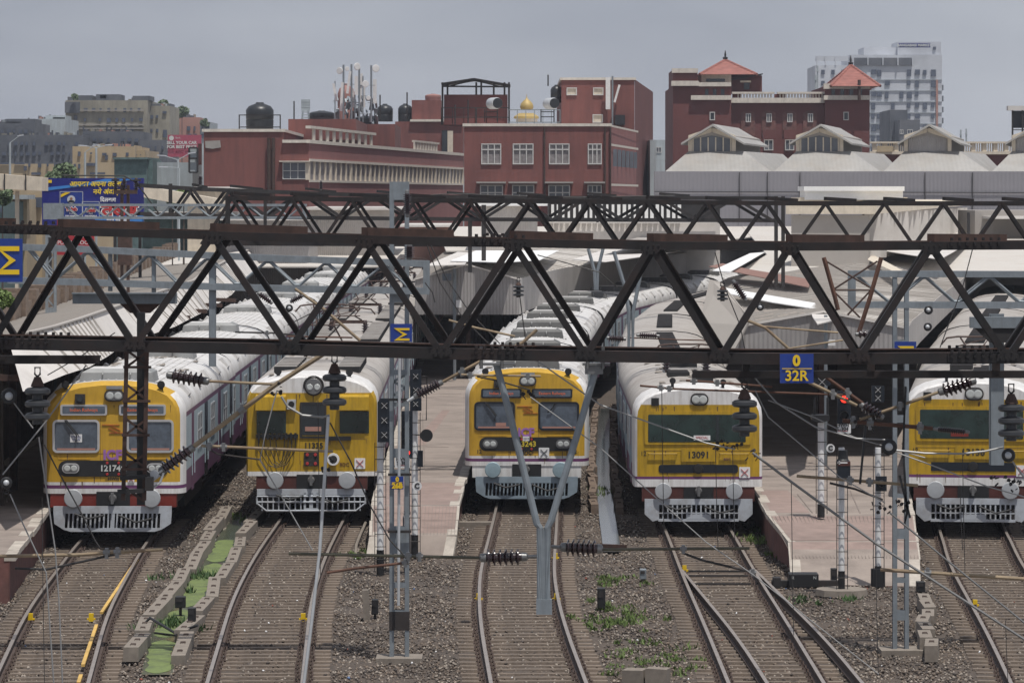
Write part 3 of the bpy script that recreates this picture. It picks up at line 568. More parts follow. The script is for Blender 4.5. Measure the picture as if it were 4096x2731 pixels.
def build_train(i, y0, scale, ncar, kind, label, sides, seed):
    t = TR[i]; x0 = t(y0); root = thing('commuter_train', label, 'train', (x0, y0, 0), 'commuter trains', world=False)
    root.scale = (scale,)*3; hd0 = heading(t, y0+3); root.rotation_euler = (0, 0, 0)
    def place(o, d, hd): o.location = d/scale if 0 else Vector((d.x/scale, d.y/scale, 0)); o.rotation_euler = (0,0,hd)
    # cab
    HM = 'hood_dark' if i == 2 else 'hood_grey'; new = kind == 'A'; Y_ = {'A': 'train_yellow', 'B': 'train_yellow_old', 'C': 'train_yellow_old'}[kind]
    mats = [M['train_white'], M['roof_white'] if new else M['roof_grey'], M['side_blue'], M['side_purple'], M['black'], M[Y_], M['train_purple'], M['train_maroon']]
    if kind == 'A':
        secs = [(0, .88, 0, .965), (.07, .93, 0, .975), (.2, .975, 0, .99), (.45, 1.0)]
        nose = lambda k, j: (5 if (k >= 4 and j < (3 if k >= 11 else 1)) else (6 if k == 2 else 0))
    elif kind == 'C':
        secs = [(0, .94, 0, .955), (.06, .975, 0, .965), (.25, .99, 0, .975), (.7, 1.0, 0, .985), (1.4, 1.0)]
        nose = lambda k, j: (5 if (4 <= k < 10 and j < 0) else (6 if k == 3 else (0 if k < 9 else 0)))
    else:
        secs = [(0, .96, 0, .95), (.06, .98, 0, .96), (.3, .99, 0, .975), (.8, 1.0, 0, .99), (1.4, 1.0)]
        nose = lambda k, j: (5 if (2 <= k < 10 and j < 2) else 0)
    b = coach_body(root, mats, secs, nose)
    hd = heading(t, y0+LCO/2)
    cab = b.build('cab_coach', mats, root, smooth=True); place(cab, Vector((0,0,0)), hd)
    E = thing_front = cab
    side_items(cab, not new, sides, True); underframe(cab, True)
    if kind == 'A':
        old3 = i == 2; fm = M['navy_black'] if old3 else M['silver']
        for s in (-1, 1):
            frame(cab, 'windscreen_frame', s*.93, 2.64, 1.18, .83, .12, 0, .035, .055, fm); plate(cab, 'windscreen', s*.93, 2.64, 1.08, .74, .08, 0, .012, M['glass_cab'])
            bl = MB(); bl.box(s*.93-.48, s*.93+.48, -.016, -.013, 2.29, 2.34); bl.build('window_ledge', M['far_pink'], cab)
            hd_ = plate(cab, 'destination_display', s*.735, 3.30, 1.17, .27, .05, 0, .05, fm); plate(cab, 'display_glass', s*.735, 3.30, 1.07, .19, .03, -.05, .004, M['glass_cab'])
            text('Eastern Railways' if s > 0 else 'Indian Railways', .115, (s*.735, -.058, 3.30), M['led'], cab, 'display_text')
            headlamp(cab, s*1.06, 1.84, .43, .25, -.02, m1='silver' if not old3 else 'fitting')
            w_ = MB(); w_.tube([(s*.93-.28,-.05,3.05),(s*.93+.02,-.07,2.66),(s*.93-.0,-.05,2.5)] if s < 0 else [(s*.93-.1,-.05,3.05),(s*.93-.2,-.07,2.85),(s*.93-.33,-.05,2.75)], .018, 5); w_.tube([(s*.93-.24,-.05,3.05),(s*.93+.08,-.07,2.64)] if s < 0 else [(s*.93-.06,-.05,3.05),(s*.93-.22,-.07,2.85)], .012, 5); w_.build('wiper', M['black'], cab)
            horn(cab, s*1.2, .02, 3.93, .1); panel = frame(cab, 'access_hatch', s*.98, 2.12, .8, .12, .02, 0, .01, .012, M['train_yellow'])
        plate(cab, 'number_band', 0, 1.83, 2.75, .40, .19, 0, .02, M['black'])
        text('12174C' if not old3 else '13243', .21 if not old3 else .22, (.0, -.026, 1.83), M['letter_grey'] if not old3 else M['letter_gold'], cab, 'coach_number', bold=.006)
        text('ICF', .33, (-.02, -.01, 2.16), M['letter_purple'], cab, 'maker_letters', bold=.014)
        text('HWH' if not old3 else 'BDC', .11 if not old3 else .15, (0, -.008, 1.57), M['letter_black'], cab, 'depot_letters', bold=.004)
        l = MB()
        for q in (((-.28,2.92),(.16,2.92)),((-.10,2.72),(.32,2.72)),((-.10,2.92),(.18,2.78)),((-.12,2.84),(.10,2.73))): l.beam((q[0][0],-.008,q[0][1]),(q[1][0],-.008,q[1][1]),.006,.028,up=(0,-1,.01))
        l.build('emblem', M['red_paint'], cab)
        tl = MB()
        for x_ in (-.15,.14):
            for z_ in (1.97,1.69): tl.lathe((x_,-.02,z_),(0,-1,0),[(0,.035),(.03,.03)],10)
        tl.build('tail_light', M['red_paint'], cab)
        headlamp(cab, .03, 3.66, .5, .29, -.03); hb = MB(); hb.box(-.17,.23,-.02,.3,3.82,3.9); hb.build('lamp_mount', M['hood_grey'], cab)
        mk = MB(); mk.box(-.95,-.70,-.10,.02,3.46,3.70); mk.c = 1; mk.lathe((-.825,-.10,3.585),(0,-1,0),[(0,.08),(.02,.075)],14); mk.build('marker_lamp', [M['steel_dim'], M['glass_dark']], cab)
        if not old3:
            pp = plate(cab, 'window_notice', -.93, 2.59, .30, .20, .005, -.013, .004, M['white_paint']); text('SPECIAL\nTRAIN', .07, (-.93, -.021, 2.59), M['sign_blue'], pp, 'notice_text')
            cl = MB(); cl.lathe((.93,.3,2.3),(0,0,1),[(0,.2),(.2,.19),(.28,.07)],12); xplate(cab, .45, 1.56, .16)
        else:
            for s in (-1, 1): text('12', .15, (s*1.38, -.008, 1.61), M['letter_black'], cab, 'end_number', bold=.003)
            xplate(cab, .50, 1.58, .30, red=False); pp = plate(cab, 'window_notice', -.75, 2.4, .3, .1, .005, -.013, .004, M['far_pink'])
            q = plate(cab, 'small_notice', -.02, 1.99, .19, .13, .01, -.02, .01, M['white_paint']); text('12219', .07, (-.02, -.034, 1.99), M['letter_black'], q, 'notice_text')
        bm = MB(); bm.box(-1.58,1.58,.02,.4,.86,1.265); bm.c = 1; bm.box(-.42,.42,-.01,.3,.88,1.25); bm.build('buffer_beam', [M['train_red'] if not old3 else M['train_white'], M['black']], cab)
        buffers(cab, 'buffer_disc' if not old3 else 'buffer_blue'); coupler(cab); cowcatcher(cab, 'cow_white' if not old3 else 'cow_blue')
        ribs(cab); hood(cab, .9, m_=HM); hood(cab, 14.5, m_=HM)
    if kind == 'C':
        plate(cab, 'windscreen_surround', -.02, 2.83, 2.95, .92, .06, 0, .03, M['train_yellow_old'])
        plate(cab, 'windscreen', -.04, 2.82, 2.70, .76, .03, -.03, .008, M['glass_green'])
        wb_ = MB(); wb_.box(.50,.56,-.045,-.03,2.44,3.2); wb_.build('windscreen_pillar', M['glass_dark'], cab)
        n_ = plate(cab, 'window_notice', .1 if i == 3 else -.35, 2.56, .46, .13, .005, -.038, .006, M['white_paint'] if i == 3 else M['train_red'])
        if i == 3: text('SPECIAL', .095, (.1, -.047, 2.56), M['red_paint'], n_, 'notice_text')
        q = plate(cab, 'number_plate', 0, 2.08, .95, .36, .02, 0, .03, M['train_yellow_old']); text('13091' if i == 3 else '13138', .25, (0, -.034, 2.08), M['letter_black'], q, 'coach_number', bold=.006)
        for s in (-1, 1):
            r_ = MB(); r_.tube([(s*.60,-.0,2.12),(s*.60,-.07,2.12),(s*1.38,-.07,2.12),(s*1.38,0,2.12)], .018, 6); r_.build('handrail', M['train_yellow_old'], cab)
            horn(cab, s*.7, .35, 4.12 if s < 0 else 4.08, .09)
        text('12', .17, (-1.52, -.008, 2.12), M['letter_black'], cab, 'end_number'); text('BDC', .1, (.8, -.008, 1.96), M['train_purple'], cab, 'depot_letters')
        plate(cab, 'number_band', 0, 1.70, 2.2, .23, .08 if i == 3 else .01, 0, .015, M['navy_black'])
        lb = MB(); lb.lathe((0,-.01,1.70),(0,-1,0),[(0,.14),(.04,.13),(.045,.09)],18); lb.build('tail_lamp', M['black'], cab)
        xplate(cab, 1.28, 1.60, .30)
        headlamp(cab, .03, 3.62, .50, .34, .02); mk = MB(); mk.box(-1.30,-1.09,-.02,.2,3.44,3.66); mk.build('marker_lamp', M['black'], cab)
        bm = MB(); bm.box(-1.56,1.56,.02,.4,.80,1.24); bm.c = 1; bm.box(-.40,.42,-.01,.3,.78,1.2); bm.build('buffer_beam', [M['train_maroon'], M['black']], cab)
        buffers(cab, 'buffer_disc'); coupler(cab); cowcatcher(cab, 'cow_white', 1.49, .26, .88, 1)
        vents(cab, (0.25,), 2.3, 4.5, .45, .5, dark=True); vents(cab, (-.35,.5), 5.2, 7.0, .6, .6, dark=True); pantograph(cab, 8.2, .35); vents(cab, (0,), 11, 19, .45, .8, dark=True)
    if kind == 'B':
        sh = MB()
        for s, x_ in ((-1,-1.09),(1,1.17)):
            sh = MB(); sh.add([(x_-.42,0,3.42),(x_+.40,0,3.42),(x_+.40,-.22,3.36),(x_-.42,-.22,3.36),(x_-.42,-.24,3.0),(x_+.40,-.24,3.0),(x_-.42,0,3.0),(x_+.40,0,3.0)], [(0,1,2,3),(3,2,5,4),(0,3,4,6),(1,7,5,2)]); sh.build('sunshade', M['train_yellow_old'], cab)
            plate(cab, 'cab_window', x_, 2.66, .80, .60, .02, 0, .02, M['glass_green'])
        frame(cab, 'front_door', .05, 2.72, .72, .98, .03, 0, .03, .05, M['steel_dim']); plate(cab, 'door_window', .05, 2.74, .62, .86, .02, 0, .012, M['glass_dark']); plate(cab, 'window_notice', .05, 2.48, .44, .12, .005, -.013, .01, M['far_pink'])
        ll = MB(); ll.lathe((.06,.25,3.64),(0,-1,0),[(0,.25),(.28,.26),(.30,.24)],24); ll.c = 1; ll.lathe((.06,-.06,3.64),(0,-1,0),[(0,.22),(.01,.21)],24); ll.c = 2
        for q in (-.1,.1): ll.lathe((.06+q,-.07,3.62),(0,-1,0),[(0,.085),(.02,.07)],14)
        ll.c = 0; ll.sweep([(-.05,-.01),(.05,-.01),(.05,.01),(-.05,.01)], [(.06+.28*math.cos(a), -.0, 3.64+.28*math.sin(a)) for a in np.linspace(-.2,3.34,12)]); ll.build('headlight', [M['steel_dim'], M['fitting'], M['lamp_glass']], cab)
        sp = MB(); sp.box(-.66,-.42,-.12,.02,3.02,3.28); sp.c = 1; sp.lathe((-.54,-.12,3.16),(0,-1,0),[(0,.085),(.02,.08)],14); sp.build('marker_lamp', [M['galv_light'], M['black']], cab)
        jm = MB(); jm.box(-1.5,-.36,-.09,-.0,2.24,2.34)
        for k in range(9): jm.box(-1.46+k*.125,-1.40+k*.125,-.14,-.08,2.2,2.38)
        jm.build('jumper_socket', M['black'], cab)
        for k in range(4):
            xa, xb = -1.44+k*.16, -.42-k*.10; cb_ = MB(); zz = 1.44+k*.045; cb_.tube([(xa,-.1,2.2),(xa+.02,-.11,1.9),((xa*3+xb)/4+.02,-.11,zz+.06),((xa+xb)/2,-.11,zz),((xa+xb*3)/4,-.11,zz+.08),(xb-.02,-.11,1.9),(xb,-.1,2.2)], .013, 6); cb_.build('jumper_cable', M['rubber'], cab)
        j2 = MB(); j2.box(.46,1.08,-.08,0,2.17,2.28); j2.build('jumper_socket', M['black'], cab)
        text('11335', .21, (.06, -.008, 2.02), M['letter_black'], cab, 'coach_number', bold=.006); text('BDC', .13, (.9, -.008, 1.51), M['train_maroon'], cab, 'depot_letters')
        tl = plate(cab, 'tail_light_panel', .0, 1.66, .40, .38, .02, 0, .03, M['steel_dim']); rb = MB()
        for x_ in (-.11,.11):
            for z_ in (1.78,1.54): rb.lathe((x_,-.03,z_),(0,-1,0),[(0,.045),(.03,.04)],12)
        rb.build('tail_light', M['red_paint'], tl)
        rd = MB(); rd.lathe((.6,0,1.66),(0,-1,0),[(0,.10),(.1,.11),(.12,.17),(.14,.165)],20); rd.c = 1; rd.lathe((.6,-.14,1.66),(0,-1,0),[(0,.11),(.008,.10)],16); rd.build('side_lamp', [M['white_paint'], M['steel_dim']], cab)
        xplate(cab, 1.32, 1.54, .29); horn(cab, -.93, .5, 4.02, .1); horn(cab, 1.02, .5, 4.0, .1)
        bm = MB(); bm.box(-1.5,1.52,.02,.4,.82,1.26); bm.c = 1; bm.box(-.40,.42,-.01,.3,.74,1.24); bm.build('buffer_beam', [M['train_maroon'], M['black']], cab)
        buffers(cab, 'buffer_disc'); coupler(cab); cowcatcher(cab, 'cow_white', 1.47, .25, .86, 2)
        vents(cab, (-.82, .95), 2.5, 9.0, .95, .62); pantograph(cab, 10.5, 1.1); vents(cab, (-.82, .95), 13.4, 19.6, .85, .62)
    gr = random.Random(seed*7)
    b = MB()
    for k in range(16):                                   # rust and soot runs on the cab face
        x = gr.uniform(-1.5, 1.5); z = gr.choice((3.42, 3.38, 2.2, 1.62, 1.5, 1.5)); L_ = gr.uniform(.06, .3); w_ = gr.uniform(.006, .02); b.quad((x-w_,-.0045,z),(x+w_,-.0045,z),(x+w_*.4,-.0045,z-L_),(x-w_*.4,-.0045,z-L_))
    b.build('rust_run', M['grime'], cab)
    b = MB()
    for z in (2.2,): b.box(-1.5,1.5,-.004,-.001,z-.004,z+.004)
    for x in (-.32,.34): b.box(x-.004,x+.004,-.004,-.001,1.52,3.1 if kind != 'C' else 2.3)
    b.build('panel_seam', M['grime'], cab)
    b = MB()
    for k in range(26): x = gr.uniform(-1.2,1.2); y = gr.uniform(.8,19); L_ = gr.uniform(.3,1.6); z = float(np.interp(abs(x),[.35,.92,1.28],[4.01,3.95,3.86]))+.019; w_ = gr.uniform(.03,.14); b.quad((x-w_,y,z),(x+w_,y,z),(x+w_*.5,y+L_,z),(x-w_*.7,y+L_,z))
    b.build('roof_soot', M['soot'], cab)
    # following coaches
    proto = None; d = LCO+GAP; mats2 = [M['train_white'], mats[1], M['side_blue'], M['side_purple'], M['black']]
    cum = y0+(LCO+GAP)*scale
    for c in range(1, ncar):
        h_ = heading(t, cum+LCO/2)
        if proto is None:
            bb = coach_body(root, mats2, None, None); proto = bb.build('coach', mats2, root, smooth=True)
            side_items(proto, not new, sides, False); underframe(proto)
            if new: ribs(proto); hood(proto, 14.5 if i == 0 else 13.5, m_=HM); hood(proto, 3.5, m_=HM) if i == 2 else None
            elif kind == 'B': vents(proto, (-.82, .95), 1.5, 19, 1.1, .62); pantograph(proto, 9, .4)
            else: vents(proto, (0,), 3, 18, .5, .6, tall=.08, dark=True)
            gw = MB(); gw.box(-.9,.9,-GAP-.02,.05,1.1,3.6); gw.build('gangway', M['navy_black'], proto); o = proto
        else:
            o = copy_tree(proto); o.parent = root
        place(o, Vector((t(cum)-x0, (cum-y0), 0)), h_)
        cum += (LCO+GAP)*scale*math.cos(h_)
    return root
build_train(0, 98.9, 1.03, 8, 'A', 'white and yellow train with ICF lettering, number 12174 and a SPECIAL TRAIN notice', (1,), 1)
build_train(1, 105.4, 1.012, 7, 'B', 'old yellow train with three small cab windows and hanging black jumper cables', (-1,1), 2)
build_train(2, 109.7, .99, 7, 'A', 'central white and yellow train with dark framed windows and number 13243', (1,), 3)
build_train(3, 102.2, .965, 6, 'C', 'train numbered 13091 with one wide cab window and white domed roof', (-1,), 4)
build_train(4, 101.9, 1.01, 5, 'C', 'rightmost train numbered 13138 with a plain dark band', (-1,), 5)
# ---------------- trusses, gantries, masts ----------------
def itp(tab): xs = [a for a, _ in tab]; ys = [b_ for _, b_ in tab]; return lambda x: float(np.interp(x, xs, ys))
def truss(label, Y, dy, dxr, top, bot, nodes, tops, ct, cb, dw, m_, cat='overhead truss', group='rusty overhead trusses', splice=(), ends=None, lac=True):
    """box truss across the tracks: front plane at Y, rear plane at Y+dy"""
    top = itp(top); bot = itp(bot); x0, x1 = ends or (nodes[0], nodes[-1])
    root = thing('overhead_truss', label, cat, P((x0+x1)/2, bot((x0+x1)/2), Y), group)
    def W(px, py, r=0): p = P(px, py, Y); return p+Vector((dxr, dy, 0))*r
    s_ = Y/F; xs = sorted(set([x0, x1]+[x for x in range(int(x0)//200*200, int(x1)+200, 200) if x0 < x < x1]))
    for r in (0, 1):
        for nm, f, h, sg in (('top_chord', top, ct, 1), ('bottom_chord', bot, cb, -1)):
            b = MB(); hh = h*s_; pts = [W(x, f(x), r)+Vector((0, 0, -sg*hh/2)) for x in xs]
            if sg < 0: pts = [W(x, f(x), r)+Vector((0, 0, hh/2)) for x in xs]
            w_ = hh*.75; t_ = hh*.09                                  # channel: web and two flanges
            k = -1 if r == 0 else 1
            b.sweep([(-t_, -hh/2), (t_, -hh/2), (t_, hh/2), (-t_, hh/2)], pts)
            for z_ in (hh/2-t_*.6, -hh/2+t_*.6): b.sweep([(t_+.001, z_-t_*.6), (t_+w_ , z_-t_*.6), (t_+w_, z_+t_*.6), (t_+.001, z_+t_*.6)] if r else [(-w_-t_, z_-t_*.6), (-t_-.001, z_-t_*.6), (-t_-.001, z_+t_*.6), (-w_-t_, z_+t_*.6)], pts)
            for x in splice:
                a, c = W(x-110, f(x-110), r), W(x+110, f(x+110), r); o = Vector((0, -.02, -sg*hh/2)); b.beam(a+o, c+o, .02, hh*.8)
                for q in range(7):
                    p = a.lerp(c, (q+.5)/7); b.lathe(p+o+Vector((0,-.01,hh*.18)), (0,-1,0), [(0,.022),(.03,.02)], 8); b.lathe(p+Vector((0,-.05,.012 if sg > 0 else hh)), (0,0,1), [(0,.02),(.035,.018)], 8)
            nq = len(pts)-1; b.m = [1 if (4*nq+2 <= i < 12*nq+6) else 0 for i in range(len(b.f))]
            b.build(nm, [m_, M['steel_brown'] if Y < 60 else m_], root)  # flanges in rust brown, lighter than the web to paint in a sunlit highlight
        for k in range(len(nodes)-1):
            a, c = (nodes[k], nodes[k+1])
            pa = W(a, (top if tops[k] else bot)(a)+(ct*.5 if tops[k] else -cb*.5), r); pc = W(c, (top if tops[k+1] else bot)(c)+(ct*.5 if tops[k+1] else -cb*.5), r)
            b = MB(); d = (pc-pa).normalized(); pa = pa-d*dw*s_*.55; pc = pc+d*dw*s_*.55; off = Vector((0, (-.03-.024*(k % 2))*(1 if r == 0 else -1), 0)); w_ = dw*s_
            b.beam(pa+off, pc+off, .02, w_, up=(0,0,1)); n_ = d.cross(Vector((0,1,0))).normalized()*(w_/2-.008)
            b.beam(pa+off+n_+Vector((0,.045*(1 if r == 0 else -1),0)), pc+off+n_+Vector((0,.045*(1 if r == 0 else -1),0)), .09, .014)
            b.build('diagonal', m_, root)
    if Y < 60:
        for x, t_ in zip(nodes, tops):
            if not -50 < x < 4150: continue
            y = (top if t_ else bot)(x)+(ct*.5 if t_ else -cb*.5); sg = 1 if t_ else -1; c = W(x, y)+Vector((0,-.066,0)); b = MB()
            b.prism([c+Vector(q) for q in ((-.13,0,.03*sg),(.13,0,.03*sg),(.12,0,-.04*sg),(.06,0,-.10*sg),(-.06,0,-.10*sg),(-.12,0,-.04*sg))][::sg], (0,.008,0))
            for qx, qz in ((-.09,0),(-.03,0),(.03,0),(.09,0),(-.04,-.06),(.04,-.06)): b.lathe(c+Vector((qx,-.001,qz*sg)), (0,-1,0), [(0,.013),(.010,.011)], 7)
            b.build('gusset_plate', m_, root)
    if lac:
        tn = [x for x, t_ in zip(nodes, tops) if t_]
        for a, c in zip(tn[:-1], tn[1:]):
            for q, (u, v) in enumerate(((a, (a+c)/2), )):
                b = MB(); b.beam(W(u, top(u), 0)+Vector((0,.05,.055*Y/43.7*.4+.02)), W(v, top(v), 1)+Vector((0,-.05,.02)), .10, .10*min(1, Y/43.7)); b.build('top_brace', M['steel_brown'] if Y < 60 else m_, root)
    return root
nodesA = [-330,-30,240,540,851,1160,1458,1765,2052,2345,2602,2880,3158,3435,3725,4030,4330]
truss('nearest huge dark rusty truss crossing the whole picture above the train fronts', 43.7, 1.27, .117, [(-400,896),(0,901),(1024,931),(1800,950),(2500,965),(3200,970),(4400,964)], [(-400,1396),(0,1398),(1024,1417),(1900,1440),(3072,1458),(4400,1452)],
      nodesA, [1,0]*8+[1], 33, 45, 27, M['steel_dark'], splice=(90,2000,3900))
nB = []; x = 928-237; tp = []
while x < 4330: nB += [x, x+118]; tp += [1, 0]; x += 237.3
nB = nB[1:]; tp = tp[1:]
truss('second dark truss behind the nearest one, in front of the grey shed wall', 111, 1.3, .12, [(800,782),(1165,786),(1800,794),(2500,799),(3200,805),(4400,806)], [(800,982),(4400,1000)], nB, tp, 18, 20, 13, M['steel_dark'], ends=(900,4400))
nC = [700,771,846,922,1073,1223,1370,1509,1650,1790,1930,2070,2210,2350,2490,2640,2790,2940,3090]
truss('slimmer far truss in front of the long red building', 158, 1.2, -.3, [(540,732),(771,748),(1500,775),(2000,783),(3110,786)], [(540,862),(1100,878),(2000,886),(3110,890)], nC, [0 if i % 2 == 0 else 1 for i in range(len(nC))], 15, 15, 12, M['steel_dim'], ends=(560,3110))
def girder(label, Y, x0, x1, top, bot, nt, nb, t, m_, px_v=(), closed=True, name='lattice_beam'):
    top = itp(top); bot = itp(bot); root = thing(name, label, 'lattice beam', P((x0+x1)/2, bot((x0+x1)/2), Y), 'grey lattice beams'); s_ = Y/F
    xs = list(np.linspace(x0, x1, 7))
    for dy in (0, .45):
        for nm, f, sg in (('top_chord', top, -1), ('bottom_chord', bot, 1)):
            b = MB(); pts = [P(x, f(x), Y)+Vector((0, dy, sg*t*s_/2)) for x in xs]; h = t*s_/2
            b.sweep([(-.012,-h),(.012,-h),(.012,h),(-.012,h)], pts); b.sweep([(-.10,h-.012),(-.0125,h-.012),(-.0125,h),(-.10,h)], pts); b.build(nm, m_, root)
        if closed:
            for x in closed: b = MB(); b.beam(P(x, top(x), Y)+Vector((0,dy,0)), P(x, bot(x), Y)+Vector((0,dy,0)), t*s_, .03, up=(0,1,0)); b.build('end_post', m_, root)
        zz = []
        for a, c in zip(nt, nb): zz += [P(a, top(a)+t*.8, Y)+Vector((0,dy+.04,0)), P(c, bot(c)-t*.8, Y)+Vector((0,dy+.04,0))]
        b = MB(); q = []
        for k, p in enumerate(zz):
            if 0 < k < len(zz)-1: u = (zz[k-1]-p).normalized()*.07; v = (zz[k+1]-p).normalized()*.07; q += [p+u, p+v]
            else: q.append(p)
        b.tube(q, .024, 7); b.build('bent_lacing', m_, root)
    return root
girder('grey lattice beam crossing behind the left half of the nearest truss', 75, 30, 1715, [(0,975),(180,978),(1023,1019),(1715,1044)], [(0,1134),(180,1137),(1023,1166),(1715,1178)], [110,347,592,830,1070,1302,1535], [215,470,710,948,1188,1417,1640], 25, M['galv'], closed=(1705,))
girder('grey lattice beam with open rectangular end at the right side', 76.5, 3400, 4200, [(3400,1084),(4200,1086)], [(3400,1232),(4200,1234)], [3430,3703,3963,4220], [3567,3828,4088,4330], 24, M['galv'], closed=(3411,))
girder('pale grey lattice beam crossing in front of the blue billboard', 140, 250, 1225, [(170,815),(1225,816)], [(170,877),(1225,876)], [260,365,470,575,680,785,890,995,1100,1205], [310,418,523,628,733,838,943,1048,1153,1222], 10, M['galv'], closed=(1215,))
b = MB(); p = P(172, 813, 139.8); q = P(250, 878, 139.8); b.box(p.x, q.x, p.y, p.y+.5, q.z, p.z); tag(b.build('gusset_box', M['galv']), 'square grey bolted steel box at the left end of a lattice beam', 'steel box')
b = MB(); b.beam(P(838,1020,75.5)+Vector((0,.2,0)), P(838,1020,75.5)+Vector((0,.2,0))+Vector((0,0,-.001)), .01,.01)
def drop(label, px, y0, y1, w, Y, m_='galv'):
    b = MB(); a, c = P(px, y0, Y), P(px, y1, Y); s = w*Y/F; b.box(a.x-s/2, a.x+s/2, Y, Y+.02, c.z, a.z)
    for k in (-1, 1): b.box(a.x+k*s/2-.01, a.x+k*s/2+.01, Y+.0205, Y+.12, c.z, a.z)
    return tag(b.build('drop_post', M[m_]), label, 'drop post', 'grey drop posts')
drop('short grey post hanging from the lattice beam over the left train roof', 849, 1020, 1466, 24, 75.1)
drop('wide grey post hanging in front of the rightmost train', 3989, 1255, 1860, 50, 46.2)
drop('thin grey post between the two chords of the left lattice beam', 614, 1005, 1170, 12, 75.1); drop('second thin grey post between the chords of the left lattice beam', 440, 1000, 1165, 12, 75.1)
def mast(label, px, Y, ytop, w, bat, m_='galv', gus='masts', zig=None, zb=-.2):
    root = thing('lattice_mast', label, 'mast', (PX(px, Y), Y, zb), gus); s = Y/F; zt = PZ(ytop, Y); X = PX(px, Y); h = w*s/2
    for k in (-1, 1):
        b = MB(); b.box(X+k*h-.04, X+k*h+.04, Y, Y+.02, zb, zt); b.box(X+k*h-k*.04-.008, X+k*h-k*.04+.008, Y+.0205, Y+.14, zb, zt); b.box(X+k*h-.04, X+k*h+.04, Y+.1405, Y+.16, zb, zt); b.build('leg', M[m_], root)
    b = MB()
    for y0, y1 in bat: z0, z1 = PZ(y1, Y), PZ(y0, Y); b.box(X-h+.041, X+h-.041, Y+.002, Y+.014, z0, z1); b.box(X-h+.041, X+h-.041, Y+.145, Y+.155, z0, z1)
    b.build('batten_plate', M[m_], root)
    if zig:
        b = MB(); y0, y1, n = zig
        for k in range(n):
            a, c = PZ(y0+(y1-y0)*k/n, Y), PZ(y0+(y1-y0)*(k+1)/n, Y); e = 1 if k % 2 else -1; b.beam((X-e*h*.8, Y+.07, a), (X+e*h*.8, Y+.07, c), .05, .012, up=(0,1,0))
        b.build('lacing_bar', M[m_], root)
    b = MB(); b.box(X-h-.3, X+h+.3, Y-.3, Y+.5, zb-.1, zb+.08); b.build('footing', M['kerb'], root)
    return root
MA = mast('tall grey lattice mast standing left of the central platform', 1597, 75.2, 727, 62, [(727,800),(1160,1210),(1395,1410),(1480,1500),(1610,1625),(1795,1830),(1880,1905),(2105,2215),(2330,2350),(2440,2500)], zig=(1500,1605,4))
b = MB(); X = PX(1597, 75.2); b.box(X-.20,X+.20,75.19,75.38,PZ(2520,75.2),PZ(2445,75.2)); b.c=1; b.tube([P(1598,1400,75),P(1594,2420,75)], .028, 8); b.build('mast_pipe', [M['steel_dim'], M['galv_light']], MA)
b = MB()
for y_ in (1598,1897,2125): b.beam(P(1552,y_,75.1), P(1645,y_,75.1), .05, .05)
b.build('collar', M['steel_dim'], MA)
mast('grey open lattice mast on the ballast right of the signal posts', 3604, 76.5, 1085, 48, [(1085,1110),(1360,1380),(1660,1690),(1975,1990),(2115,2155),(2310,2330),(2440,2480)])
mast('slender grey lattice mast rising through the left canopy roof', 203, 132, 937, 34, [(937,950),(1230,1260)], zig=(950,1230,8)); 
def pole(label, px, y0, y1, w, Y, m_, name='steel_column', cat='column', group=None, zb=None):
    b = MB(); a = P(px, y0, Y); z1 = PZ(y1, Y) if zb is None else zb; s = w*Y/F/2; b.box(a.x-s, a.x+s, Y, Y+.02, z1, a.z); b.box(a.x-s, a.x+s, Y+.16, Y+.18, z1, a.z); b.box(a.x-.01, a.x+.01, Y+.0205, Y+.1595, z1, a.z)
    return tag(b.build(name, M[m_]), label, cat, group)
for a in (('far brown post at the left end of the second truss',910,790,985,18,111.5),('far post under the left end of the slim truss',681,735,852,14,158.5),('brown column beside the bent lacing in front of the red building',1060,778,905,12,130),('first of two close columns right of centre behind the second truss',3105,785,1150,14,140),('second of two close columns right of centre behind the second truss',3133,785,1150,14,140),
          ('left dark column standing on the central canopy roof',1880,880,1090,16,165),('right dark column standing on the central canopy roof',1935,820,1055,18,170),('dark column under the second truss near the red building corner',2390,780,890,10,180),('bright drilled column behind the second truss',2237,812,885,10,150)):
    pole(a[0], a[1], a[2], a[3], a[4], a[5], 'steel_dim', group='columns among the trusses')
# black transformer frame by the billboard
fr = thing('switch_frame', 'rusty twin post frame carrying black insulators before the blue billboard', 'switch frame', P(500, 1090, 150))
for k, px in enumerate((487, 512)): b = MB(); a, c = P(px, 740, 150), P(px, 1200, 150); b.box(a.x-.06,a.x+.06,150,150.12,c.z,a.z); b.build('post', M['steel_brown'], fr)
b = MB(); b.box(PX(455,150),PX(548,150),149.9,150.2,PZ(776,150),PZ(760,150)); b.box(PX(472,150),PX(528,150),149.85,150.2,PZ(1060,150),PZ(900,150)); b.build('cross_beam', M['steel_brown'], fr)
for px in (462, 497, 545):
    b = MB(); insulator(b, P(px,765,150), P(px,712,150), .12, 5); b.build('insulator', [M['porcelain'], M['steel_brown']], fr)
b = MB(); b.box(PX(448,150),PX(478,150),149.8,150,PZ(725,150),PZ(717,150)); b.box(PX(530,150),PX(565,150),149.8,150,PZ(725,150),PZ(718,150)); b.tube([P(255,702,150),P(497,704,150),P(545,730,150),P(640,860,150)], .03, 5); b.build('bus_bar', M['steel_dim'], fr)
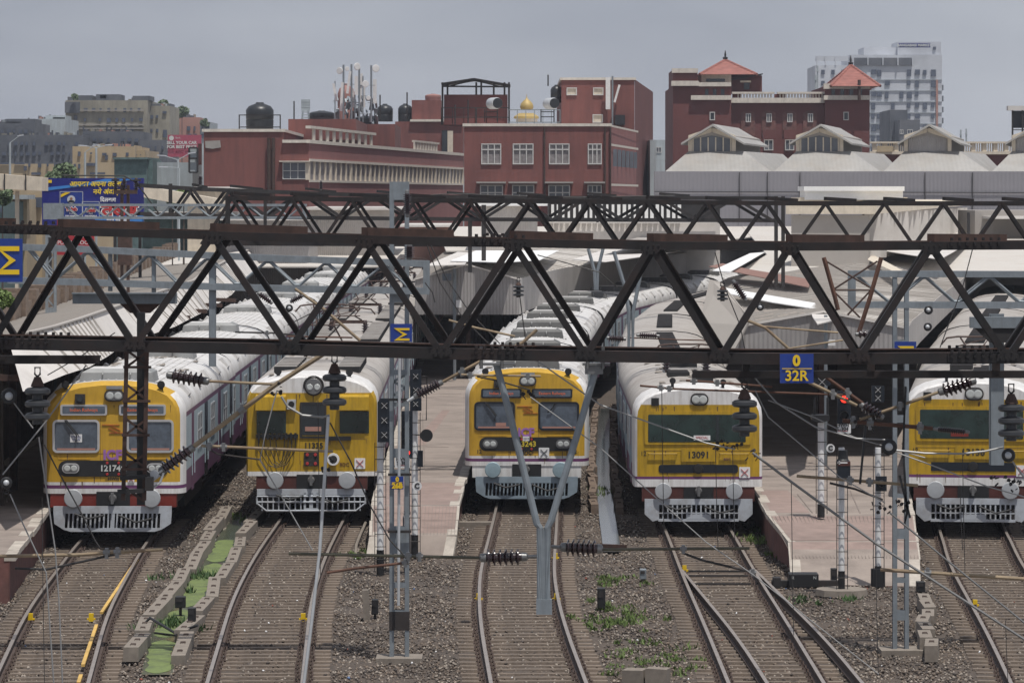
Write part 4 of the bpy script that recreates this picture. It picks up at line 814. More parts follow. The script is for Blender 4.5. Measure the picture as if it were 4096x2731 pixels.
# ---------------- hanging brackets on the nearest truss ----------------
YB = 44.2
dr = thing('drop_bracket', 'brown lattice drop bracket with black column hanging before the ICF train', 'drop bracket', P(550, 1250, YB), 'brackets hung from the nearest truss')
b = MB(); 
for px in (507, 590): b.beam(P(px if px<550 else px-2,1385,YB), P(493 if px<550 else 577,2000,YB), .045, .045)
for k in range(9):
    y0 = 1400+k*68; xl = lambda y: 507-(y-1385)*.023; b.beam(P(xl(y0),y0,YB), P(xl(y0)+82,y0+68*(.9),YB) if k % 2 == 0 else P(xl(y0)+82,y0-60,YB), .012, .028)
    if k % 2: b.beam(P(xl(y0)-12,y0,YB-.03), P(xl(y0)+100,y0,YB-.03), .02, .03)
b.build('lattice_arm', M['tube_rust'] if 0 else M['steel_brown'], dr)
b = MB(); a, c = P(563,1250,YB+.1), P(561,2020,YB+.1); b.box(a.x-.045,a.x+.045,YB+.1,YB+.18,c.z,a.z); b.build('column', M['black'], dr)
b = MB(); b.box(PX(290,YB+1.6),PX(705,YB+1.6),YB+1.6,YB+1.75,PZ(1215,YB+1.6),PZ(1172,YB+1.6)); b.box(PX(290,YB+1.6),PX(705,YB+1.6),YB+1.5,YB+1.599,PZ(1175,YB+1.6),PZ(1170,YB+1.6)); b.c = 1; b.prism([P(480,1216,YB+1.62),P(640,1216,YB+1.62),P(600,1252,YB+1.62),P(520,1252,YB+1.62)], (0,.1,0)); b.build('support_beam', [M['galv'], M['steel_brown']], dr)
b = MB(); b.beam(P(480,1912,YB-.04),P(585,1905,YB-.04),.04,.05); b.beam(P(470,1965,YB-.04),P(580,1962,YB-.04),.04,.05); b.box(PX(580,YB-.1),PX(612,YB-.1),YB-.1,YB,PZ(1960,YB),PZ(1905,YB)); b.build('clamp', M['steel_dim'], dr)
sb = thing('support_beam', 'grey bolted support beam behind the right end of the nearest truss', 'support beam', P(4000, 1300, 46))
b = MB(); b.box(PX(3882,46),PX(4200,46),46,46.12,PZ(1312,46),PZ(1268,46)); b.build('web', M['galv'], sb); b = MB(); b.prism([P(3900,1313,46.02),P(4150,1313,46.02),P(4050,1370,46.02),P(3960,1370,46.02)], (0,.08,0)); b.build('gusset', M['steel_dim'], sb)
# lower ledges under the truss
for lab, x0, x1, y0, y1 in (('short rusty beam under the left end of the nearest truss',-60,400,1422,1455),('long rusty beam carrying discs at the right end of the nearest truss',2770,4200,1483,1512)):
    b = MB(); Y_ = 44.0; b.box(PX(x0,Y_),PX(x1,Y_),Y_,Y_+.02,PZ(y1,Y_),PZ(y0,Y_)); b.box(PX(x0,Y_),PX(x1,Y_),Y_+.0205,Y_+.12,PZ(y0,Y_)-.02,PZ(y0,Y_))
    for k in range(3): xx = x0+(x1-x0)*(.15+.35*k); b.box(PX(xx-14,Y_),PX(xx+14,Y_),Y_-.02,Y_+.1,PZ(y0,Y_)-.001,PZ(1440,Y_))
    tag(b.build('hanger_beam', M['steel_dark']), lab, 'hanger beam', 'hanger beams under the nearest truss')
# central Y shaped drop arm
yb = thing('y_bracket', 'grey tubular Y shaped drop arm hanging before the central train', 'drop arm', P(2180, 2455, 44), 'grey Y shaped drop arms')
b = MB(); b.tube([P(1985,1455,44),P(2040,1660,44),P(2148,2095,44),P(2160,2110,44),P(2160,2455,44)], .042, 10); b.build('left_tube', M['galv'], yb)
b = MB(); b.tube([P(2385,1470,44),P(2320,1700,44),P(2205,2080,44),P(2190,2110,44),P(2190,2455,44)], .042, 10); b.build('right_tube', M['galv'], yb)
b = MB(); b.box(PX(2160,44),PX(2190,44),43.98,44.02,PZ(2450,44),PZ(2115,44)); b.box(PX(2145,44),PX(2208,44),43.95,44.05,PZ(2455,44),PZ(2395,44)); b.build('web_plate', M['galv'], yb)
b = MB()
for x0, x1 in ((1915,2060),(2330,2440)): b.box(PX(x0,44),PX(x1,44),43.9,44.1,PZ(1460,44),PZ(1452,44)); 
b.box(PX(2340,44),PX(2412,44),43.92,44.08,PZ(1495,44),PZ(1462,44))
for px in (1925,2008,2350,2412): b.tube([P(px,1385,43.9),P(px,1475,43.9)], .02, 6)
b.build('clamp', M['fitting'], yb)
y2 = thing('y_bracket', 'farther grey Y shaped drop arm behind the nearest truss right of centre', 'drop arm', P(2520, 1390, 60), 'grey Y shaped drop arms')
for nm, pts in (('left_tube', ((2455,1005),(2500,1150),(2516,1250),(2516,1440))), ('right_tube', ((2570,1050),(2550,1160),(2532,1250),(2532,1440)))): b = MB(); b.tube([P(a, c, 60) for a, c in pts], .03, 8); b.build(nm, M['galv'], y2)
y3 = thing('y_bracket', 'small grey Y shaped drop arm over the central train roof', 'drop arm', P(2385, 1160, 110), 'grey Y shaped drop arms')
for nm, pts in (('left_tube', ((2353,995),(2378,1085),(2382,1160))), ('right_tube', ((2412,995),(2390,1085),(2388,1160)))): b = MB(); b.tube([P(a, c, 110) for a, c in pts], .05, 7); b.build(nm, M['galv'], y3)
# rusty trestle right
ts = thing('trestle', 'rusty A shaped trestle with crossed braces behind the truss at right', 'trestle', P(3400, 1340, 70))
for nm, q in (('leg', ((3295,1030),(3340,1190),(3352,1240))), ('leg', ((3525,1030),(3480,1190),(3435,1330)))): b = MB(); b.tube([P(a, c, 70) for a, c in q], .045, 6); b.build(nm, M['tube_rust'], ts)
b = MB()
for a, c in (((3305,1045),(3480,1150)),((3510,1045),(3330,1160)),((3340,1160),(3480,1160)),((3340,1170),(3440,1270)),((3480,1165),(3390,1260))): b.tube([P(*a,70), P(*c,70)], .018, 5)
b.build('cross_brace', M['steel_brown'], ts)
# ---------------- insulators and cantilever tubes ----------------
def disc_string(label, px, y0, y1, Y, r=50, n=3):
    root = thing('disc_insulator', label, 'insulator', P(px, y0, Y), 'hanging disc insulators'); s = Y/F; a, c = P(px, y0, Y), P(px, y1, Y); L = a.z-c.z
    b = MB(); pr = [(0, r*s*.18), (L*.12, r*s*.35), (L*.2, r*s*.42)]
    for k in range(n):
        t0 = L*(.2+.8*k/n); st = L*.8/n; pr += [(t0, r*s*.42), (t0+st*.06, r*s*.8), (t0+st*.2, r*s), (t0+st*.45, r*s*1.02), (t0+st*.6, r*s*.86), (t0+st*.62, r*s*.42)]
    pr.append((L*.99, r*s*.4)); b.lathe(a, (0,0,-1), pr, 20); b.build('disc_stack', M['porcelain_grey'], root, smooth=True)
    b = MB(); b.lathe(a, (0,0,-1), [(-.01, r*s*.25), (L*.14, r*s*.5), (L*.19, r*s*.55)], 12); b.build('cap', M['steel_brown'], root)
    b = MB(); h = r*s*.9; b.tube([a+Vector((0,0,h*.1)), a+Vector((.03,0,h*.3)), a+Vector((.03,0,h*.9)), a+Vector((-.03,0,h*.9)), a+Vector((-.03,0,h*.3)), a+Vector((0,0,h*.1))], .012, 5); b.build('shackle', M['steel_dim'], root)
    return root
disc_string('thick black disc insulator hanging left of the ICF train', 150, 1510, 1698, 43.9)
disc_string('thick black disc insulator hanging before the old train', 1338, 1458, 1640, 43.9, 48); 
disc_string('thick black disc insulator hanging before train 13091', 2978, 1560, 1746, 43.9, 50)
disc_string('thick black disc insulator hanging before the rightmost train', 4045, 1578, 1765, 43.9, 52)
disc_string('small grey disc insulator hanging over the central platform', 2074, 1130, 1190, 80, 22)
disc_string('small disc insulator hanging left of the twisted pale sheet', 2890, 1148, 1205, 60, 22)
def rodins(label, x0, y0, x1, y1, Y, r=30, n=6, Y2=None, group='ribbed insulators'):
    b = MB(); insulator(b, P(x0, y0, Y), P(x1, y1, Y2 or Y), r*Y/F, n, core=.5)
    return tag(b.build('rod_insulator', [M['porcelain'], M['fitting']], smooth=True), label, 'insulator', group)
def tubeo(label, pts, r, Y, m_='tube_tan', name='cantilever_tube', cat='cantilever tube', group='cantilever tubes', caps=()):
    root_pts = [P(p[0], p[1], p[2] if len(p) > 2 else Y) for p in pts]; b = MB(); b.tube(root_pts, r, 8); b.c = 1
    for t in caps:
        i = min(int(t*(len(root_pts)-1)), len(root_pts)-2); p = root_pts[i].lerp(root_pts[i+1], t*(len(root_pts)-1)-i); d = (root_pts[i+1]-root_pts[i]).normalized()
        b.tube([p-d*.04, p+d*.04], r*1.6, 8); b.box(p.x-.02, p.x+.02, p.y-.03, p.y+.03, p.z-r*3.2, p.z+r*2.6)
    return tag(b.build(name, [M[m_], M['fitting']]), label, cat, group)
Yc = 44.4
rodins('ribbed insulator over the white roof of the ICF train', 665, 1498, 838, 1526, Yc, 30)
tubeo('thin brown tube from the roof insulator to the long bamboo coloured tube', [(830,1524),(1110,1537)], .016, Yc)
rodins('ribbed insulator slanting before the ICF train right headlight', 637, 1888, 778, 1785, Yc, 30)
tubeo('thick tan tube rising from the left train to the truss above the old train', [(768,1790),(1100,1540),(1318,1400)], .028, Yc, caps=(.3,))
tubeo('slim tan tube crossing the old yellow train front', [(805,1782),(1332,1805)], .017, Yc, caps=(.06,.17)); tubeo('dark bent arm under the slim tube before the old train', [(845,1800),(870,1815),(1045,1838)], .010, Yc, 'steel_dim')
b = MB(); 
for a, c in (((612,1905),(650,1880)),((600,1930),(640,1900)),((600,1960),(640,1930)),((640,1930),(655,1890))): b.tube([P(*a,Yc-.05), P(*c,Yc-.05)], .014, 6)
b.lathe(P(618,1895,Yc-.1), (0,-1,0), [(0,.05),(.04,.05)], 12); tag(b.build('swivel_bracket', M['galv_light']), 'pale swivel bracket bolted to the brown lattice drop bracket', 'bracket')
rodins('ribbed insulator right of the tall mast above the signals', 1655, 1588, 1772, 1526, Yc+.4, 22, 8); tubeo('tan tube from the mast insulator up to the truss over the platform', [(1765,1530),(1930,1440)], .018, Yc+.4, caps=(.5,))
tubeo('grey arm joining the mast to its slanting insulator', [(1630,1605),(1662,1585)], .02, Yc+.4, 'galv_light')
tubeo('thin tube across the roof edge of the central train', [(1845,1498),(1905,1500),(2163,1504)], .013, Yc, caps=(.3,.9)); tubeo('thin dark arm above the central train displays', [(1908,1506),(1990,1522),(2122,1560)], .009, Yc, 'steel_dim')
tubeo('long olive tube crossing low in front of the tall mast', [(1155,2213),(1925,2230)], .018, Yc, 'tube_olive', caps=(.62,.68)); rodins('ribbed insulator left of the Y shaped drop arm', 1918, 2230, 2112, 2226, Yc, 34); tubeo('rusty slanting tube in front of the foot of the tall mast', [(1308,2290),(1420,2272),(1625,2250)], .016, Yc, 'tube_rust', caps=(.99,))
rodins('ribbed insulator right of the Y shaped drop arm', 2240, 2187, 2412, 2195, Yc, 36); tubeo('olive tube from the right insulator over the turnout rails', [(2410,2197),(2998,2192)], .017, Yc, 'tube_olive', caps=(.55,)); tubeo('dark slanting arm over the turnout rails', [(2735,2212),(2810,2240),(3015,2288)], .014, Yc, 'steel_dim', caps=(.99,))
b = MB(); b.tube([P(2112,2226,Yc), P(2150,2224,Yc)], .022, 8); b.tube([P(2205,2185,Yc), P(2245,2188,Yc)], .022, 8); tag(b.build('pin_joint', M['fitting']), 'pair of steel pins fixing both insulators to the Y shaped drop arm', 'pin joint')
tubeo('tan tube over the platform between signal posts', [(3187,1903),(3672,1941)], .018, Yc, caps=(.44,.6)); tubeo('dark bent arm below the tan tube on the right platform', [(3319,1931),(3420,1955),(3531,1998)], .013, Yc, 'steel_dim')
tubeo('rusty thick tube pointing at the rightmost train windscreen', [(3370,1682),(3480,1692),(3730,1713)], .024, Yc, 'tube_rust', caps=(.2,.5,.9)); rodins('pale small ribbed insulator before the rightmost windscreen', 3732, 1715, 3880, 1728, Yc, 13, 12); 
tubeo('left of two parallel tubes above the round C plate', [(3235,1528),(3428,1621)], .020, Yc, caps=(.5,)); tubeo('right of two parallel tubes above the round C plate', [(3300,1505),(3451,1613)], .020, Yc, 'tube_rust', caps=(.6,)); rodins('dark ribbed insulator where the two parallel tubes end', 3440, 1615, 3535, 1672, Yc, 22, 5)
tubeo('tan tube rising right towards the black ribbed insulator', [(3439,1678),(3600,1622),(3755,1568)], .018, Yc, caps=(.5,)); rodins('black ribbed insulator above the rightmost train roof', 3752, 1570, 3905, 1520, Yc, 30, 6)
tubeo('long brown tube crossing the lower right track', [(3522,2277),(4150,2318)], .022, Yc, 'tube_tan', caps=(.3,)); tubeo('brown tube crossing the lower left tracks', [(-40,2224),(300,2218),(652,2196)], .021, Yc, 'tube_tan', caps=(.68,.74)); tubeo('dark arm under the tube over the leftmost track', [(60,2272),(185,2276),(205,2272),(478,2212)], .014, Yc, 'steel_dim')
tubeo('upper thin brown tube over the dome of train 13091', [(2744,1521),(2900,1532),(3089,1547)], .013, Yc, 'tube_rust', caps=(.1,.4)); tubeo('lower thin brown tube over the dome of train 13091', [(2560,1542),(2699,1555),(3378,1579)], .012, Yc, 'tube_rust', caps=(.3,.42))
tubeo('thin tube behind the truss above train 13091 roof', [(2510,1350),(2700,1358),(2860,1362)], .010, 60, 'tube_rust'); rodins('left black insulator on the train 13091 roof line', 2426, 1351, 2505, 1356, 60, 14, 8); rodins('right rusty insulator on the train 13091 roof line', 2545, 1340, 2640, 1344, 60, 12, 8)
tubeo('slanting tan tube behind the truss left of the blue sigma sign', [(1180,1155),(1300,1240),(1440,1362)], .028, 70); tubeo('thin tan tube lying over the left train roof', [(940,1328),(1100,1332),(1180,1340)], .014, 60, 'steel_dim', caps=(.4,)); rodins('small insulator over the left train roof behind the truss', 1160, 1208, 1215, 1180, 70, 13, 6); rodins('second small insulator over the left train roof', 1030, 1170, 1090, 1215, 70, 13, 6)
tubeo('long tan tube sloping down before the grey right valance', [(2980,1278),(3060,1310),(3155,1395)], .020, 50); tubeo('thin tan tube before the grey corrugated right valance', [(3050,1305),(3200,1318),(3352,1330)], .013, 50); rodins('white capped insulator on the right open mast', 3420, 1337, 3520, 1336, 50, 16, 4); tubeo('tan rod under the white capped insulator', [(3130,1398),(3372,1360)], .012, 50)
rodins('slanting grey insulator beside the twisted pale sheet', 2930, 1120, 2985, 1205, 60, 16, 8); rodins('tall black insulator on the tall mast top', 1630, 870, 1628, 760, 74, 17, 10); rodins('dark stacked insulator behind the truss by the tall mast', 1637, 1040, 1637, 975, 74, 22, 6); rodins('black insulator standing on the slim far truss', 1284, 762, 1284, 722, 158, 8, 6); rodins('black insulator left of the red building on the slim truss', 801, 745, 801, 700, 158, 11, 6)
tubeo('tan tube crossing before the central platform roof', [(1795,1280),(1900,1310),(2060,1345)], .016, 55); tubeo('short tan tube over the central train roof', [(2050,1390),(2090,1370),(2148,1318)], .022, 50); tubeo('thin pipe along the truss over the old train roof', [(1150,1345),(1410,1350)], .012, 55, 'tube_rust')
def pulley(label, px, py, r, Y=44.1):
    b = MB(); s = r*Y/F; b.lathe(P(px,py,Y), (0.15,-1,0), [(0,s*.9),(.01,s),(.03,s),(.05,s*.8)], 20); b.c = 1; b.lathe(P(px,py,Y-.05), (0.15,-1,0), [(0,s*.5),(.03,s*.45),(.05,s*.2)], 14)
    tag(b.build('strain_insulator', [M['black'], M['galv_light']]), label, 'strain insulator', 'round strain insulators')
pulley('round black strain insulator with pale centre at the left edge', 36, 1584, 33); pulley('brown round strain insulator at the lower left edge', 25, 1930, 24); pulley('round black strain insulator right of the twin tubes', 3555, 1787, 32); pulley('round black strain insulator before the rightmost train number', 4032, 1820, 28); pulley('black disc over the left train roof behind the truss', 1157, 1232, 15, 70); pulley('upper pale disc insulator beside the right mast', 3713, 1240, 18, 75); pulley('lower pale disc insulator beside the right mast', 3710, 1307, 17, 75); pulley('dark round insulator on the twisted sheet', 3040, 1228, 15, 60)
for lab, q in (('black flat bar hanging between the twin tubes and the platform tube',((3462,1700),(3440,1935))),('long black bar hanging left of the open right mast',((3622,1545),(3612,1800),(3628,2050),(3618,2095))),('thin black bar beside the long black bar',((3598,1900),(3640,2070)))):
    b = MB(); pts = [P(*p,44.3) for p in q]; b.sweep([(-.02,-.012),(.02,-.012),(.02,.012),(-.02,.012)], pts); tag(b.build('hanging_bar', M['black']), lab, 'bar', 'black bars near the right mast')
# clusters of clamps
def clamps(label, px, py, w, h, n, Y=44.3, seed=1):
    R = random.Random(seed); b = MB()
    for _ in range(int(n*.45)):
        a = P(px+R.uniform(-w,w), py+R.uniform(-h,h), Y+R.uniform(-.05,.05)); d = Vector((R.uniform(-1,1), R.uniform(-.3,.3), R.uniform(-1,1))).normalized()*R.uniform(.012,.026)
        b.tube([a-d, a+d], R.uniform(.005,.011), 6)
        if R.random() < .4: b.lathe(a, (R.uniform(-1,1),-1,R.uniform(-1,1)), [(0,.02),(.02,.02)], 8)
    tag(b.build('wire_clamp', M['steel_dim']), label, 'wire clamp', 'clamps on the overhead wires')
for a in (('dark clamps under the disc insulator before train 13091',2915,1780,60,22,34,1),('dark clamps beside train 13091 number',3010,1815,35,25,22,2),('clamp cluster over the foot of the right open mast',3560,2030,75,28,44,3),('clamp cluster before the rightmost train buffer',4020,1935,60,30,36,4),('clamps under the round lamp of the old train',1310,1855,22,32,22,5),('clamp above the tan tube joint before the old train',1108,1555,22,25,16,6),('clamps below the brown strain insulator at left',35,1975,14,26,14,7),('small hook and clamps over the central train displays',2125,1577,50,14,20,8),('clamps between the twin tubes and C plate',3480,1690,60,35,26,9)):
    clamps(a[0], *a[1:6], seed=a[6])
# ---------------- wires ----------------
WG = 'overhead wires'
def wire(label, pts, r=.008, Y=44.2, m_='wire_light'):
    b = MB(); b.tube([P(p[0], p[1], p[2] if len(p) > 2 else Y) for p in pts], r, 5); return tag(b.build('overhead_wire', M[m_]), label, 'wire', WG)
wire('pale wire from the truss down across the ICF train to the left edge', [(344,1461),(180,1690),(11,1897)], .009)
wire('pale wire falling from the left discs past the leftmost track', [(155,1748),(221,2200),(236,2400),(250,2731)], .009); wire('second pale wire falling at the left edge', [(40,1975),(90,2090),(185,2290),(215,2731)], .009); wire('short pale wire from the strain insulator to the discs', [(40,1590),(132,1712)], .009)
wire('dark wire drooping across the ICF train number', [(178,1778),(225,1870),(330,2060),(380,2160),(400,2190)], .009, m_='wire_dark'); wire('pale wire from the tube joint to the second track', [(1108,1560),(1060,1740),(1040,1838),(1170,2060),(1250,2200)], .008); wire('thick pale jumper looping to the discs before the old train', [(1125,1585),(1150,1625),(1210,1660),(1290,1668),(1318,1660)], .014)
wire('thick grey wire falling beside the second track', [(1313,1665),(1300,1880),(1279,2200),(1245,2500),(1212,2760)], .020, m_='galv_light'); wire('dark wire from the discs to the mast foot', [(1320,1690),(1400,1840),(1480,2020),(1560,2160),(1612,2215)], .009, m_='wire_dark')
wire('pale contact wire from the central train to train 13091', [(2133,1432),(2400,1618),(2824,1771),(2940,1796)], .009); wire('thick rod wire crossing the right platform to the corner', [(3010,1810),(3126,1898),(3503,2172),(4150,2590)], .016, m_='fitting'); wire('thin pale wire from the central displays across the turnout', [(2121,1587),(2400,1790),(2824,2167),(3016,2300),(3515,2695)], .007)
wire('pale catenary curving past the right disc insulator', [(3010,1500),(3106,1610),(3261,1707),(3424,1753),(3540,1758)], .010); wire('thin pale wire over the red signal', [(3072,1600),(3260,1670),(3420,1750),(3700,1830)], .007); wire('thin wire sloping to the platform signal posts', [(3020,1560),(3072,1667),(3359,1908),(3540,2010)], .007)
wire('pale jumper wire sagging between the two right strain insulators', [(3571,1799),(3700,1812),(3847,1814),(3940,1804),(4013,1788)], .012); wire('thin pale wire crossing the rightmost train number', [(3560,1800),(3700,1850),(3950,1945),(4110,1990)], .008); wire('pale wire falling right of the last disc insulator', [(4050,1845),(4110,1930)], .010); wire('wire sloping to the lower right corner', [(3560,2050),(3800,2250),(4110,2500)], .012, m_='fitting')
for lab, px, y0, y1 in (('thin dropper across the left side of train 13091',2647,1560,2180),('thin dropper across the plate of train 13091',2862,1780,2190),('thin dropper right of the plate of train 13091',2930,1785,2190),('thin dropper left of the old train lamp panel',1272,1600,2300),('thin dropper over the platform beside train 13091',3165,1920,2540),('thin dropper over the rightmost train',3850,1800,2290),('second thin dropper over the rightmost train',3840,1940,2200),('thin dropper hanging below the black signal base',3503,2180,2690),('thin dropper left of the leftmost rail',168,1990,2731),('thin dropper by the right lower track',4022,2480,2731)):
    wire(lab, [(px,y0),(px+4,(y0+y1)/2),(px+10,y1)], .0045, m_='wire_dark')
for lab, pts in (('pair of thin wires down the grey central valance, left one',((1708,980),(1760,1130),(1850,1270),(1990,1410))),('pair of thin wires down the grey central valance, right one',((1722,980),(1790,1120),(1880,1250),(2000,1375))),('sagging far wire over the central canopy',((2150,1020),(2260,1050),(2400,1090),(2470,1150))),('long thin wire over the twisted pale sheet',((2860,1010),(2900,1150),(2960,1300),(2980,1400))),('thin wire beside the right trestle',((3900,960),(3850,1150),(3760,1390))),('thin wire across the left canopy roof',((190,1500),(330,1420),(460,1330))),('thin wire right of the left lattice beam end',((1700,1130),(1730,1170),(1740,1210))),('thin dark wire crossing above the left train roof',((1150,1300),(1250,1250),(1400,1220))),('thin wire from the central disc insulator to the roof',((2080,1190),(2090,1270),(2105,1380)))):
    wire(lab, [(a, c, 60) for a, c in pts], .009, m_='wire_dark')
wire('far catenary sagging over the red building base', [(1560,792,140),(1800,775,140),(2300,790,140),(2700,782,140)], .015, m_='wire_dark')
# ---------------- signs ----------------
def board(label, x0, x1, y0, y1, Y, m_='sign_blue', name='sign_board', cat='sign', group=None, d=.02):
    root = thing(name, label, cat, P((x0+x1)/2, y1, Y), group); b = MB(); b.box(PX(x0,Y),PX(x1,Y),Y,Y+d,PZ(y1,Y),PZ(y0,Y)); b.build('panel', M[m_] if isinstance(m_, str) else m_, root); return root
def sigma(root, x0, x1, y0, y1, Y, m_='sign_yellow'):
    def u(a, c): return P(x0+(x1-x0)*a, y0+(y1-y0)*c, Y-.012)
    t = .17; b = MB()
    for q in ([(0,0),(1,0),(1,t),(.28,t)], [(0,0),(.28,t-.01),(.86,.5),(.58,.5)], [(.58,.5),(.86,.5),(.28,1-t+.01),(0,1)], [(0,1),(.28,1-t),(1,1-t),(1,1)]): b.prism([u(*p) for p in q][::-1], (0,.008,0))
    b.build('sigma_mark', M[m_], root)
SG = 'blue signs with yellow marks'
r_ = board('large blue sign with yellow sigma mark at the left edge of the truss', -60, 90, 955, 1128, 43.4, group=SG); sigma(r_, -20, 77, 985, 1098, 43.4)
r_ = board('blue sign with yellow sigma mark on the tall central mast', 1562, 1648, 1295, 1367, 75.0, group=SG); sigma(r_, 1575, 1638, 1312, 1362, 75.0)
r_ = board('blue sign half hidden by the truss on the right mast', 3578, 3665, 1366, 1440, 76.2, group=SG); sigma(r_, 3590, 3655, 1384, 1436, 76.2)
r_ = board('blue 0/32R number sign clamped to the nearest truss', 3120, 3254, 1415, 1532, 43.3, group=SG)
text('0', .165, P(3186,1444,43.28), M['sign_yellow'], r_, 'sign_text', bold=.008); text('32R', .165, P(3186,1504,43.28), M['sign_yellow'], r_, 'sign_text', bold=.003); b = MB(); b.beam(P(3128,1474,43.29), P(3248,1474,43.29), .006, .008); b.build('dividing_line', M['sign_yellow'], r_)
r_ = board('small blue 0/26B number sign low on the tall mast', 1563, 1614, 1905, 1956, 74.9, group=SG); text('0', .12, P(1589,1917,74.88), M['sign_yellow'], r_, 'sign_text', bold=.008); text('26B', .135, P(1589,1943,74.88), M['sign_yellow'], r_, 'sign_text', bold=.008); b = MB(); b.beam(P(1567,1929,74.89), P(1610,1929,74.89), .006, .01); b.build('dividing_line', M['sign_yellow'], r_)
# ---------------- signals ----------------
def signal(label, px, pyb, zb, w, ytop, yblack, heads, Yo=0, ladder=1, group='signal posts'):
    Y = G(px, pyb, zb).y; s = Y/F; X = PX(px, Y); root = thing('signal_post', label, 'signal', (X, Y, zb), group)
    b = MB(); zk = PZ(yblack, Y); zt = PZ(ytop, Y); r = w*s/2; b.lathe((X,Y,zb), (0,0,1), [(0, r*1.15), (zk-zb, r*1.15)], 16); b.c = 1; b.lathe((X,Y,zk), (0,0,1), [(0, r), (zt-zk, r)], 16); b.build('post', [M['black'], M['white_paint']], root, smooth=True)
    if ladder:
        b = MB(); L = ladder*1.0
        for k in (0, 1): xx = X+L*(r+.03+k*.0) if 0 else X+(L*(r+.06) if k else -L*(r+.05)); b.tube([(xx, Y-.12, zb+.1), (xx, Y-.12, zt-.05)], .010, 5)
        z = zb+.4
        while z < zt-.1: b.tube([(X-r-.05, Y-.12, z), (X+r+.06, Y-.12, z)], .010, 5); z += .30
        b.build('ladder', M['steel_dim'], root)
    for h in heads:
        kind, hx, y0, y1, hw = h[:5]; Xh = PX(hx, Y); z0, z1 = PZ(y1, Y), PZ(y0, Y); ww = hw*s/2; n = h[5]; st = h[6]
        b = MB()
        if kind == 'round': b.prism([(Xh-ww,Y-.3,z0),(Xh+ww,Y-.3,z0),(Xh+ww,Y-.3,z1-ww*.6),(Xh+ww*.6,Y-.3,z1),(Xh-ww*.6,Y-.3,z1),(Xh-ww,Y-.3,z1-ww*.6)], (0,.03,0))
        else: b.box(Xh-ww, Xh+ww, Y-.3, Y-.27, z0, z1)
        b.box(Xh-ww*.6, Xh+ww*.6, Y-.2699, Y-.1, z0+.05, z1-.05)
        hd = b.build('signal_head', M['navy_black'], root)
        for k in range(n):
            zc = z1-(z1-z0)*(k+.5)/n; b = MB(); b.lathe((Xh,Y-.3,zc), (0,-1,0), [(0, ww*.5), (.02, ww*.5)], 16); b.c = 0
            lit = st == k+1
            b.build('lens', M['signal_red'] if lit else M['black'], hd)
            b = MB(); b.sweep([(-.005,0),(.005,0),(.005,.16),(-.005,.16)], [(Xh+ww*.58*math.cos(a), Y-.3, zc+ww*.58*math.sin(a)) for a in np.linspace(-.1,3.24,9)])
            if st == 0:
                b = MB(); e = ww*.42
                for q in (-1, 1): b.beam((Xh-e, Y-.325, zc-q*e), (Xh+e, Y-.325, zc+q*e), .006, .022, up=(0,-1,.001))
                b.build('cross_tape', M['white_paint'], hd)
            else:
                b = MB(); b.lathe((Xh,Y-.30,zc+ww*.1), (0,-1,-.1), [(0,ww*.62),(.14,ww*.62),(.14,ww*.58),(0,ww*.58)], 14); b.build('hood', M['black'], hd)
    return root, Y, s
r1, Y1, s1 = signal('left signal post by the central platform, black head with three white crosses', 1521, 2300, -.2, 26, 1760, 2198, [('round',1539,1590,1765,54,3,0)])
r2, Y2, s2 = signal('right signal post on the central platform end with a tall crossed head', 1659, 2226, -.2, 25, 1640, 2138, [('box',1664,1475,1640,46,3,0)])
b = MB(); b.tube([P(1690,1505,Y2),P(1708,1505,Y2),P(1705,1680,Y2),P(1660,1682,Y2)], .015, 5); b.build('guard_rail', M['steel_dim'], r2)
b = MB(); c_ = P(1706,1741,Y2-.3); b.lathe(c_, (0,-1,0), [(0,.16),(.02,.16)], 20); b.tube([c_, c_+Vector((-.35,.3,0))], .012, 5); b.build('round_disc', M['black'], r2)
r3, Y3, s3 = signal('signal post hidden behind the tall mast with a lit red lamp', 1625, 2290, -.2, 18, 1850, 2250, [('box',1629,1640,1830,46,4,4)], ladder=0)
def cplate(parent, px, py, Y, r=19):
    b = MB(); s = r*Y/F; b.lathe(P(px,py,Y-.45), (0,-1,0), [(0,s),(.015,s)], 24); b.build('letter_disc', M['white_paint'], parent); text('C', s*1.5, P(px,py,Y-.475), M['letter_black'], parent, 'disc_letter', bold=.008)
cplate(r2, 1668, 1943, Y2); 
def wplate(parent, x0, x1, y0, y1, Y, lines, sz):
    b = MB(); b.box(PX(x0,Y),PX(x1,Y),Y-.36,Y-.35,PZ(y1,Y),PZ(y0,Y)); b.build('name_plate', M['white_paint'], parent)
    for k, l in enumerate(lines): text(l, sz, P((x0+x1)/2, y0+(y1-y0)*(k+.5)/(len(lines)+(.3 if len(lines) > 1 else 0)), Y-.37), M['letter_black'], parent, 'plate_text', bold=.003)
    if len(lines) > 1: b = MB(); b.beam(P(x0+8,y1-5,Y-.365), P(x1-8,y1-5,Y-.365), .004, .012); b.build('plate_line', M['red_paint'], parent)
wplate(r3, 1582, 1641, 1826, 1866, Y3, ['HWH', 'S-303'], .13); wplate(r3, 1616, 1641, 2041, 2062, Y3, ['333'], .12)
b = MB(); 
for x0, x1, y0, y1 in ((1672,1692,1800,1865),(1616,1640,1985,2040),(1612,1634,2062,2105)): b.box(PX(x0,Y2),PX(x1,Y2),Y2-.2,Y2-.02,PZ(y1,Y2),PZ(y0,Y2))
tag(b.build('relay_box', M['navy_black']), 'black relay boxes between the central signal posts', 'relay box')
r4, Y4, s4 = signal('farther signal post standing on the right platform with black foot', 3284, 2068, .84, 26, 1690, 2015, [('box',3284,1480,1540,70,2,0)])
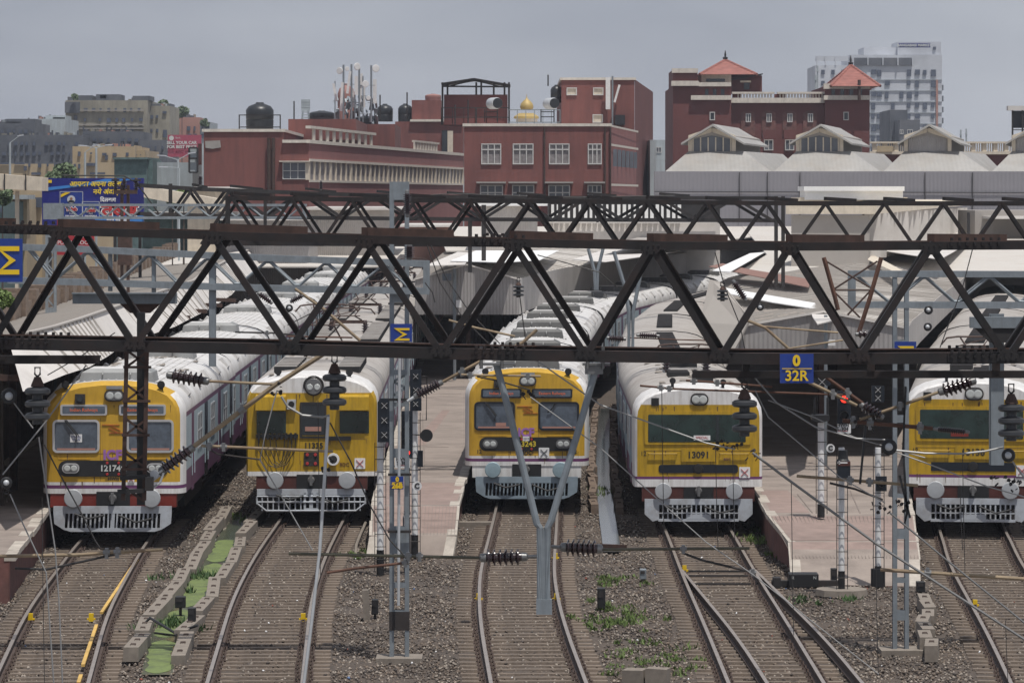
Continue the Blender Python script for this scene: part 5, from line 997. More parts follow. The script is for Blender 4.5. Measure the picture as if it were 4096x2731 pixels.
b = MB(); b.prism([P(3248,1660,Y4-.3),P(3318,1660,Y4-.3),P(3318,1682,Y4-.3),P(3300,1686,Y4-.3),P(3262,1686,Y4-.3),P(3248,1680,Y4-.3)][::-1], (0,.5,0)); b.tube([P(3258,1590,Y4),P(3258,1665,Y4)], .03, 6); b.tube([P(3310,1590,Y4),P(3310,1665,Y4)], .03, 6); b.build('lamp_bracket', M['black'], r4)
r5, Y5, s5 = signal('signal post with arrow box and lit red lamp left on the right ballast', 3366, 2378, -.2, 24, 1790, 2282, [('box',3372,1560,1690,54,2,1)])
wplate(r5, 3344, 3398, 1692, 1728, Y5, ['HWH', 'S-304'], .115); b = MB(); b.box(PX(3346,Y5),PX(3396,Y5),Y5-.35,Y5-.1,PZ(1910,Y5),PZ(1840,Y5)); b.build('route_box', M['navy_black'], r5)
q = MB(); q.box(PX(3346,Y5),PX(3396,Y5),Y5-.365,Y5-.355,PZ(1858,Y5),PZ(1840,Y5)); q.build('arrow_panel', M['train_maroon'], r5); q = MB(); q.beam(P(3352,1850,Y5-.37),P(3390,1850,Y5-.37),.004,.03); q.prism([P(3348,1850,Y5-.372),P(3360,1842,Y5-.372),P(3360,1858,Y5-.372)], (0,.004,0)); q.build('arrow', M['white_paint'], r5)
cplate(r5, 3322, 1792, Y5, 17); b = MB(); b.lathe((PX(3366,Y5),Y5,-.2), (0,0,1), [(0,.62),(.14,.60)], 10); b.build('concrete_foot', M['kerb'], r5); b = MB(); b.lathe(P(3372,1800,Y5-.1),(0,0,-1),[(0,.10),(.2,.12),(.25,.16),(.45,.16)],14); b.build('cowl', M['black'], r5)
r6, Y6, s6 = signal('right signal post with black weight and crossed head near the open mast', 3512, 2345, -.2, 24, 1790, 2262, [('box',3507,1540,1605,52,2,0),('box',3520,1900,1960,44,1,2)])
b = MB(); b.lathe((PX(3512,Y6),Y6,PZ(2345,Y6)), (0,0,1), [(0,.17),(.42,.17)], 16); b.build('base_sleeve', M['black'], r6)
# ---------------- trackside boxes ----------------
def jbox(label, px, py, w, h, hp, m_='black', legs=1, gr='trackside junction boxes'):
    p = G(px, py, -.2); s = p.y/F; root = thing('junction_box', label, 'junction box', tuple(p), gr); b = MB(); ww, hh = w*s/2, h*s; z = -.2+hp*s
    b.box(p.x-ww, p.x+ww, p.y-.12, p.y+.12, z, z+hh); b.build('case', M[m_], root, bevel=.012); b = MB(); b.box(p.x-ww*.8,p.x+ww*.5,p.y-.135,p.y-.121,z+hh*.55,z+hh*.85); b.build('door_plate', M['steel_dim'], root)
    b = MB(); b.box(p.x-.03,p.x+.03,p.y-.03,p.y+.03,-.3,z+.01); b.build('stand', M['steel_dim'], root)
jbox('black junction box in the weeds of the green drain', 722, 2462, 40, 44, 34); jbox('black double junction box right of the green drain', 768, 2520, 30, 55, 36); jbox('narrow black box left of the tall mast foot', 1500, 2470, 26, 60, 15); jbox('black double box beside the grass patch', 2405, 2440, 32, 80, 10); jbox('small grey box right of the grass patch', 2572, 2320, 26, 40, 6, 'galv'); jbox('black box left of the arrow signal foot', 3335, 2340, 24, 64, 4); jbox('black box at the right platform corner', 3682, 2370, 34, 42, 4); jbox('upright black box behind the point machine', 3250, 2300, 22, 46, 4)
pm = thing('point_machine', 'black point machine lettered R and N in front of the right platform', 'point machine', tuple(G(3215, 2345, -.2))); p = G(3215, 2345, -.2)
b = MB(); b.box(p.x-.36,p.x+.33,p.y-.25,p.y+.25,-.2,.12); b.build('case', M['black'], pm, bevel=.02); b = MB(); b.box(p.x-.75,p.x+.85,p.y-.05,p.y+.15,-.2,-.06); b.box(p.x-.72,p.x-.55,p.y-.2,p.y+.2,-.2,.02); b.build('rodding', M['steel_dim'], pm)
text('R', .1, (p.x-.27,p.y-.256,.03), M['letter_grey'], pm, 'case_letter'); text('N', .1, (p.x+.24,p.y-.256,.03), M['letter_grey'], pm, 'case_letter')
b = MB(); a = G(1465,2480,-.2); b.prism([(a.x-.05,a.y,-.25),(a.x+.08,a.y,-.25),(a.x+.04,a.y,.45),(a.x-.09,a.y,.45)], (0,.2,0)); tag(b.build('concrete_slab', M['kerb']), 'upright concrete slab left of the tall mast foot', 'concrete slab')
b = MB(); b.tube([G(560,2510,-.1),G(600,2470,.1),G(650,2500,0),G(700,2530,-.1),G(790,2500,.1)], .03, 6); b.tube([G(620,2530,-.1),G(700,2540,-.05),G(770,2500,0)], .025, 6); tag(b.build('cable_hose', M['rubber']), 'black cable hose lying across the green drain', 'cable')
b = MB(); b.tube([G(1462,2090,-.1),G(1440,2140,-.1),G(1425,2180,-.1),G(1422,2215,-.25)], .04, 7); tag(b.build('drain_pipe', M['kerb']), 'pale pipe lying beside the old train track', 'pipe')
b = MB(); b.box(*(lambda p: (p.x-.55,p.x+.6,p.y-.2,p.y+.2,-.25,-.08))(G(1890,2103,-.2))); tag(b.build('wood_block', M['kerb']), 'flat timber between platform ramp and central track', 'timber')
# ---------------- canopies ----------------
mat('sheet_y', (.56,.53,.49), .65, var=.12, scale=.6, dirt=.6, dcol=(.27,.22,.18), dscale=.6, bump=.15, bscale=3); mat('valance_y', (.42,.40,.385), .6, var=.1, scale=.8, dirt=.35, dcol=(.16,.14,.13), wave=('Y', 1.1, .6))
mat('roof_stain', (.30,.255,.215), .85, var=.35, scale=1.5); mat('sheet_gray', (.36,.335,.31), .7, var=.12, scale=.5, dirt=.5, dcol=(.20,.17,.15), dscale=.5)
def canopy(label, ys, xl, xr, ze, zr, zb, bays=1, front=True, sheet='sheet_y', post=True, jag=.0):
    """ze eave height, zr ridge height, zb bottom of the hanging valance"""
    root = thing('platform_canopy', label, 'canopy', (xl(ys[0]), ys[0], .84), 'platform canopies')
    nx_ = bays*2; R = []
    for y in ys:
        a, c = xl(y), xr(y); R.append([Vector((a+(c-a)*k/nx_, y, (zr if k % 2 else ze)+random.uniform(-jag,jag))) for k in range(nx_+1)])
    b = MB(); t = Vector((0,0,-.05))
    for j in range(len(ys)-1):
        for k in range(nx_): q = (R[j][k], R[j][k+1], R[j+1][k+1], R[j+1][k]); b.quad(*q); b.quad(*[p+t for p in q[::-1]])
    b.build('roof', M[sheet], root)
    def at(y, k): return next((p[k].lerp(q[k], (y-p[0].y)/(q[0].y-p[0].y)) for p, q in zip(R[:-1], R[1:]) if p[0].y <= y <= q[0].y), None)
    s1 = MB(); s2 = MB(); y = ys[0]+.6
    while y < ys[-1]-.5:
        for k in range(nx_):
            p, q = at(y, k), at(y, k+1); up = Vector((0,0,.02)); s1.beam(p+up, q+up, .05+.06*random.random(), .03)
            for _ in range(2):
                u = random.random(); w_ = random.uniform(.15,.7); L_ = random.uniform(.3,1.4); c = p.lerp(q, u)+Vector((0,0,.012+.004*random.random())); d = (q-p).normalized()*w_
                if u*(q-p).length+w_ < (q-p).length: s2.quad(c, c+d, c+d*.8+Vector((0,L_,.0)), c+d*.1+Vector((0,L_*1.1,0)))
        y += 1.0*y/120*random.uniform(.85,1.2)
    s1.build('sheet_overlap', M['sheet_gray'], root); s2.build('rust_patch', M['roof_stain'], root)  # overlap seams in darker grey, standing in for their shading lines
    for nm, k in (('side_valance', 0), ('side_valance', nx_)):
        b = MB()
        for j in range(len(ys)-1):
            p, q = R[j][k], R[j+1][k]; o = Vector((.04 if k == 0 else -.04, 0, 0)); zz = zb+random.uniform(-.04,.04)
            b.add([p, q, (q.x,q.y,zb), (p.x,p.y,zb), p+o, q+o, (q.x+o.x,q.y,zb), (p.x+o.x,p.y,zb)], [(0,1,2,3),(7,6,5,4),(3,2,6,7),(0,4,5,1)])
        b.build(nm, M['valance_y'], root)
    if front:
        b = MB()
        for k in range(nx_): p, q = R[0][k], R[0][k+1]; b.quad(p+Vector((0,-.06,0)), q+Vector((0,-.06,0)), (q.x,q.y-.06,zb), (p.x,p.y-.06,zb)); b.quad((p.x,p.y-.02,zb),(q.x,q.y-.02,zb),(q.x,q.y-.02,q.z),(p.x,p.y-.02,p.z))
        b.build('front_valance', M['valance'], root)
        b = MB()
        for k in range(nx_): b.beam(R[0][k]+Vector((0,-.1,.0)), R[0][k+1]+Vector((0,-.1,.0)), .08, .06)
        b.build('fascia', M['canopy_pale'], root)
    if post:
        for y in np.arange(ys[0]+1.5, min(ys[-1], ys[0]+60), 7.5):
            x = (xl(y)+xr(y))/2; b = MB(); b.box(x-.1, x+.1, y, y+.2, .84, zr-.12); b.beam((x-1.6,y+.1,ze-.25),(x+1.6,y+.1,ze-.25),.12,.16); b.build('column', M['steel_brown'], root)
    return root
c0y = [93,99,105,112,120,127,135,150,165,187,230,290]
e0 = lambda y: float(np.interp(y, [93,105,120,135,165,187,230,290], [-11.5,-11.6,-12.1,-11.9,-12.9,-13.7,-15.8,-18]))
g0 = lambda y: float(np.interp(y, [93,105,120,135,165,187,230,290], [-12.7,-12.6,-12.7,-13.0,-13.7,-14.9,-16.6,-19]))
l0 = lambda y: float(np.interp(y, [93,125,165,200,243,290], [-15.9,-16.5,-18,-20,-22,-24]))
cr = thing('platform_canopy', 'long corrugated canopy roof left of the ICF train', 'canopy', (-13,93,.84), 'platform canopies')
b = MB(); bb = MB(); R = []
for y in c0y: w_ = .12*math.sin(y*.9); R.append([Vector((l0(y),y,4.75)), Vector(((l0(y)+g0(y))/2,y,4.95+w_*.3)), Vector((g0(y),y,5.3+w_*.4)), Vector((e0(y),y+(-1.2 if y == 93 else 0),4.2+w_))])
R[0][3] = Vector((-11.7,91.5,4.25)); R[0][2] = Vector((-12.9,98,5.25)); R[0][1] = Vector((-14.3,96,4.9)); R[0][0] = Vector((-16,95,4.7))
for j in range(len(R)-1):
    for k in range(3): (b if k < 2 else bb).quad(R[j][k], R[j][k+1], R[j+1][k+1], R[j+1][k])
b.build('upper_roof', M['sheet_y'], cr); bb.build('lower_roof', M['sheet_gray'] if 0 else M['canopy_pale'], cr)
b = MB()
for j in range(len(R)-1): b.beam(R[j][2]+Vector((0,0,.03)), R[j+1][2]+Vector((0,0,.03)), .18, .04)
b.build('ridge_cap', M['sheet_gray'], cr)
def rl(y, k):
    for p, q in zip(R[:-1], R[1:]):
        if p[k].y <= y <= q[k].y: return p[k].lerp(q[k], (y-p[k].y)/(q[k].y-p[k].y))
    return None
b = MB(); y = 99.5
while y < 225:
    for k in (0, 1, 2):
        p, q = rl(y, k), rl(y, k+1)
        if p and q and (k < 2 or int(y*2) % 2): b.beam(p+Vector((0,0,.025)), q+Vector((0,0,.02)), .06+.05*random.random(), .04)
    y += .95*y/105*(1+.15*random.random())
b.build('sheet_overlap', M['sheet_gray'], cr)  # sheet seams, with their line of shade put into the darker colour
for y in range(97, 170, 8): b = MB(); b.box(-13.8,-13.6,y,y+.2,.84,4.7); b.beam((-15.8,y+.1,4.4),(-12.2,y+.1,4.3),.12,.16); b.build('column', M['steel_brown'], cr)
wl = thing('yard_wall', 'blocky brown boundary wall along the left canopy', 'wall', (-16.5,95,0)); b = MB(); n = 46
for k in range(n):
    y = 90+k*4.2; x = l0(y)-.5; b.box(x-.3, x+.3, y, y+3.9, -.2, 5.3+random.uniform(-.1,.15)); b.box(x-.35, x+.45, y+3.2, y+4.0, -.2, 5.65+random.uniform(-.1,.1))
b.build('brickwork', M['kerb_brick'], wl)
ys1 = [168,176,185,195,205,216,228,240,255,270,290,310]
canopy('central grey corrugated canopy between the old train and the central train', ys1, lambda y: TR[1](y)+1.9, lambda y: TR[2](y)-1.8, 5.25, 5.9, 3.7, bays=1)
canopy('wide right canopy with dark corrugated front between the two rightmost trains', [118,124,132,140,150,162,175,190,205,225,250], lambda y: TR[3](y)+1.9, lambda y: TR[4](y)-1.95, 4.85, 5.35, 3.85, bays=1, jag=.05)
canopy('far canopy roof right of the rightmost train', [150,165,180,200,230,260], lambda y: TR[4](y)+2.0, lambda y: TR[4](y)+9, 5.2, 5.9, 4.0, bays=1, post=False)
def patch(label, pts, z, m_, name='roof_sheet', cat='roof sheet', th=.03):
    q = [G(px, py, z) for px, py in pts]; b = MB(); b.prism(q, (0,0,th)); return tag(b.build(name, M[m_]), label, cat, 'loose roof sheets')
patch('long brown sheet lying on the right canopy roof', [(2835,1068),(3235,1152),(3245,1120),(3000,1080),(2890,1055)], 5.5, 'brown_sheet'); patch('white sheet lying on the right canopy roof edge', [(2850,1145),(3260,1215),(3270,1240),(3090,1212),(2862,1166)], 5.3, 'shed_bright'); patch('bright white sheet below the second truss at right', [(2850,1085),(3000,1015),(3060,1010),(2920,1090)], 5.6, 'shed_bright')
patch('torn white sheet at the canopy corner above the grey valance', [(3240,1235),(3340,1240),(3330,1285),(3270,1300),(3250,1270)], 5.25, 'canopy_pale'); patch('cream folded sheet on the right canopy', [(3490,1020),(3620,1090),(3600,1100),(3470,1040)], 5.7, 'cream')
b = MB(); a = [P(2838,1118,118.5),P(2880,1128,118.5),P(2995,1270,117.6),P(2990,1300,117.6),P(2900,1470,117.2),P(2800,1290,117.9)]; b.prism(a, (.04,.04,0)); tag(b.build('twisted_sheet', M['sheet_gray']), 'pale twisted metal sheet at the left corner of the right canopy', 'metal sheet')
patch('bright corrugated raised roof on the central canopy', [(1800,1046),(1905,1004),(2235,1004),(2160,1042),(2010,1052)], 6.0, 'shed_bright'); patch('pale sheet under the bright raised roof', [(1700,1066),(1830,1010),(1890,1012),(1860,1060)], 5.95, 'canopy_pale')
patch('long pale sheet over the far central platform', [(2290,1040),(2420,1000),(2760,985),(2700,1010),(2420,1050)], 5.7, 'canopy_pale'); patch('weathered sheet over the far central platform', [(2420,985),(2560,950),(2880,950),(2800,975)], 6.2, 'sheet_gray'); patch('pale gable sheet right of the raised shed', [(3500,1000),(3700,960),(3900,960),(3760,1040)], 5.9, 'canopy_pale')
# platform lamp posts
def lamp(label, px, yb, ytop, Y, head, zb=.84):
    root = thing('lamp_post', label, 'lamp post', (PX(px,Y),Y,zb), 'platform lamp posts'); b = MB(); b.tube([(PX(px,Y),Y,zb),P(px,ytop,Y)], 7*Y/F, 8); b.build('pole', M['galv'], root)
    for hx, hy, w_, h_, nm, mm in head: b = MB(); b.box(PX(hx-w_/2,Y),PX(hx+w_/2,Y),Y-.2,Y-.05,PZ(hy+h_/2,Y),PZ(hy-h_/2,Y)); b.build(nm, M[mm], root)
lamp('lamp post with twin panels and a screen on the central platform', 1818, 1520, 1075, F*8.11/740, [(1804,1058,22,16,'lamp_head','canopy_pale'),(1838,1058,26,18,'lamp_head','canopy_pale'),(1788,1108,36,28,'screen','glass_cab'),(1835,1215,22,30,'camera_box','white_paint')])
lamp('lamp post with white box on the right platform', 3303, 1840, 1260, 115, [(3325,1370,28,22,'lamp_head','white_paint')])
# ---------------- middle distance sheds ----------------
def bx(b, px0, px1, y0, y1, Y, d, z1=None):
    b.box(PX(px0,Y), PX(px1,Y), Y, Y+d, PZ(y1,Y) if z1 is None else z1, PZ(y0,Y)); return b
def shed(label, parts, name='shed', cat='shed', group=None):
    root = thing(name, label, cat, (PX((parts[0][2]+parts[0][3])/2, parts[0][6]), parts[0][6], -.2), group)
    for nm, m_, px0, px1, y0, y1, Y, d in parts: b = MB(); bx(b, px0, px1, y0, y1, Y, d, -.2 if y1 is None else None); b.build(nm, M[m_], root)
    return root
ms = thing('train_shed', 'long grey corrugated shed wall with a row of pale roof monitors', 'train shed', (PX(3300,300),300,-.2))
b = MB(); bx(b, 2618, 4500, 686, None, 300, 1, -.2); b.build('front_wall', M['shed_wall'], ms); b = MB(); b.c = 0
for x in (2958,3070,3890,3200,3700): b.beam(P(x,690,299.9), P(x,880,299.9), .05, .08)
b.beam(P(2618,767,299.9),P(4300,772,299.9),.06,.06); b.build('wall_joint', M['steel_dim'], ms)
for k, cx in enumerate((2873,3308,3745,4180)):
    mo = thing('roof_monitor', ['pale ridged roof monitor nearest the red building','second pale ridged roof monitor, before the red tower','third pale ridged roof monitor, right of the red tower','roof monitor cut by the right edge'][k], 'roof monitor', (PX(cx,302),302,10.8), 'roof monitors of the train shed')
    b = MB(); zb = PZ(686,300); zt = PZ(606,303); D = 26; dX = Vector((4.5,0,0)); hw0 = 212*300/F; hw1 = 112*300/F; X = PX(cx,300); N_ = 8
    def sec(y, zo=0):
        L = []
        for q in range(N_+1): u = q/N_; L.append((X-hw0+(hw0-hw1)*u, y+3*u if y < 310 else y-3*u, zb+(zt-zb)*u+zo))
        return L+[(2*X-x_, y_, z_) for x_, y_, z_ in L[::-1]]
    s0, s1 = sec(300), [(x_+4.5,y_,z_) for x_,y_,z_ in sec(300+D)]; n = len(s0); b.v = s0+s1; b.f = [(i, i+1, n+i+1, n+i) for i in range(n-1)]; b.m = [0]*(n-1)
    for i in range(N_): b.f.append((i, n-1-i, n-2-i, i+1)); b.m.append(0)
    b.build('curved_roof', M['shed_roof'], mo, smooth=True)
    X = PX(cx-17,300); hl = 92*303/F; h0 = PZ(606,303); h1 = PZ(545,303); hp = PZ(497,303); b = MB()
    b.prism([(X-hl,303.2,h0-.3),(X+hl,303.2,h0-.3),(X+hl,303.2,h1),(X,303.2,hp-.25),(X-hl,303.2,h1)], (3.2,D-8,0)); b.build('lantern', M['flat_grey'], mo)
    b = MB(); b.prism([(X-hl*.82,303.17,h0-.1),(X+hl*.82,303.17,h0-.1),(X+hl*.82,303.17,h1-.25),(X,303.17,hp-.9),(X-hl*.82,303.17,h1-.25)], (0,.02,0)); b.build('gable_glazing', M['window_far'] if k < 2 else M['valance'], mo)
    if k < 2:
        b = MB()
        for q in range(6): x = X-hl*.82+hl*1.64*q/5; b.box(x-.05,x+.05,303.1,303.16,h0,h1-.1)
        b.build('glazing_bar', M['cream'], mo)
    e = 126*303/F; b = MB(); b.prism([(X-e,302.2,h1-.55),(X,302.2,hp),(X+e,302.2,h1-.55),(X+e,302.2,h1-.70),(X,302.2,hp-.18),(X-e,302.2,h1-.70)], (3.2,D-7,0)); b.build('lantern_roof', M['shed_roof'], mo)
    b = MB(); 
    for s in (-1,1): b.beam((X+s*hl*.95,303.1,h0-.2),(X+s*hl*.95,303.1,h1),.3,.1,up=(0,1,0)); b.beam((X+s*hl,303.08,h1-.1),(X,303.08,hp-.45),.35,.1,up=(0,1,0))
    b.build('gable_trim', M['cream'], mo)
cm = thing('raised_shed', 'cream raised shed with corrugated front and a row of side louvres', 'shed', (PX(3320,200),200,5))
def sl(x0, x1, Y, k): return x0+(x1-x0)*k
xa, xb = PX(3165,200), PX(3478,200); ya, yb_ = 200, 290; xe0, xe1 = PX(3590,290), PX(3852,290); zt = PZ(822,200)
b = MB(); b.quad((xa,ya,5),(xb,ya,5),(xb,ya,zt-.5),(xa,ya,zt-.5)); b.build('front_wall', M['valance'] if 0 else M['sheet_gray'], cm)
b = MB(); b.add([(xa-.3,ya-.3,zt),(xb+.3,ya-.3,zt),(xe1+.3,yb_,zt+.2),(xe0-.3,yb_,zt+.2),(xa-.3,ya-.3,zt-.45),(xb+.3,ya-.3,zt-.45),(xe1+.3,yb_,zt-.25),(xe0-.3,yb_,zt-.25)], [(0,1,2,3),(4,5,1,0),(5,6,2,1),(6,7,3,2),(7,4,0,3),(7,6,5,4)]); b.build('flat_roof', M['cream'], cm)
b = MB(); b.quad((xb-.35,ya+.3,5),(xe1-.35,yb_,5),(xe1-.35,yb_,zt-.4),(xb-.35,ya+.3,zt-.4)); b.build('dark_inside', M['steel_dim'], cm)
for k in range(26):
    u = (k+.5)/26; x = xb+(xe1-xb)*u; y = ya+(yb_-ya)*u; b = MB(); b.beam((x,y,5.6),(x,y,zt-.42),.55+.5*random.random(),.10,up=(0,1,0)); b.build('louvre', M['canopy_pale'], cm)
vb = shed('bright white vent box on the shed roof', [('vent_body','shed_bright',3222,3612,762,800,255,5),('lid','shed_bright',3216,3618,746,764,254.7,5.6),('base_slab','cream',3195,3630,790,830,256,7)], 'vent_box', 'vent box')
shed('white corrugated shed behind the second truss', [('wall','canopy_sheet',1925,2150,822,None,232,12),('roof_edge','shed_bright',1890,2190,808,824,231.5,13)], 'shed', 'shed', 'sheds beyond the canopies')
lv = thing('louvred_shed', 'shed with white vertical louvres and dark gaps behind the second truss', 'shed', (PX(2450,245),245,0), 'sheds beyond the canopies'); b = MB(); bx(b,2195,2880,812,892,245.2,8); b.build('louvre_backing', M['steel_dim'], lv); b = MB(); bx(b,2195,2880,892.5,None,245,10,-.2); b.build('wall', M['canopy_pale'], lv)
for k in range(24): x = 2205+k*22; b = MB(); bx(b, x, x+random.uniform(7,14), 818, 818+random.uniform(52,62), 244.7, .2); b.build('louvre', M['shed_bright'], lv)
b = MB(); bx(b,2195,2870,884,893,244.5,.3); b.build('gutter', M['canopy_pale'], lv)
shed('row of low brown roofed sheds beyond the left trains', [('wall','brown_sheet',1620,1800,905,None,260,10),('roof','canopy_pale',1600,1815,898,908,259,12)], 'shed', 'shed', 'sheds beyond the canopies')
shed('pale shed left of the tall mast behind the lattice beam', [('wall','canopy_sheet',1240,1560,838,None,270,12),('roof','canopy_pale',1225,1620,828,840,269,14)], 'shed', 'shed', 'sheds beyond the canopies')
shed('cream walled hut in front of the long red building', [('wall','cream',750,862,755,None,262,10),('roof','canopy_pale',740,960,747,757,261,12)], 'hut', 'hut', 'sheds beyond the canopies')
shed('grey shed row under the slim far truss', [('wall','valance',900,1235,880,None,255,12),('roof','canopy_pale',880,1250,870,882,254,14)], 'shed', 'shed', 'sheds beyond the canopies')
shed('dark glazed shed left of centre beyond the trains', [('wall','far_green',570,905,860,None,265,10),('roof','flat_grey',560,910,850,862,264,12)], 'shed', 'shed', 'sheds beyond the canopies')
shed('grey panelled shed under the second truss at far right', [('wall','sheet_gray',3900,4300,842,None,262,10),('frame','steel_dim',3870,3880,850,None,259,.3),('roof','canopy_pale',3960,4300,866,876,258,12)], 'shed', 'shed', 'sheds beyond the canopies')
b = MB(); q = [(-4,232,5.5),(9,232,5.5),(24,300,6.4),(-6,300,6.4)]; b.prism(q, (0,0,.08)); tag(b.build('roof_deck', M['sheet_y']), 'pale corrugated roof deck in front of the grey shed wall', 'roof deck')
b = MB(); b.prism([(-24,250,4.2),(-6.5,250,4.2),(-6.5,300,5.2),(-26,300,5.2)], (0,0,.1)); tag(b.build('roof_deck', M['sheet_y']), 'low roof deck at the far end of the two left trains', 'roof deck')
b = MB(); b.prism([(11.2,190,5.0),(40,190,5.0),(60,299,6.4),(18,299,6.4),(14.8,222,5.4)], (0,0,.1)); tag(b.build('roof_deck', M['sheet_y']), 'broad roof deck below the cream raised shed', 'roof deck')
# ---------------- red buildings ----------------
def window(parent, X0, X1, Z0, Z1, Y, bars=2, pane='curtain', fr='window_frame', t=.09, mid=None, d=.12):
    b = MB(); b.c = 1; b.quad((X0,Y-.02,Z0),(X1,Y-.02,Z0),(X1,Y-.02,Z1),(X0,Y-.02,Z1)); b.c = 0
    for x in [X0+(X1-X0)*k/bars for k in range(bars+1)]: b.box(x-t/2,x+t/2,Y-d,Y-.03,Z0,Z1)
    for z in [Z0, Z1]+([Z0+(Z1-Z0)*mid] if mid else []): b.box(X0-t/2,X1+t/2,Y-d-.01,Y-.031,z-t/2,z+t/2)
    return b.build('window', [M[fr], M[pane]], parent)
def building(label, px0, px1, ytop, Y, depth, m_, wins=(), cornice=None, name='building', cat='building', group=None, pane='window_far', fr='window_frame', t=.09, bars=2, mid=None, wall='wall'):
    root = thing(name, label, cat, (PX((px0+px1)/2,Y),Y,-.2), group); b = MB(); bx(b, px0, px1, ytop, None, Y, depth, -.2); b.build(wall, M[m_], root)
    if cornice: b = MB(); b.box(PX(px0,Y)-.15,PX(px1,Y)+.15,Y-.15,Y+depth+.1,PZ(ytop+cornice,Y),PZ(ytop,Y)+.12); b.build('cornice', M['trim'], root)
    for w_ in wins: window(root, PX(w_[0],Y), PX(w_[1],Y), PZ(w_[3],Y), PZ(w_[2],Y), Y, bars, pane, fr, t, mid)
    return root
RB = building('long dark red building with white cornice and ribbon windows', 815, 1132, 522, 330, 30, 'red_wall', cornice=6)
b = MB(); bx(b, 1132.5, 1236, 566, None, 330, 20, -.2); b.build('wall', M['red_wall'], RB)
b = MB(); b.box(PX(1130,330),PX(1238,330),329.7,331,PZ(572,330),PZ(560,330)); b.box(PX(1118,330),PX(1240,330),329.5,330,PZ(648,330),PZ(644,330)); b.build('cornice', M['trim'], RB)
window(RB, PX(1132,330), PX(1222,330), PZ(716,330), PZ(651,330), 330, 3, 'window_far', t=.06, mid=.5)
b = MB(); bx(b,1222,1236,650,720,329.8,.3); b.build('pier', M['cream'], RB)
b = MB()
for x in (1076,1093): b.tube([P(x,552,329.6),P(x,900,329.6)], .16, 8)
b.build('drain_pipe', M['steel_brown'], RB); b = MB(); b.prism([P(820,565,329.9),P(880,562,329.9),P(884,590,329.9),P(850,596,329.9),P(822,592,329.9)], (0,.05,0)); b.build('peeled_plaster', M['flat_grey'], RB)
# receding red wall, its sunlit pink painted into the colour
A = Vector((PX(1236,330),330,0)); B = Vector((PX(1852,437),437,0)); dW = (B-A).normalized(); nW = Vector((dW.y,-dW.x,0))
def wq(b, u0, u1, z0, z1, o=0.0, o2=None):
    p, q = A+(B-A)*u0, A+(B-A)*u1; o2 = o-.3 if o2 is None else o2; f, g = nW*o, nW*o2
    b.add([(p+f)[:2]+(z0,) if 0 else (p.x+f.x,p.y+f.y,z0),(q.x+f.x,q.y+f.y,z0),(q.x+f.x,q.y+f.y,z1),(p.x+f.x,p.y+f.y,z1),(p.x+g.x,p.y+g.y,z0),(q.x+g.x,q.y+g.y,z0),(q.x+g.x,q.y+g.y,z1),(p.x+g.x,p.y+g.y,z1)], [(0,1,2,3),(7,6,5,4),(0,4,5,1),(3,2,6,7),(0,3,7,4),(1,5,6,2)])
zc = PZ(568,330); zs1 = PZ(645,330); zs0 = PZ(722,330)
b = MB(); wq(b,0,1,zs1,zc-.1); wq(b,0,1,-.2,zs0,.0); b.build('sunlit_red_wall', M['sunlit_red_wall'], RB)
b = MB(); wq(b,0,1,zs0,zs1,-.1,-.3); b.build('ribbon_glazing', M['curtain'], RB)
b = MB(); wq(b,-.002,1.0,zc-.12,zc+.18,.12); wq(b,0,1,zs1-.02,zs1+.2,.12); wq(b,0,1,zs0-.15,zs0+.05,.1); b.build('cornice', M['trim'], RB)
for k in range(37): u = k/36.; b = MB(); wq(b,max(u-.0016*(2.5 if k%4==0 else 1),0),u+.0016*(2.5 if k%4==0 else 1),zs0+.03,zs1-.03,.05,-.12); b.build('mullion', M['cream'], RB)
for k in range(10): u = .02+k*.035; b = MB(); wq(b,u,u+.009,zc+.19,zc+1.15,.05,-.1); b.build('parapet_post', M['trim'], RB)
b = MB(); wq(b,.0,.36,zc+1.16,zc+1.4,.15,-.3); wq(b,.62,.8,zc+.9,zc+1.1,.1,-.25); b.build('parapet_rail', M['trim'], RB)
for k in range(9): u = .62+k*.02; b = MB(); wq(b,u,u+.008,zc+.19,zc+.89,.05,-.1); b.build('parapet_post', M['trim'], RB)
b = MB(); bx(b,1153,1424,477,560,360,50); b.build('upper_wall', M['red_wall'], RB); b = MB(); bx(b,1424.5,1580,497,620,388,20); b.build('upper_wall', M['red_wall'], RB); b = MB(); bx(b,1580.5,1852,487,700,440,20); b.build('upper_wall', M['red_wall'], RB)
b = MB(); bx(b,1640,1852,478,487,439.6,21); b.build('cornice', M['trim'], RB); b = MB(); bx(b,1768,1790,522,640,439.7,.2); b.build('doorway', M['glass_dark'], RB); b = MB(); bx(b,1790,1812,524,640,439.5,.15); b.build('door', M['cream'], RB)
b = MB(); bx(b,1647,1764,401,478,440.5,8); b.build('stair_house', M['red_wall'], RB)
MBd = building('middle red block with three bays of white framed windows', 1857, 2440, 500, 340, 40, 'red_wall', [(1927,2003,577,656),(2053,2132,577,656),(2198,2276,577,656),(2353,2405,577,656)], cornice=6, pane='curtain', bars=3, mid=.72)
for x0, x1 in ((1922,2010),(2050,2135),(2195,2278),(2352,2405)):
    window(MBd, PX(x0,340), PX(x1,340), PZ(800,340), PZ(742,340), 340, 3, 'window_far', t=.1, mid=.5)
    b = MB(); b.box(PX(x0-16,340),PX(x1+14,340),338.8,340,PZ(734,340),PZ(727,340)); b.build('window_awning', M['flat_grey'], MBd)
b = MB(); 
for x in (2178,2420,2442): b.tube([P(x,510,339.8),P(x,800,339.8)], .08, 6)
b.build('drain_pipe', M['steel_brown'], MBd)
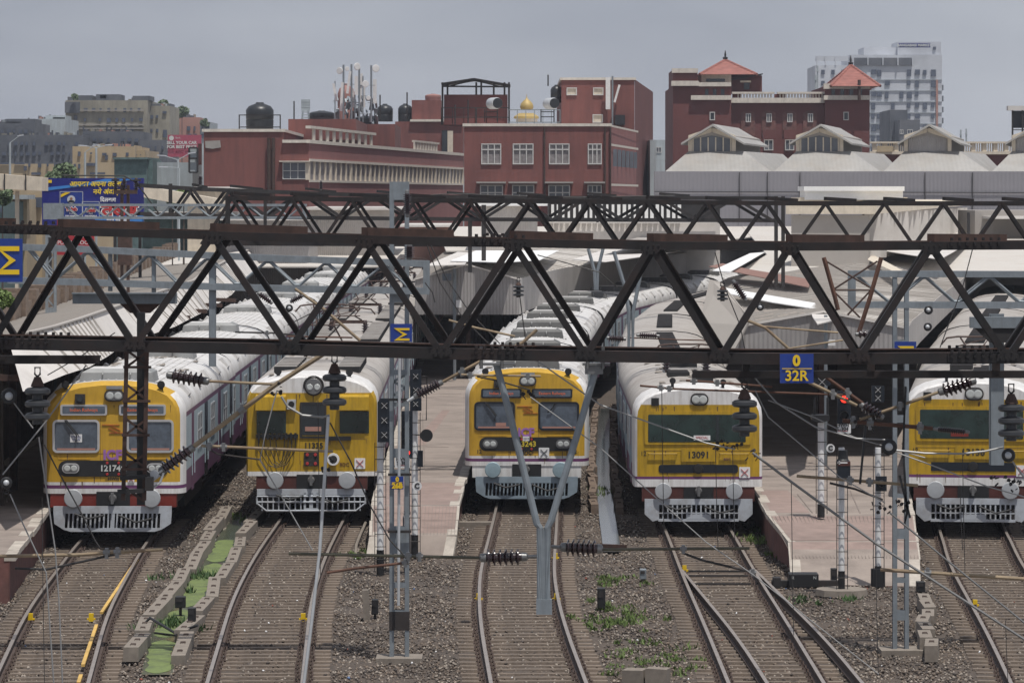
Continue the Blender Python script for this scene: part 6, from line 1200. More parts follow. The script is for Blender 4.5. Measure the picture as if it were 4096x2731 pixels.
b = MB(); x0, x1 = PX(2440,340), PX(2545,372); b.add([(x0,340,-.2),(x1,372,-.2),(x1,372,PZ(503,340)),(x0,340,PZ(503,340)),(x0-1,372,-.2),(x0-1,372,PZ(503,340))], [(0,1,2,3),(2,5,3),(1,4,5,2)]); b.build('side_wall', M['sunlit_red_wall'], MBd)
b = MB()
for y0, y1, d in ((500,508,.15),(575,584,.1),(735,744,.1)): a, c = PZ(y1,340), PZ(y0,340); b.add([(x0+.1,339.8,a),(x1+.2,372,a),(x1+.2,372,c),(x0+.1,339.8,c)], [(0,1,2,3)])
b.build('string_course', M['trim'], MBd)
b = MB()
for k in range(6): y = 343+k*5; x = x0+(x1-x0)*(y-340)/32+.05; b.add([(x,y,PZ(665,340)),(x+.35,y+.6,PZ(665,340)),(x+.35,y+.6,PZ(595,340)),(x,y,PZ(595,340))], [(0,1,2,3)])
b.build('slit_window', M['window_far'], MBd)
TW = building('tall plain red tower block behind the middle red block', 2246, 2538, 316, 376, 40, 'red_wall', [(2268,2306,353,380),(2374,2412,353,380),(2372,2410,460,490)], cornice=5, pane='cream', bars=1)
b = MB(); x0, x1 = PX(2538,376), PX(2612,400); zt = PZ(318,376); b.add([(x0+.02,376,-.2),(x1,400,-.2),(x1,400,zt-.6),(x0+.02,376,zt)], [(0,1,2,3)]); b.build('side_wall', M['brick_red'], TW)
for k, (a, c) in enumerate((((2432,310),(2432,438)),((2478,340),(2458,410)))):
    b = MB(); b.beam(P(*a,375.2), P(*c,375.2), .45, .2); tag(b.build('panel_antenna', M['antenna']), ['upright white antenna panel on the tall red block','tilted white antenna panel on the tall red block'][k], 'antenna', 'antenna panels')
b = MB(); b.tube([P(2450,305,375),P(2450,500,375)], .09, 6); tag(b.build('antenna_pole', M['galv']), 'thin pole between the two antenna panels of the tall red block', 'pole')
b = MB(); bx(b,2460,2500,460,500,374,3); tag(b.build('equipment_box', M['tank_black']), 'dark equipment box on the middle red block roof', 'box')
# pavilion, dome, tanks
pv = thing('roof_pavilion', 'black framed roof pavilion with red lower walls', 'pavilion', (PX(1900,355),355,15.5)); b = MB(); bx(b,1776,2030,379,500,355,6); b.build('lower_wall', M['brick_red'], pv)
b = MB()
for x in (1770,1790,1975,2018,2036,1905,1925): b.beam(P(x,330,354.5),P(x,500 if x in (1770,2036) else 380,354.5),.18,.18)
b.beam(P(1765,337,354.5),P(1895,317,354.5),.2,.2); b.beam(P(1895,317,354.5),P(2040,342,354.5),.2,.2); b.beam(P(1770,346,354.5),P(2036,348,354.5),.15,.15); b.beam(P(1800,345,354.4),P(1895,322,354.4),.1,.1); b.beam(P(2000,347,354.4),P(1895,322,354.4),.1,.1); b.build('frame', M['steel_dark'], pv)
b = MB(); b.prism([P(1765,334,354),P(1895,314,354),P(2042,339,354),P(2042,342,354),P(1895,318,354),P(1765,338,354)], (0,7,0)); b.build('roof', M['steel_dark'], pv)
dm = thing('gold_dome', 'golden onion dome with finial among the roof tanks', 'dome', P(2107,480,365)); b = MB(); r = 27*365/F; z = P(2107,440,365); b.lathe(z, (0,0,1), [(0,r*.85),(r*.4,r*1.02),(r*.9,r*.9),(r*1.3,r*.55),(r*1.6,r*.2),(r*1.9,r*.06),(r*2.3,.02)], 20); b.build('cupola', M['gold'], dm, smooth=True)
b = MB(); b.lathe(P(2105,475,365), (0,0,1), [(0,r*1.9),(r*.3,r*1.85),(r*.8,r*1.1)], 20); b.build('lower_dome', M['gold'], dm, smooth=True); b = MB(); b.lathe(P(2107,488,365), (0,0,1), [(0,r*1.6),(r*.5,r*1.6)], 16); b.build('drum', M['trim'], dm)
def tank(label, px0, px1, y0, y1, Y, m_='tank_black', horiz=False, frame_=False):
    root = thing('water_tank', label, 'water tank', P((px0+px1)/2, y1, Y), 'rooftop water tanks'); s = Y/F; r = (px1-px0)/2*s; h = (y1-y0)*s; b = MB()
    if horiz: b.lathe(P((px0+px1)/2,(y0+y1)/2,Y), (.35,-1,0), [(0,h/2*.9),(.1,h/2),(1.6,h/2),(1.7,h/2*.9)], 20)
    else: b.lathe(P((px0+px1)/2,y1,Y+r), (0,0,1), [(0,r*.97),(h*.35,r),(h*.37,r*.96),(h*.4,r),(h*.72,r),(h*.86,r*.8),(h*.95,r*.35),(h*.96,r*.3),(h,r*.28)], 22)
    b.build('shell', M[m_], root, smooth=True)
    if horiz: b = MB(); b.lathe(P((px0+px1)/2,(y0+y1)/2,Y)+Vector((.62,-1.62,0)), (.35,-1,0), [(0,h/2*.9),(.05,h/2*.85)], 20); b.build('end_cap', M['tank_black'], root)
    if horiz or frame_:
        b = MB(); q = 26 if frame_ else 4
        for x in (px0-q, px1+q): b.beam(P(x,y1-(60 if frame_ else 0),Y), P(x,y1+(0 if frame_ else 50),Y), .1, .1)
        b.beam(P(px0-q,y1-(58 if frame_ else -10),Y-.1),P(px1+q,y1-(58 if frame_ else -10),Y-.1),.08,.08); b.beam(P(px0-q,y1-(10 if frame_ else -30),Y-.1),P(px1+q,y1-(10 if frame_ else -30),Y-.1),.08,.08); b.build('stand', M['steel_dark'], root)
tank('big black water tank in a rusty frame on the long red building', 983, 1095, 410, 519, 334, frame_=True); tank('low black tank dome behind the white parapet, leftmost', 1237, 1337, 443, 480, 372); tank('low black tank dome just before the antenna cluster', 1415, 1510, 465, 500, 395); tank('black tank right of the antenna cluster', 1508, 1572, 416, 487, 445); tank('black tank beside the red stair house', 1592, 1650, 415, 487, 445); tank('small black tank beside the tall red tower block', 2202, 2248, 340, 412, 378)
tank('round ended silver tank before the black pavilion', 1943, 1985, 392, 438, 345, 'galv_light', True); tank('round ended silver tank right of the gold dome', 2168, 2212, 393, 438, 345, 'galv_light', True); tank('small pink tank dome on the red stair house', 1700, 1765, 376, 402, 442, 'pink_tank'); tank('pink tank dome behind the antenna cluster', 1350, 1420, 335, 480, 400, 'pink_tank')
# antenna cluster
for k, (x, y0, y1, w_, tl) in enumerate(((1340,335,405,20,6),(1367,330,445,18,-3),(1395,285,375,14,-6),(1425,305,380,14,0),(1443,295,420,12,-4),(1499,318,415,15,0),(1412,360,430,10,3),(1456,350,430,10,0))):
    b = MB(); b.beam(P(x-tl,y0,392+k*.3), P(x+tl,y1,392+k*.3), w_*392/F, .25); tag(b.build('panel_antenna', M['antenna']), ['short white panel leaning at the left of the antenna cluster','tall white panel at the left front of the cluster','high tilted panel left of the middle pole','white panel right of the middle pole','longest slim panel in the cluster','white panel on the right pole','small low panel in the middle of the cluster','small low panel right in the cluster'][k], 'antenna', 'antenna panels')
for k, (x, y0) in enumerate(((1374,260),(1406,258),(1437,262),(1485,262),(1340,325),(1452,305),(1420,330))):
    b = MB(); b.tube([P(x,y0,393),P(x,490,393)], .10 if k < 4 else .06, 6); b.beam(P(x-8,y0+80,393),P(x+14,y0+80,393),.06,.06); b.beam(P(x-14,y0+150,393),P(x+10,y0+150,393),.06,.06); tag(b.build('antenna_pole', M['galv']), ['left tall dish pole of the cluster','second tall dish pole of the cluster','third tall pole of the cluster','right tall pole carrying a big dish','short pole at the left of the cluster','short pole right of the middle','short pole in the middle of the cluster'][k], 'pole', 'antenna poles')
for k, (x, y, r_, dx) in enumerate(((1363,284,14,-.5),(1387,276,9,.3),(1423,267,15,.8),(1501,275,15,.3),(1461,337,14,.1),(1474,393,9,.0))):
    b = MB(); s = r_*392/F; d = Vector((dx,-1,0)); b.lathe(P(x,y,391), d, [(0,s*.3),(s*.5,s*.9),(s*.55,s),(s*.75,s),(s*.8,s*.9)], 18); tag(b.build('dish_antenna', M['antenna']), ['upper left dish of the antenna cluster','small dish beside the upper left dish','cream dish turned right at the top of the cluster','silver dish on the right tall pole','round dish in the middle right of the cluster','lowest small dish of the cluster'][k], 'dish', 'dish antennas')
b = MB(); R_ = random.Random(3)
for _ in range(60): x = R_.uniform(1340,1515); y = R_.uniform(380,470); b.beam(P(x,y,394+R_.random()*2), P(x+R_.uniform(-6,6),y+R_.uniform(10,40),394+R_.random()*2), R_.uniform(.1,.35), .15)
tag(b.build('antenna_equipment', M['galv']), 'tangle of small radio boxes and cables at the foot of the antenna cluster', 'equipment')
# roof rails
for k, (x, y0, y1) in enumerate(((1176,405,477),(1520,380,480),(1628,370,480),(1820,420,500),(1872,400,500),(1905,430,500),(2192,300,345))): b = MB(); b.tube([P(x,y0,348),P(x,y1,348)], .07, 5); tag(b.build('roof_pole', M['steel_dim']), ['thin pole alone right of the big black tank','thin pole right of the antenna cluster','thin pole between black tanks','first thin pole before the pavilion','second thin pole before the pavilion','third thin pole before the pavilion','thin pole left of the tall red block'][k], 'pole', 'thin roof poles')
for k, (x0, x1, y) in enumerate(((1765,2036,432),(1765,2036,470),(2035,2240,440),(2035,2240,490))):
    b = MB(); b.beam(P(x0,y,346),P(x1,y,346),.08,.08)
    for q in range(7): x = x0+(x1-x0)*q/6; b.beam(P(x,y,346),P(x,500,346),.06,.06)
    tag(b.build('roof_railing', M['steel_dim'] if k < 2 else M['galv']), ['upper dark railing before the pavilion','lower dark railing before the pavilion','upper grey railing beside the gold dome','lower grey railing beside the gold dome'][k], 'railing', 'roof railings')
# ---------------- red station building with tiled towers ----------------
Y = 430; st = thing('station_building', 'dark red station building with two pyramid tiled roofs', 'building', (PX(3100,Y),Y,-.2))
def sb_(nm, m_, x0, x1, y0, y1, Yo=0, d=20): b = MB(); bx(b, x0, x1, y0, y1, Y+Yo, d, -.2 if y1 is None else None); return b.build(nm, M[m_], st)
sb_('left_wing', 'brick_red', 2692, 2925, 345, None, 0, 22); sb_('left_turret', 'brick_red', 2692, 2790, 280, 345.5, -.3, 12); sb_('centre_wall', 'brick_red', 2925.5, 3300, 405, None, 1.2, 22); sb_('right_tower', 'brick_red', 3300.5, 3478, 345, None, 0, 20)
b = MB(); x0, x1 = PX(3478,Y), PX(3498,Y+12); b.add([(x0+.02,Y,-.2),(x1,Y+20,-.2),(x1,Y+20,PZ(340,Y)),(x0+.02,Y,PZ(345,Y))], [(0,1,2,3)]); b.build('side_wall', M['sunlit_red_wall'], st)
for x0, x1, y0, y1, o in ((2688,2792,274,292,-.6),(2686,2796,324,344,-.6),(2796,2925,330,346,-.5),(2764,2925,382,400,-.5),(2922,3306,392,412,.5),(2928,3098,368,376,.5),(3110,3300,368,376,.5),(3296,3480,335,356,-.5),(3296,3480,382,400,-.5)): sb_('string_course', 'trim', x0, x1, y0, y1, o, 1.2)
for k in range(30):
    x = 2950+k*12
    if 3090 < x < 3112: continue
    sb_('baluster', 'trim', x, x+5, 377, 391, .8, .4)
sb_('balustrade_wall', 'brick_red', 2930, 2962, 377, 391.5, .9, .5); sb_('balustrade_wall', 'brick_red', 3098, 3140, 377, 391.5, .9, .5); sb_('balustrade_wall', 'brick_red', 3262, 3300, 377, 391.5, .9, .5)
for x in (2820,2852,2884,3326,3362,3398,3434): sb_('opening', 'glass_dark', x, x+14, 357, 381, -.05, .2)
sb_('roof_room', 'cream', 2806, 2925, 298, 330, 2, 10); sb_('roof_room', 'brick_red', 2925.5, 3048, 303, 368, 3, 9); sb_('opening', 'glass_dark', 2825, 2900, 316, 328, 1.8, .2); sb_('opening', 'glass_dark', 2976, 2998, 332, 358, 2.8, .2); sb_('window_awning', 'cream', 2962, 3004, 323, 330, 2.2, .8)
b = MB(); b.beam(P(2930,318,Y+2.5),P(3055,295,Y+2.5),10,.2,up=(0,1,0)) if 0 else b.prism([P(2928,316,Y+2),P(3052,294,Y+2),P(3052,298,Y+2),P(2928,321,Y+2)], (0,10,0)); b.build('lean_to_roof', M['steel_dim'], st)
def pyramid(x0, x1, yb, ya, Yc_, d=12):
    b = MB(); xa, xb = PX(x0,Yc_), PX(x1,Yc_); z = PZ(yb,Yc_); ap = ((xa+xb)/2, Yc_+d/2, PZ(ya,Yc_)); b.add([(xa,Yc_,z),(xb,Yc_,z),(xb,Yc_+d,z),(xa,Yc_+d,z),ap], [(0,1,4),(1,2,4),(2,3,4),(3,0,4),(3,2,1,0)]); b.build('tiled_roof', M['tile_roof'], st)
    b = MB(); 
    for q in ((xa,Yc_,z),(xb,Yc_,z),(xb,Yc_+d,z),(xa,Yc_+d,z)): b.tube([q, ap], .16, 6)
    b.build('ridge_tiles', M['tile_roof'], st); b = MB(); b.lathe(ap, (0,0,1), [(0,.25),(.3,.3),(.35,.1),(.6,.12),(1.1,.03)], 8); b.build('finial', M['steel_dim'], st)
pyramid(2798, 3028, 298, 233, Y+1); pyramid(3322, 3522, 345, 254, Y-1.5)
for x in (2848,3383): window(st, PX(x-8,Y), PX(x+10,Y), PZ(480,Y), PZ(450,Y), Y, 1, 'glass_dark')
for x in (2992,3075,3158,3240):
    b = MB(); Yq = Y+1.2
    pts = [(PX(x-28,Yq),Yq-.1,PZ(545,Yq)),(PX(x+28,Yq),Yq-.1,PZ(545,Yq))]+[(PX(x+28*math.cos(a),Yq),Yq-.1,PZ(458-14*math.sin(a),Yq)) for a in np.linspace(0,math.pi,9)]; b.prism(pts, (0,.05,0)); b.build('blind_arch', M['brick_wall'], st); window(st, PX(x-8,Yq), PX(x+10,Yq), PZ(488,Yq), PZ(456,Yq), Yq-.12, 2, 'window_far')
for x in (3078,3162): window(st, PX(x-18,Y), PX(x+16,Y), PZ(600,Y), PZ(560,Y), Y+1.1, 2, 'window_far'); sb_('window_awning', 'brick_red', x-26, x+24, 520, 556, -.8, 1)
b = MB(); b.tube([P(3437,320,Y-1.2),P(3437,400,Y-1.2)], .18, 6); b.build('roof_pole', M['steel_brown'], st)
# balustrade wall and road behind
wl2 = thing('balustrade_wall', 'cream balustrade with dark red base behind the roof monitors', 'wall', (PX(3800,380),380,0)); b = MB(); bx(b,3480,4400,612,None,380,2,-.2); b.build('base_wall', M['brick_red'], wl2); b = MB(); bx(b,3480,4400,567,574,379.6,1); bx(b,3480,4400,606,618,379.5,1.2)
b.build('rail', M['cream'], wl2)
for k in range(14): x = 3490+k*44; b = MB(); bx(b, x, x+17, 574, 606, 379.8, .6); b.build('pier', M['cream'], wl2)
for k in range(70): x = 3512+k*8.8; b = MB(); bx(b, x, x+3.4, 574, 606, 379.9, .3); b.build('baluster', M['cream'], wl2)
b = MB(); bx(b,3508,3572,584,608,379.3,.1); tag(b.build('hoarding', M['far_yellow']), 'faded yellow hoarding on the balustrade', 'hoarding')
hb = thing('roof_hoarding', 'dark hoarding on a steel frame at the right edge', 'hoarding', P(4080,610,350)); b = MB(); bx(b,4032,4300,424,442,350,1); b.build('top_board', M['canopy_pale'], hb); b = MB(); bx(b,4052,4300,444,512,350.5,1); b.build('panel', M['navy_black'], hb); b = MB()
for x in (4050,4090): b.beam(P(x,440,350.2),P(x,690,350.2),.15,.15)
for y in (520,545,570,595): b.beam(P(4050,y,350.2),P(4200,y,350.2),.08,.08)
b.build('frame', M['steel_dim'], hb)
# ---------------- tall white block ----------------
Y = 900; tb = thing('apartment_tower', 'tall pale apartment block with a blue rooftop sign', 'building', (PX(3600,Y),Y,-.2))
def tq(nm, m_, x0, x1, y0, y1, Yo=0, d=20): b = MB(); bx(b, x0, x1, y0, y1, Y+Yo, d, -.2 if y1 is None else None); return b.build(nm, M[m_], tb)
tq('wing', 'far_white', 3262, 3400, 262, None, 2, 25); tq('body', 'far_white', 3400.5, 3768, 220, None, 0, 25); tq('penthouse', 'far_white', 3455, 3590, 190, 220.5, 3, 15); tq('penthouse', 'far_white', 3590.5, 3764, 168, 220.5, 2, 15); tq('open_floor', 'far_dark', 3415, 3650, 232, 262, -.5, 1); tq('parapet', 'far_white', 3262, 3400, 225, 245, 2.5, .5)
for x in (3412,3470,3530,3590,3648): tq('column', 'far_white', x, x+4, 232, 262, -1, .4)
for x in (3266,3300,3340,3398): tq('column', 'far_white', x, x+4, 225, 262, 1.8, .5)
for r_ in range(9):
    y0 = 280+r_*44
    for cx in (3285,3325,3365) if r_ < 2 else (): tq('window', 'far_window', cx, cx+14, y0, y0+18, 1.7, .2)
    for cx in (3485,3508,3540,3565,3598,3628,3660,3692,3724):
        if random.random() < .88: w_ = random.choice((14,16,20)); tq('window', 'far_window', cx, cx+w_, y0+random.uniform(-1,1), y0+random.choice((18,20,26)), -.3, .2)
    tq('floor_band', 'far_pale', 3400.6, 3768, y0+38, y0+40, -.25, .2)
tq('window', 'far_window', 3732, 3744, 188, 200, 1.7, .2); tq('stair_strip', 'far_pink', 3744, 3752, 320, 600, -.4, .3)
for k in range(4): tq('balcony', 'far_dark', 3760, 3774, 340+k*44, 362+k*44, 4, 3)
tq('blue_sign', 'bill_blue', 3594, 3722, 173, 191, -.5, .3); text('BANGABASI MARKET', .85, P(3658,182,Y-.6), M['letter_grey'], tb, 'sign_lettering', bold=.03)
building('low grey building with a flat roof before the tall block', 3560, 3630, 440, 700, 20, 'far_dark', name='grey_building'); building('squat grey building beside the tall block foot', 3600, 3680, 480, 690, 20, 'far_dark', [(3590+10,3612,520,536),(3630,3650,520,536)], pane='far_window', name='grey_building')
for k, (x, y0) in enumerate(((3262,300),(3270,265),(3843,520),(3865,516))): b = MB(); b.tube([P(x,y0,640),P(x,590,640)], .15, 5); b.beam(P(x-4,y0+20,640),P(x+4,y0+20,640),.5,.2); tag(b.build('antenna_mast', M['far_pale']), ['thin mast left of the tall pale block','second thin mast left of the tall pale block','left thin mast right of the third monitor','right thin mast right of the third monitor'][k], 'mast', 'far thin masts')
building('small pale roofs between the red blocks', 2610, 2692, 560, 640, 20, 'far_pale', [(2625,2645,590,610)], name='low_building'); 
b = MB(); bx(b,2600,2625,560,800,385,12); tag(b.build('pipe_stack', M['far_pale']), 'pale pipes climbing the right side of the tall red block', 'pipes')
# ---------------- left old town ----------------
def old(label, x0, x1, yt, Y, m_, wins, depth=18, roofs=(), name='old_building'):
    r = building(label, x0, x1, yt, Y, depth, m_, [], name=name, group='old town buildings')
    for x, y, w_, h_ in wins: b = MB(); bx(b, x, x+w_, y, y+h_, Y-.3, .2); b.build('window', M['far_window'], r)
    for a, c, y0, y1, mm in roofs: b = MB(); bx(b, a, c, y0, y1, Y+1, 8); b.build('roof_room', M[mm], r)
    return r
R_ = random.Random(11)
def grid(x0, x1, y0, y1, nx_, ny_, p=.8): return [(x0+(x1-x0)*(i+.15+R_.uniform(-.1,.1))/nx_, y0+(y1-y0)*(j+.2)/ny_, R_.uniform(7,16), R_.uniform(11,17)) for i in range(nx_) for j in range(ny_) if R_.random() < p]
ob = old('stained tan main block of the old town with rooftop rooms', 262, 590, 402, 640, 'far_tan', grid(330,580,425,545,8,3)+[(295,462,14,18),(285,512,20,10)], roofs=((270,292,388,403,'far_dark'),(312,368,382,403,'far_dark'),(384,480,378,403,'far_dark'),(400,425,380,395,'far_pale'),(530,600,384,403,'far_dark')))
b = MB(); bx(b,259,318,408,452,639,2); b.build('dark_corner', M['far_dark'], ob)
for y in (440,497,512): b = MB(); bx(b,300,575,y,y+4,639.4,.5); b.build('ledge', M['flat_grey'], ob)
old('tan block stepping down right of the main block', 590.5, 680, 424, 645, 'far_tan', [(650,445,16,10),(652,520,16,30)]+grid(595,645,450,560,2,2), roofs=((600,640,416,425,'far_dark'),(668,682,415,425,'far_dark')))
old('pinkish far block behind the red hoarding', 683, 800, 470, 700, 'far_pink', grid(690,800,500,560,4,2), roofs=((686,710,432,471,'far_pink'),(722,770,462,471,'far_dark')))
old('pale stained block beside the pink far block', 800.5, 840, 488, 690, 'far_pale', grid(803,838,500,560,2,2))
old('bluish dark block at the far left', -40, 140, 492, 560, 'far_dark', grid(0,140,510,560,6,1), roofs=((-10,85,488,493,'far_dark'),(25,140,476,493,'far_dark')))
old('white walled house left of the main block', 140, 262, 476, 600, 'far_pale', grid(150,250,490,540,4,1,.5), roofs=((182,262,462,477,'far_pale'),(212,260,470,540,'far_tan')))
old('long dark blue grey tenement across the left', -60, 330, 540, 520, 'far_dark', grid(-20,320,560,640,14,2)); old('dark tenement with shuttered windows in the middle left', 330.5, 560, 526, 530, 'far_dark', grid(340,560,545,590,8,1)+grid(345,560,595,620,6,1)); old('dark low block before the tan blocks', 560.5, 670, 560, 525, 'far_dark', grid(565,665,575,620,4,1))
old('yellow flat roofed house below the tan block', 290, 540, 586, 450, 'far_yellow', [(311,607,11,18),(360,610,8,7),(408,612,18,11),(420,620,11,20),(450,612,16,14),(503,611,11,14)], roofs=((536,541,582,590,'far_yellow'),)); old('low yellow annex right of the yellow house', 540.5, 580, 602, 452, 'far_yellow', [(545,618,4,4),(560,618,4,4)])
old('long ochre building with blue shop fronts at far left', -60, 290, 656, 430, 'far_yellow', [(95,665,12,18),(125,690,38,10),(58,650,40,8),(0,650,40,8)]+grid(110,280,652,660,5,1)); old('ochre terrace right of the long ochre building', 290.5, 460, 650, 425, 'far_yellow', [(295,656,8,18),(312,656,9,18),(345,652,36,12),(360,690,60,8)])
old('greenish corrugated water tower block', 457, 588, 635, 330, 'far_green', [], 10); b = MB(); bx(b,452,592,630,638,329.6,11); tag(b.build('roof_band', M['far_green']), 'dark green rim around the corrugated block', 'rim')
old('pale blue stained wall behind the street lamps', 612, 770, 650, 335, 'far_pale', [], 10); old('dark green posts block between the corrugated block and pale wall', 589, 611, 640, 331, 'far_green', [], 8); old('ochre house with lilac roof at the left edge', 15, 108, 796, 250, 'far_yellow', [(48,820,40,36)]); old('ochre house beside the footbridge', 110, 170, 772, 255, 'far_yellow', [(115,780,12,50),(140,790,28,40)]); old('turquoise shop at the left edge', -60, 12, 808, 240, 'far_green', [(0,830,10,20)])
b = MB(); bx(b,14,110,780,797,247,4); tag(b.build('lilac_roof', M['far_pale']), 'lilac sheet roof of the left ochre house', 'roof')
R_ = random.Random(5)
for x0, x1, y, Yq in ((262,590,402,640),(590,680,424,645),(683,800,470,700),(-40,140,492,560),(140,262,476,600),(-40,330,540,520),(330,560,526,530),(290,540,586,450)):
    ot = thing('roof_clutter', 'rooftop huts and poles on the block starting %s' % {262:'at the dark corner of the tan block',590:'right of the tan block',683:'behind the red hoarding',-40:('at the far left skyline' if y == 492 else 'at the left edge below the skyline'),140:'at the white walled house',330:'in the middle left tenement',290:'at the yellow house'}[x0], 'roof clutter', P(x0, y, Yq+3), 'rooftop clutter of the old town')
    for k in range(int((x1-x0)/11)):
        x = R_.uniform(x0+4, x1-16); w_ = R_.uniform(4,14); h = R_.uniform(3,13); b = MB()
        if R_.random() < .3: b.tube([P(x,y-h*1.6,Yq+4),P(x,y+1,Yq+4)], .12, 4); b.build('roof_pole', M['far_dark'], ot)
        else: bx(b, x, x+w_, y-h, y+1, Yq+R_.uniform(2,7), 3); b.build('roof_hut', M[R_.choice(('far_dark','far_tan','far_pale','far_tan','far_pink'))], ot)
# red building edge sign
es = thing('wall_sign', 'tall glass wall sign projecting at the left corner of the long red building', 'sign', P(775,690,325)); b = MB(); bx(b,757,790,592,690,325,.3); b.build('glass_panel', M['far_pale'], es); b = MB(); 
for x in (757,790): b.beam(P(x,592,324.8),P(x,690,324.8),.15,.15)
for y in (592,634,690): b.beam(P(757,y,324.8),P(790,y,324.8),.15,.15)
b.build('frame', M['steel_dim'], es); b = MB(); bx(b,792,806,575,660,325,.4); b.build('red_banner', M['train_maroon'], es)
# hoardings
rb = thing('hoarding', 'faded red hoarding reading SELL YOUR CAR FOR BEST PRICE', 'hoarding', P(735,640,480)); b = MB(); bx(b,671,805,540,628,480,.4); b.build('panel', M['bill_pink'], rb); text('SELL YOUR CAR\nFOR BEST PRICE', .52, P(727,580,479.8), M['letter_grey'], rb, 'hoarding_text', bold=.02); b = MB(); b.lathe(P(686,553,479.8),(0,-1,0),[(0,.3),(.05,.3)],16); b.build('round_emblem', M['letter_grey'], rb)
text('Bank', .32, P(712,552,479.8), M['letter_grey'], rb, 'hoarding_text')
BY = 190; bb_ = thing('billboard', 'big blue billboard with yellow Hindi headline and red lettering', 'billboard', P(370,905,BY)); b = MB(); bx(b,168,575,713,905,BY,.3); b.build('panel', M['bill_blue'], bb_)
b = MB(); b.prism([P(172,752,BY-.03),P(330,735,BY-.03),P(420,716,BY-.03),P(560,716,BY-.03),P(380,738,BY-.03),P(172,765,BY-.03)], (0,.02,0)); bx(b,380,574,862,904,BY-.03,.02); b.build('light_swoosh', M['bill_lightblue'], bb_)
def bt(s, px, py, sz, m_, bold=.012, sx=1., sh=0.): return text(s, sz, P(px,py,BY-.05), M[m_], bb_, 'billboard_text', bold=bold, sx=sx, shear=sh)
bt('आपका अपना तलब', 380, 737, .34, 'letter_yellow', .009, 1.05, .15); bt('नये अंदाज़ में !', 445, 768, .34, 'letter_yellow', .009, 1.05, .15); bt('िदलबाग', 432, 800, .27, 'white_paint', .008); bt('तलब', 478, 842, .74, 'white_paint', .07, 1.3); text('तलब', .74, P(478,842,BY-.07), M['red_paint'], bb_, 'billboard_text', bold=.03, sx=1.3)
bt('पान मसाला', 470, 884, .26, 'white_paint', .006)
for x0, x1, y0, y1, t1 in ((241,330,768,868,'Talab'),(330,396,808,868,'Talab')):
    b = MB(); bx(b,x0,x1,y0,y1,BY-.06,.03); pk = b.build('packet_panel', M['sign_blue'], bb_); b = MB(); bx(b,x0-2,x1+1,y0-2,y0,BY-.07,.03); bx(b,x0-2,x0,y0,y1,BY-.07,.03); bx(b,x1,x1+2,y0,y1,BY-.07,.03); b.build('packet_border', M['far_white'], bb_)
    text('Talab', .26 if x0 < 300 else .22, P((x0+x1)/2,(837 if x0 < 300 else 842),BY-.10), M['white_paint'], bb_, 'billboard_text', bold=.035); text('Talab', .26 if x0 < 300 else .22, P((x0+x1)/2,(837 if x0 < 300 else 842),BY-.115), M['red_paint'], bb_, 'billboard_text', bold=.012); text('Royal', .09, P((x0+x1)/2,854,BY-.10), M['white_paint'], bb_, 'billboard_text'); text('PAN MASALA', .10, P((x0+x1)/2,864,BY-.10), M['white_paint'], bb_, 'billboard_text', bold=.004)
b = MB(); b.lathe(P(285,798,BY-.06),(0,-1,0),[(0,.2),(.02,.2)],20); b.build('portrait_disc', M['far_white'], bb_); b = MB(); b.lathe(P(285,795,BY-.085),(0,-1,0),[(0,.07),(.02,.065)],14); b.build('portrait_face', M['skin'], bb_); b = MB(); b.prism([P(271,810,BY-.09),P(299,810,BY-.09),P(294,802,BY-.09),P(276,802,BY-.09)], (0,.01,0)); b.build('portrait_suit', M['navy_black'], bb_)
b = MB(); b.prism([P(243,790,BY-.09),P(243,778,BY-.09),P(262,770,BY-.09),P(282,770,BY-.09)], (0,.01,0)); b.build('ribbon', M['sign_yellow'], bb_); b = MB(); bx(b,188,207,720,732,BY-.05,.03); b.build('corner_badge', M['sign_yellow'], bb_); b = MB(); 
for x in (200,330,460,560): b.beam(P(x,905,BY+.2),(PX(x,BY),BY+.2,-.2),.15,.15)
b.build('support_post', M['steel_dim'], bb_)
rs = thing('shop_sign', 'red shop sign partly hidden behind the lattice beam', 'sign', P(305,1020,180)); b = MB(); bx(b,228,376,880,1020,180,.2); b.build('panel', M['bill_red'], rs); text('PUNJAB FOOD', .25, P(300,971,179.9), M['white_paint'], rs, 'sign_text'); text('SINCE', .2, P(320,945,179.9), M['white_paint'], rs, 'sign_text')
b = MB(); b.sweep([(-.012,-.012),(.012,-.012),(.012,.012),(-.012,.012)], [P(306+13*math.cos(a),903+11*math.sin(a),179.9) for a in np.linspace(0,6.28,15)]); b.build('round_emblem', M['white_paint'], rs)
# footbridge
fb = thing('footbridge', 'beige panelled footbridge at the left edge', 'footbridge', P(80,780,185)); b = MB(); b.prism([P(-60,692,185),P(168,710,185),P(168,764,185),P(-60,752,185)], (0,2.5,0)); b.build('parapet', M['cream'], fb); b = MB()
for x in (18,103): b.beam(P(x,696,184.9),P(x,762,184.9),.06,.04)
b.build('panel_joint', M['steel_dim'], fb); b = MB(); bx(b,60,72,764,None,186,.5,-.2); b.build('pier', M['cream'], fb); b = MB(); b.prism([P(575,745,188),P(900,800,188),P(900,850,188),P(575,790,188)], (0,2,0)); b.build('ramp_parapet', M['cream'], fb)
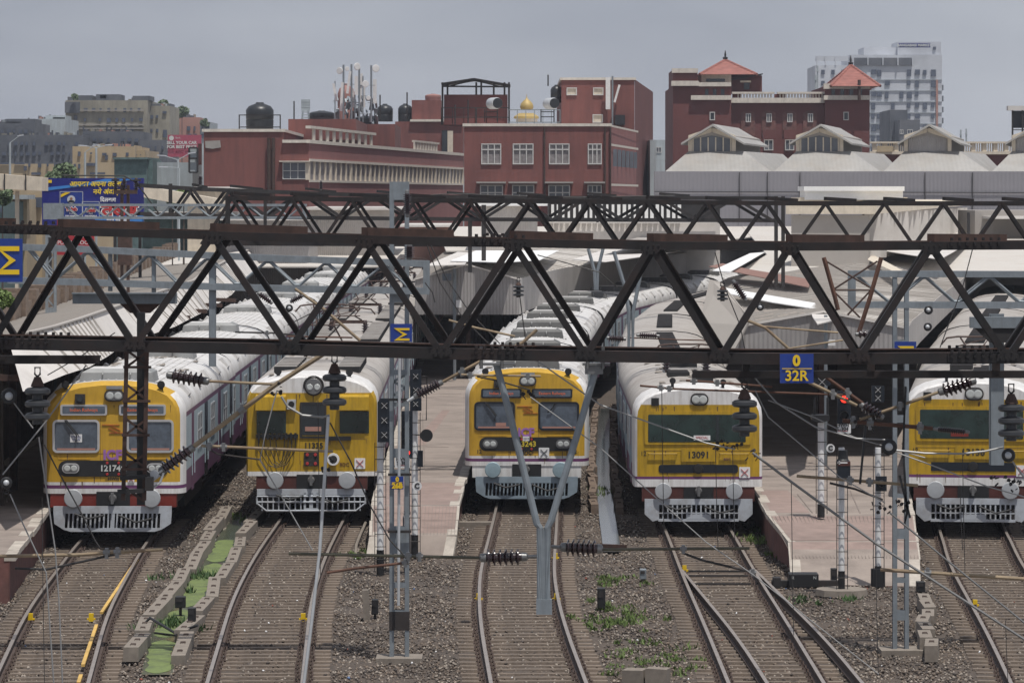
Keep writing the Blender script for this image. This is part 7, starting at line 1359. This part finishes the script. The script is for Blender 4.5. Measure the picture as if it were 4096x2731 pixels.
# street lamps
def slamp(label, px, yt, Y, arms):
    r = thing('street_lamp', label, 'street lamp', (PX(px,Y),Y,-.2), 'street lamps beyond the station'); b = MB(); b.tube([(PX(px,Y),Y,-.2),P(px,yt,Y)], 4.5*Y/F, 7); b.build('pole', M['far_pale'], r)
    for dx, dy in arms: b = MB(); b.tube([P(px,yt,Y),P(px+dx,yt+dy,Y)], 1.6*Y/F, 5); b.build('lamp_arm', M['far_pale'], r); b = MB(); a, c = P(px+dx*.75,yt+dy*.9,Y), P(px+dx*1.35,yt+dy*1.05,Y); b.beam(a,c,8*Y/F,4*Y/F); b.build('lamp_head', M['far_white'], r)
slamp('street lamp with one raised arm over the ochre terrace', 340, 610, 300, [(38,-28)]); slamp('twin armed street lamp beside the raised arm lamp', 385, 592, 310, [(-48,-9),(48,-12)]); slamp('twin armed street lamp before the pale blue wall', 712, 640, 260, [(-62,-18),(52,-28)]); slamp('street lamp with side arm before the pale wall', 716, 672, 240, [(-60,-4)]); slamp('faint street lamp at the far left', 40, 572, 320, [(40,-30)])
# ---------------- trees ----------------
def tree(label, px, yb, r, Y, n, m_='leaf_far', h=None, zb=-.2, name='tree', leaf=.12, group='trees around the yard'):
    root = thing(name, label, 'tree', (PX(px,Y),Y,zb), group); c = P(px, yb, Y); s = r*Y/F; R_ = random.Random(int(px)); b = MB()
    lobes = [(c+Vector((R_.uniform(-.6,.6)*s, R_.uniform(-.5,.5)*s, R_.uniform(-.4,.45)*s)), s*R_.uniform(.32,.6)) for _ in range(9)]
    for _ in range(n):
        o, q = R_.choice(lobes); d = Vector((R_.gauss(0,1),R_.gauss(0,1),R_.gauss(0,1))).normalized()*q*R_.uniform(.65,1.05); p = o+d; a = Vector((R_.gauss(0,1),R_.gauss(0,1),R_.gauss(0,.6))).normalized(); e = a.orthogonal().normalized()*leaf*R_.uniform(.5,1.2); a *= leaf*R_.uniform(.8,1.8); b.quad(p-e, p+a*.5-e*.2, p+e, p-a*.5)
    b.build('crown', M[m_], root); b = MB(); b.lathe((PX(px,Y),Y,zb), (0,0,1), [(0,s*.14),((c.z-zb)*.7,s*.08),(c.z-zb,s*.04)], 8)
    for l, _ in lobes[:5]: b.tube([Vector((PX(px,Y),Y,c.z-s*.8)), l], s*.03, 5)
    b.build('trunk', M['bark'], root)
tree('bright green tree at the left edge under the sigma sign', 8, 1190, 62, 100, 2600, 'leaf', leaf=.07); tree('pale green tree above the blue billboard', 262, 705, 55, 300, 2600, leaf=.22); tree('low green tree right of the pale green tree', 215, 715, 35, 295, 1200, leaf=.2); tree('sunny green tree behind the slim truss left end', 735, 785, 45, 220, 2200, 'leaf', leaf=.14); tree('green bush tree right of the billboard', 690, 800, 30, 222, 1200, 'leaf', leaf=.13); tree('small tree under the footbridge', 10, 790, 40, 230, 1200, 'leaf_far', leaf=.15)
tree('rooftop tree on the old town skyline, left', 300, 388, 12, 638, 400, 'leaf_far', leaf=.35); tree('rooftop bush on the skyline behind the tan block', 655, 420, 20, 660, 600, 'leaf_far', leaf=.4); tree('leaning tree on the skyline beside the pink block', 728, 448, 24, 680, 800, 'leaf_far', leaf=.4); tree('bush on the skyline near the red building', 820, 492, 18, 690, 500, 'leaf_far', leaf=.4)
tower = thing('lattice_tower', 'faint lattice communications tower behind the antenna cluster', 'tower', (PX(1222,700),700,-.2)); b = MB()
for x in (1208,1236): b.beam(P(x,480,700),P(1222+(x-1222)*.35,400,700),.3,.3)
for k in range(7): y = 405+k*11; b.beam(P(1205,y,700),P(1240,y,700),.5,.6 if k < 4 else .2)
b.build('frame', M['far_pale'], tower)
far = tag(MB().box(-260,-60,760,790,-.2,19).box(-40,40,700,715,-.2,15).box(70,160,800,820,-.2,17).build('far_rooftops', M['far_pale']), 'distant roofs fading into the haze', kind='stuff')
# ---------------- haze ----------------
hz = MB(); hz.box(-1010, 1010, -30, 2410, -1.5, 62); ho = hz.build('haze', None) if 0 else None
me = bpy.data.meshes.new('haze'); me.from_pydata(hz.v, [], hz.f); ho = bpy.data.objects.new('haze', me); COL.objects.link(ho)
hm = bpy.data.materials.new('haze_air'); hm.use_nodes = True; t = hm.node_tree; t.nodes.clear(); o_ = t.nodes.new('ShaderNodeOutputMaterial'); v = t.nodes.new('ShaderNodeVolumePrincipled'); v.inputs['Color'].default_value = (.82,.88,1,1); v.inputs['Density'].default_value = .00017; v.inputs['Anisotropy'].default_value = .2; t.links.new(v.outputs[0], o_.inputs['Volume']); me.materials.append(hm)
tag(ho, 'pale blue haze filling the air over the yard', kind='stuff')
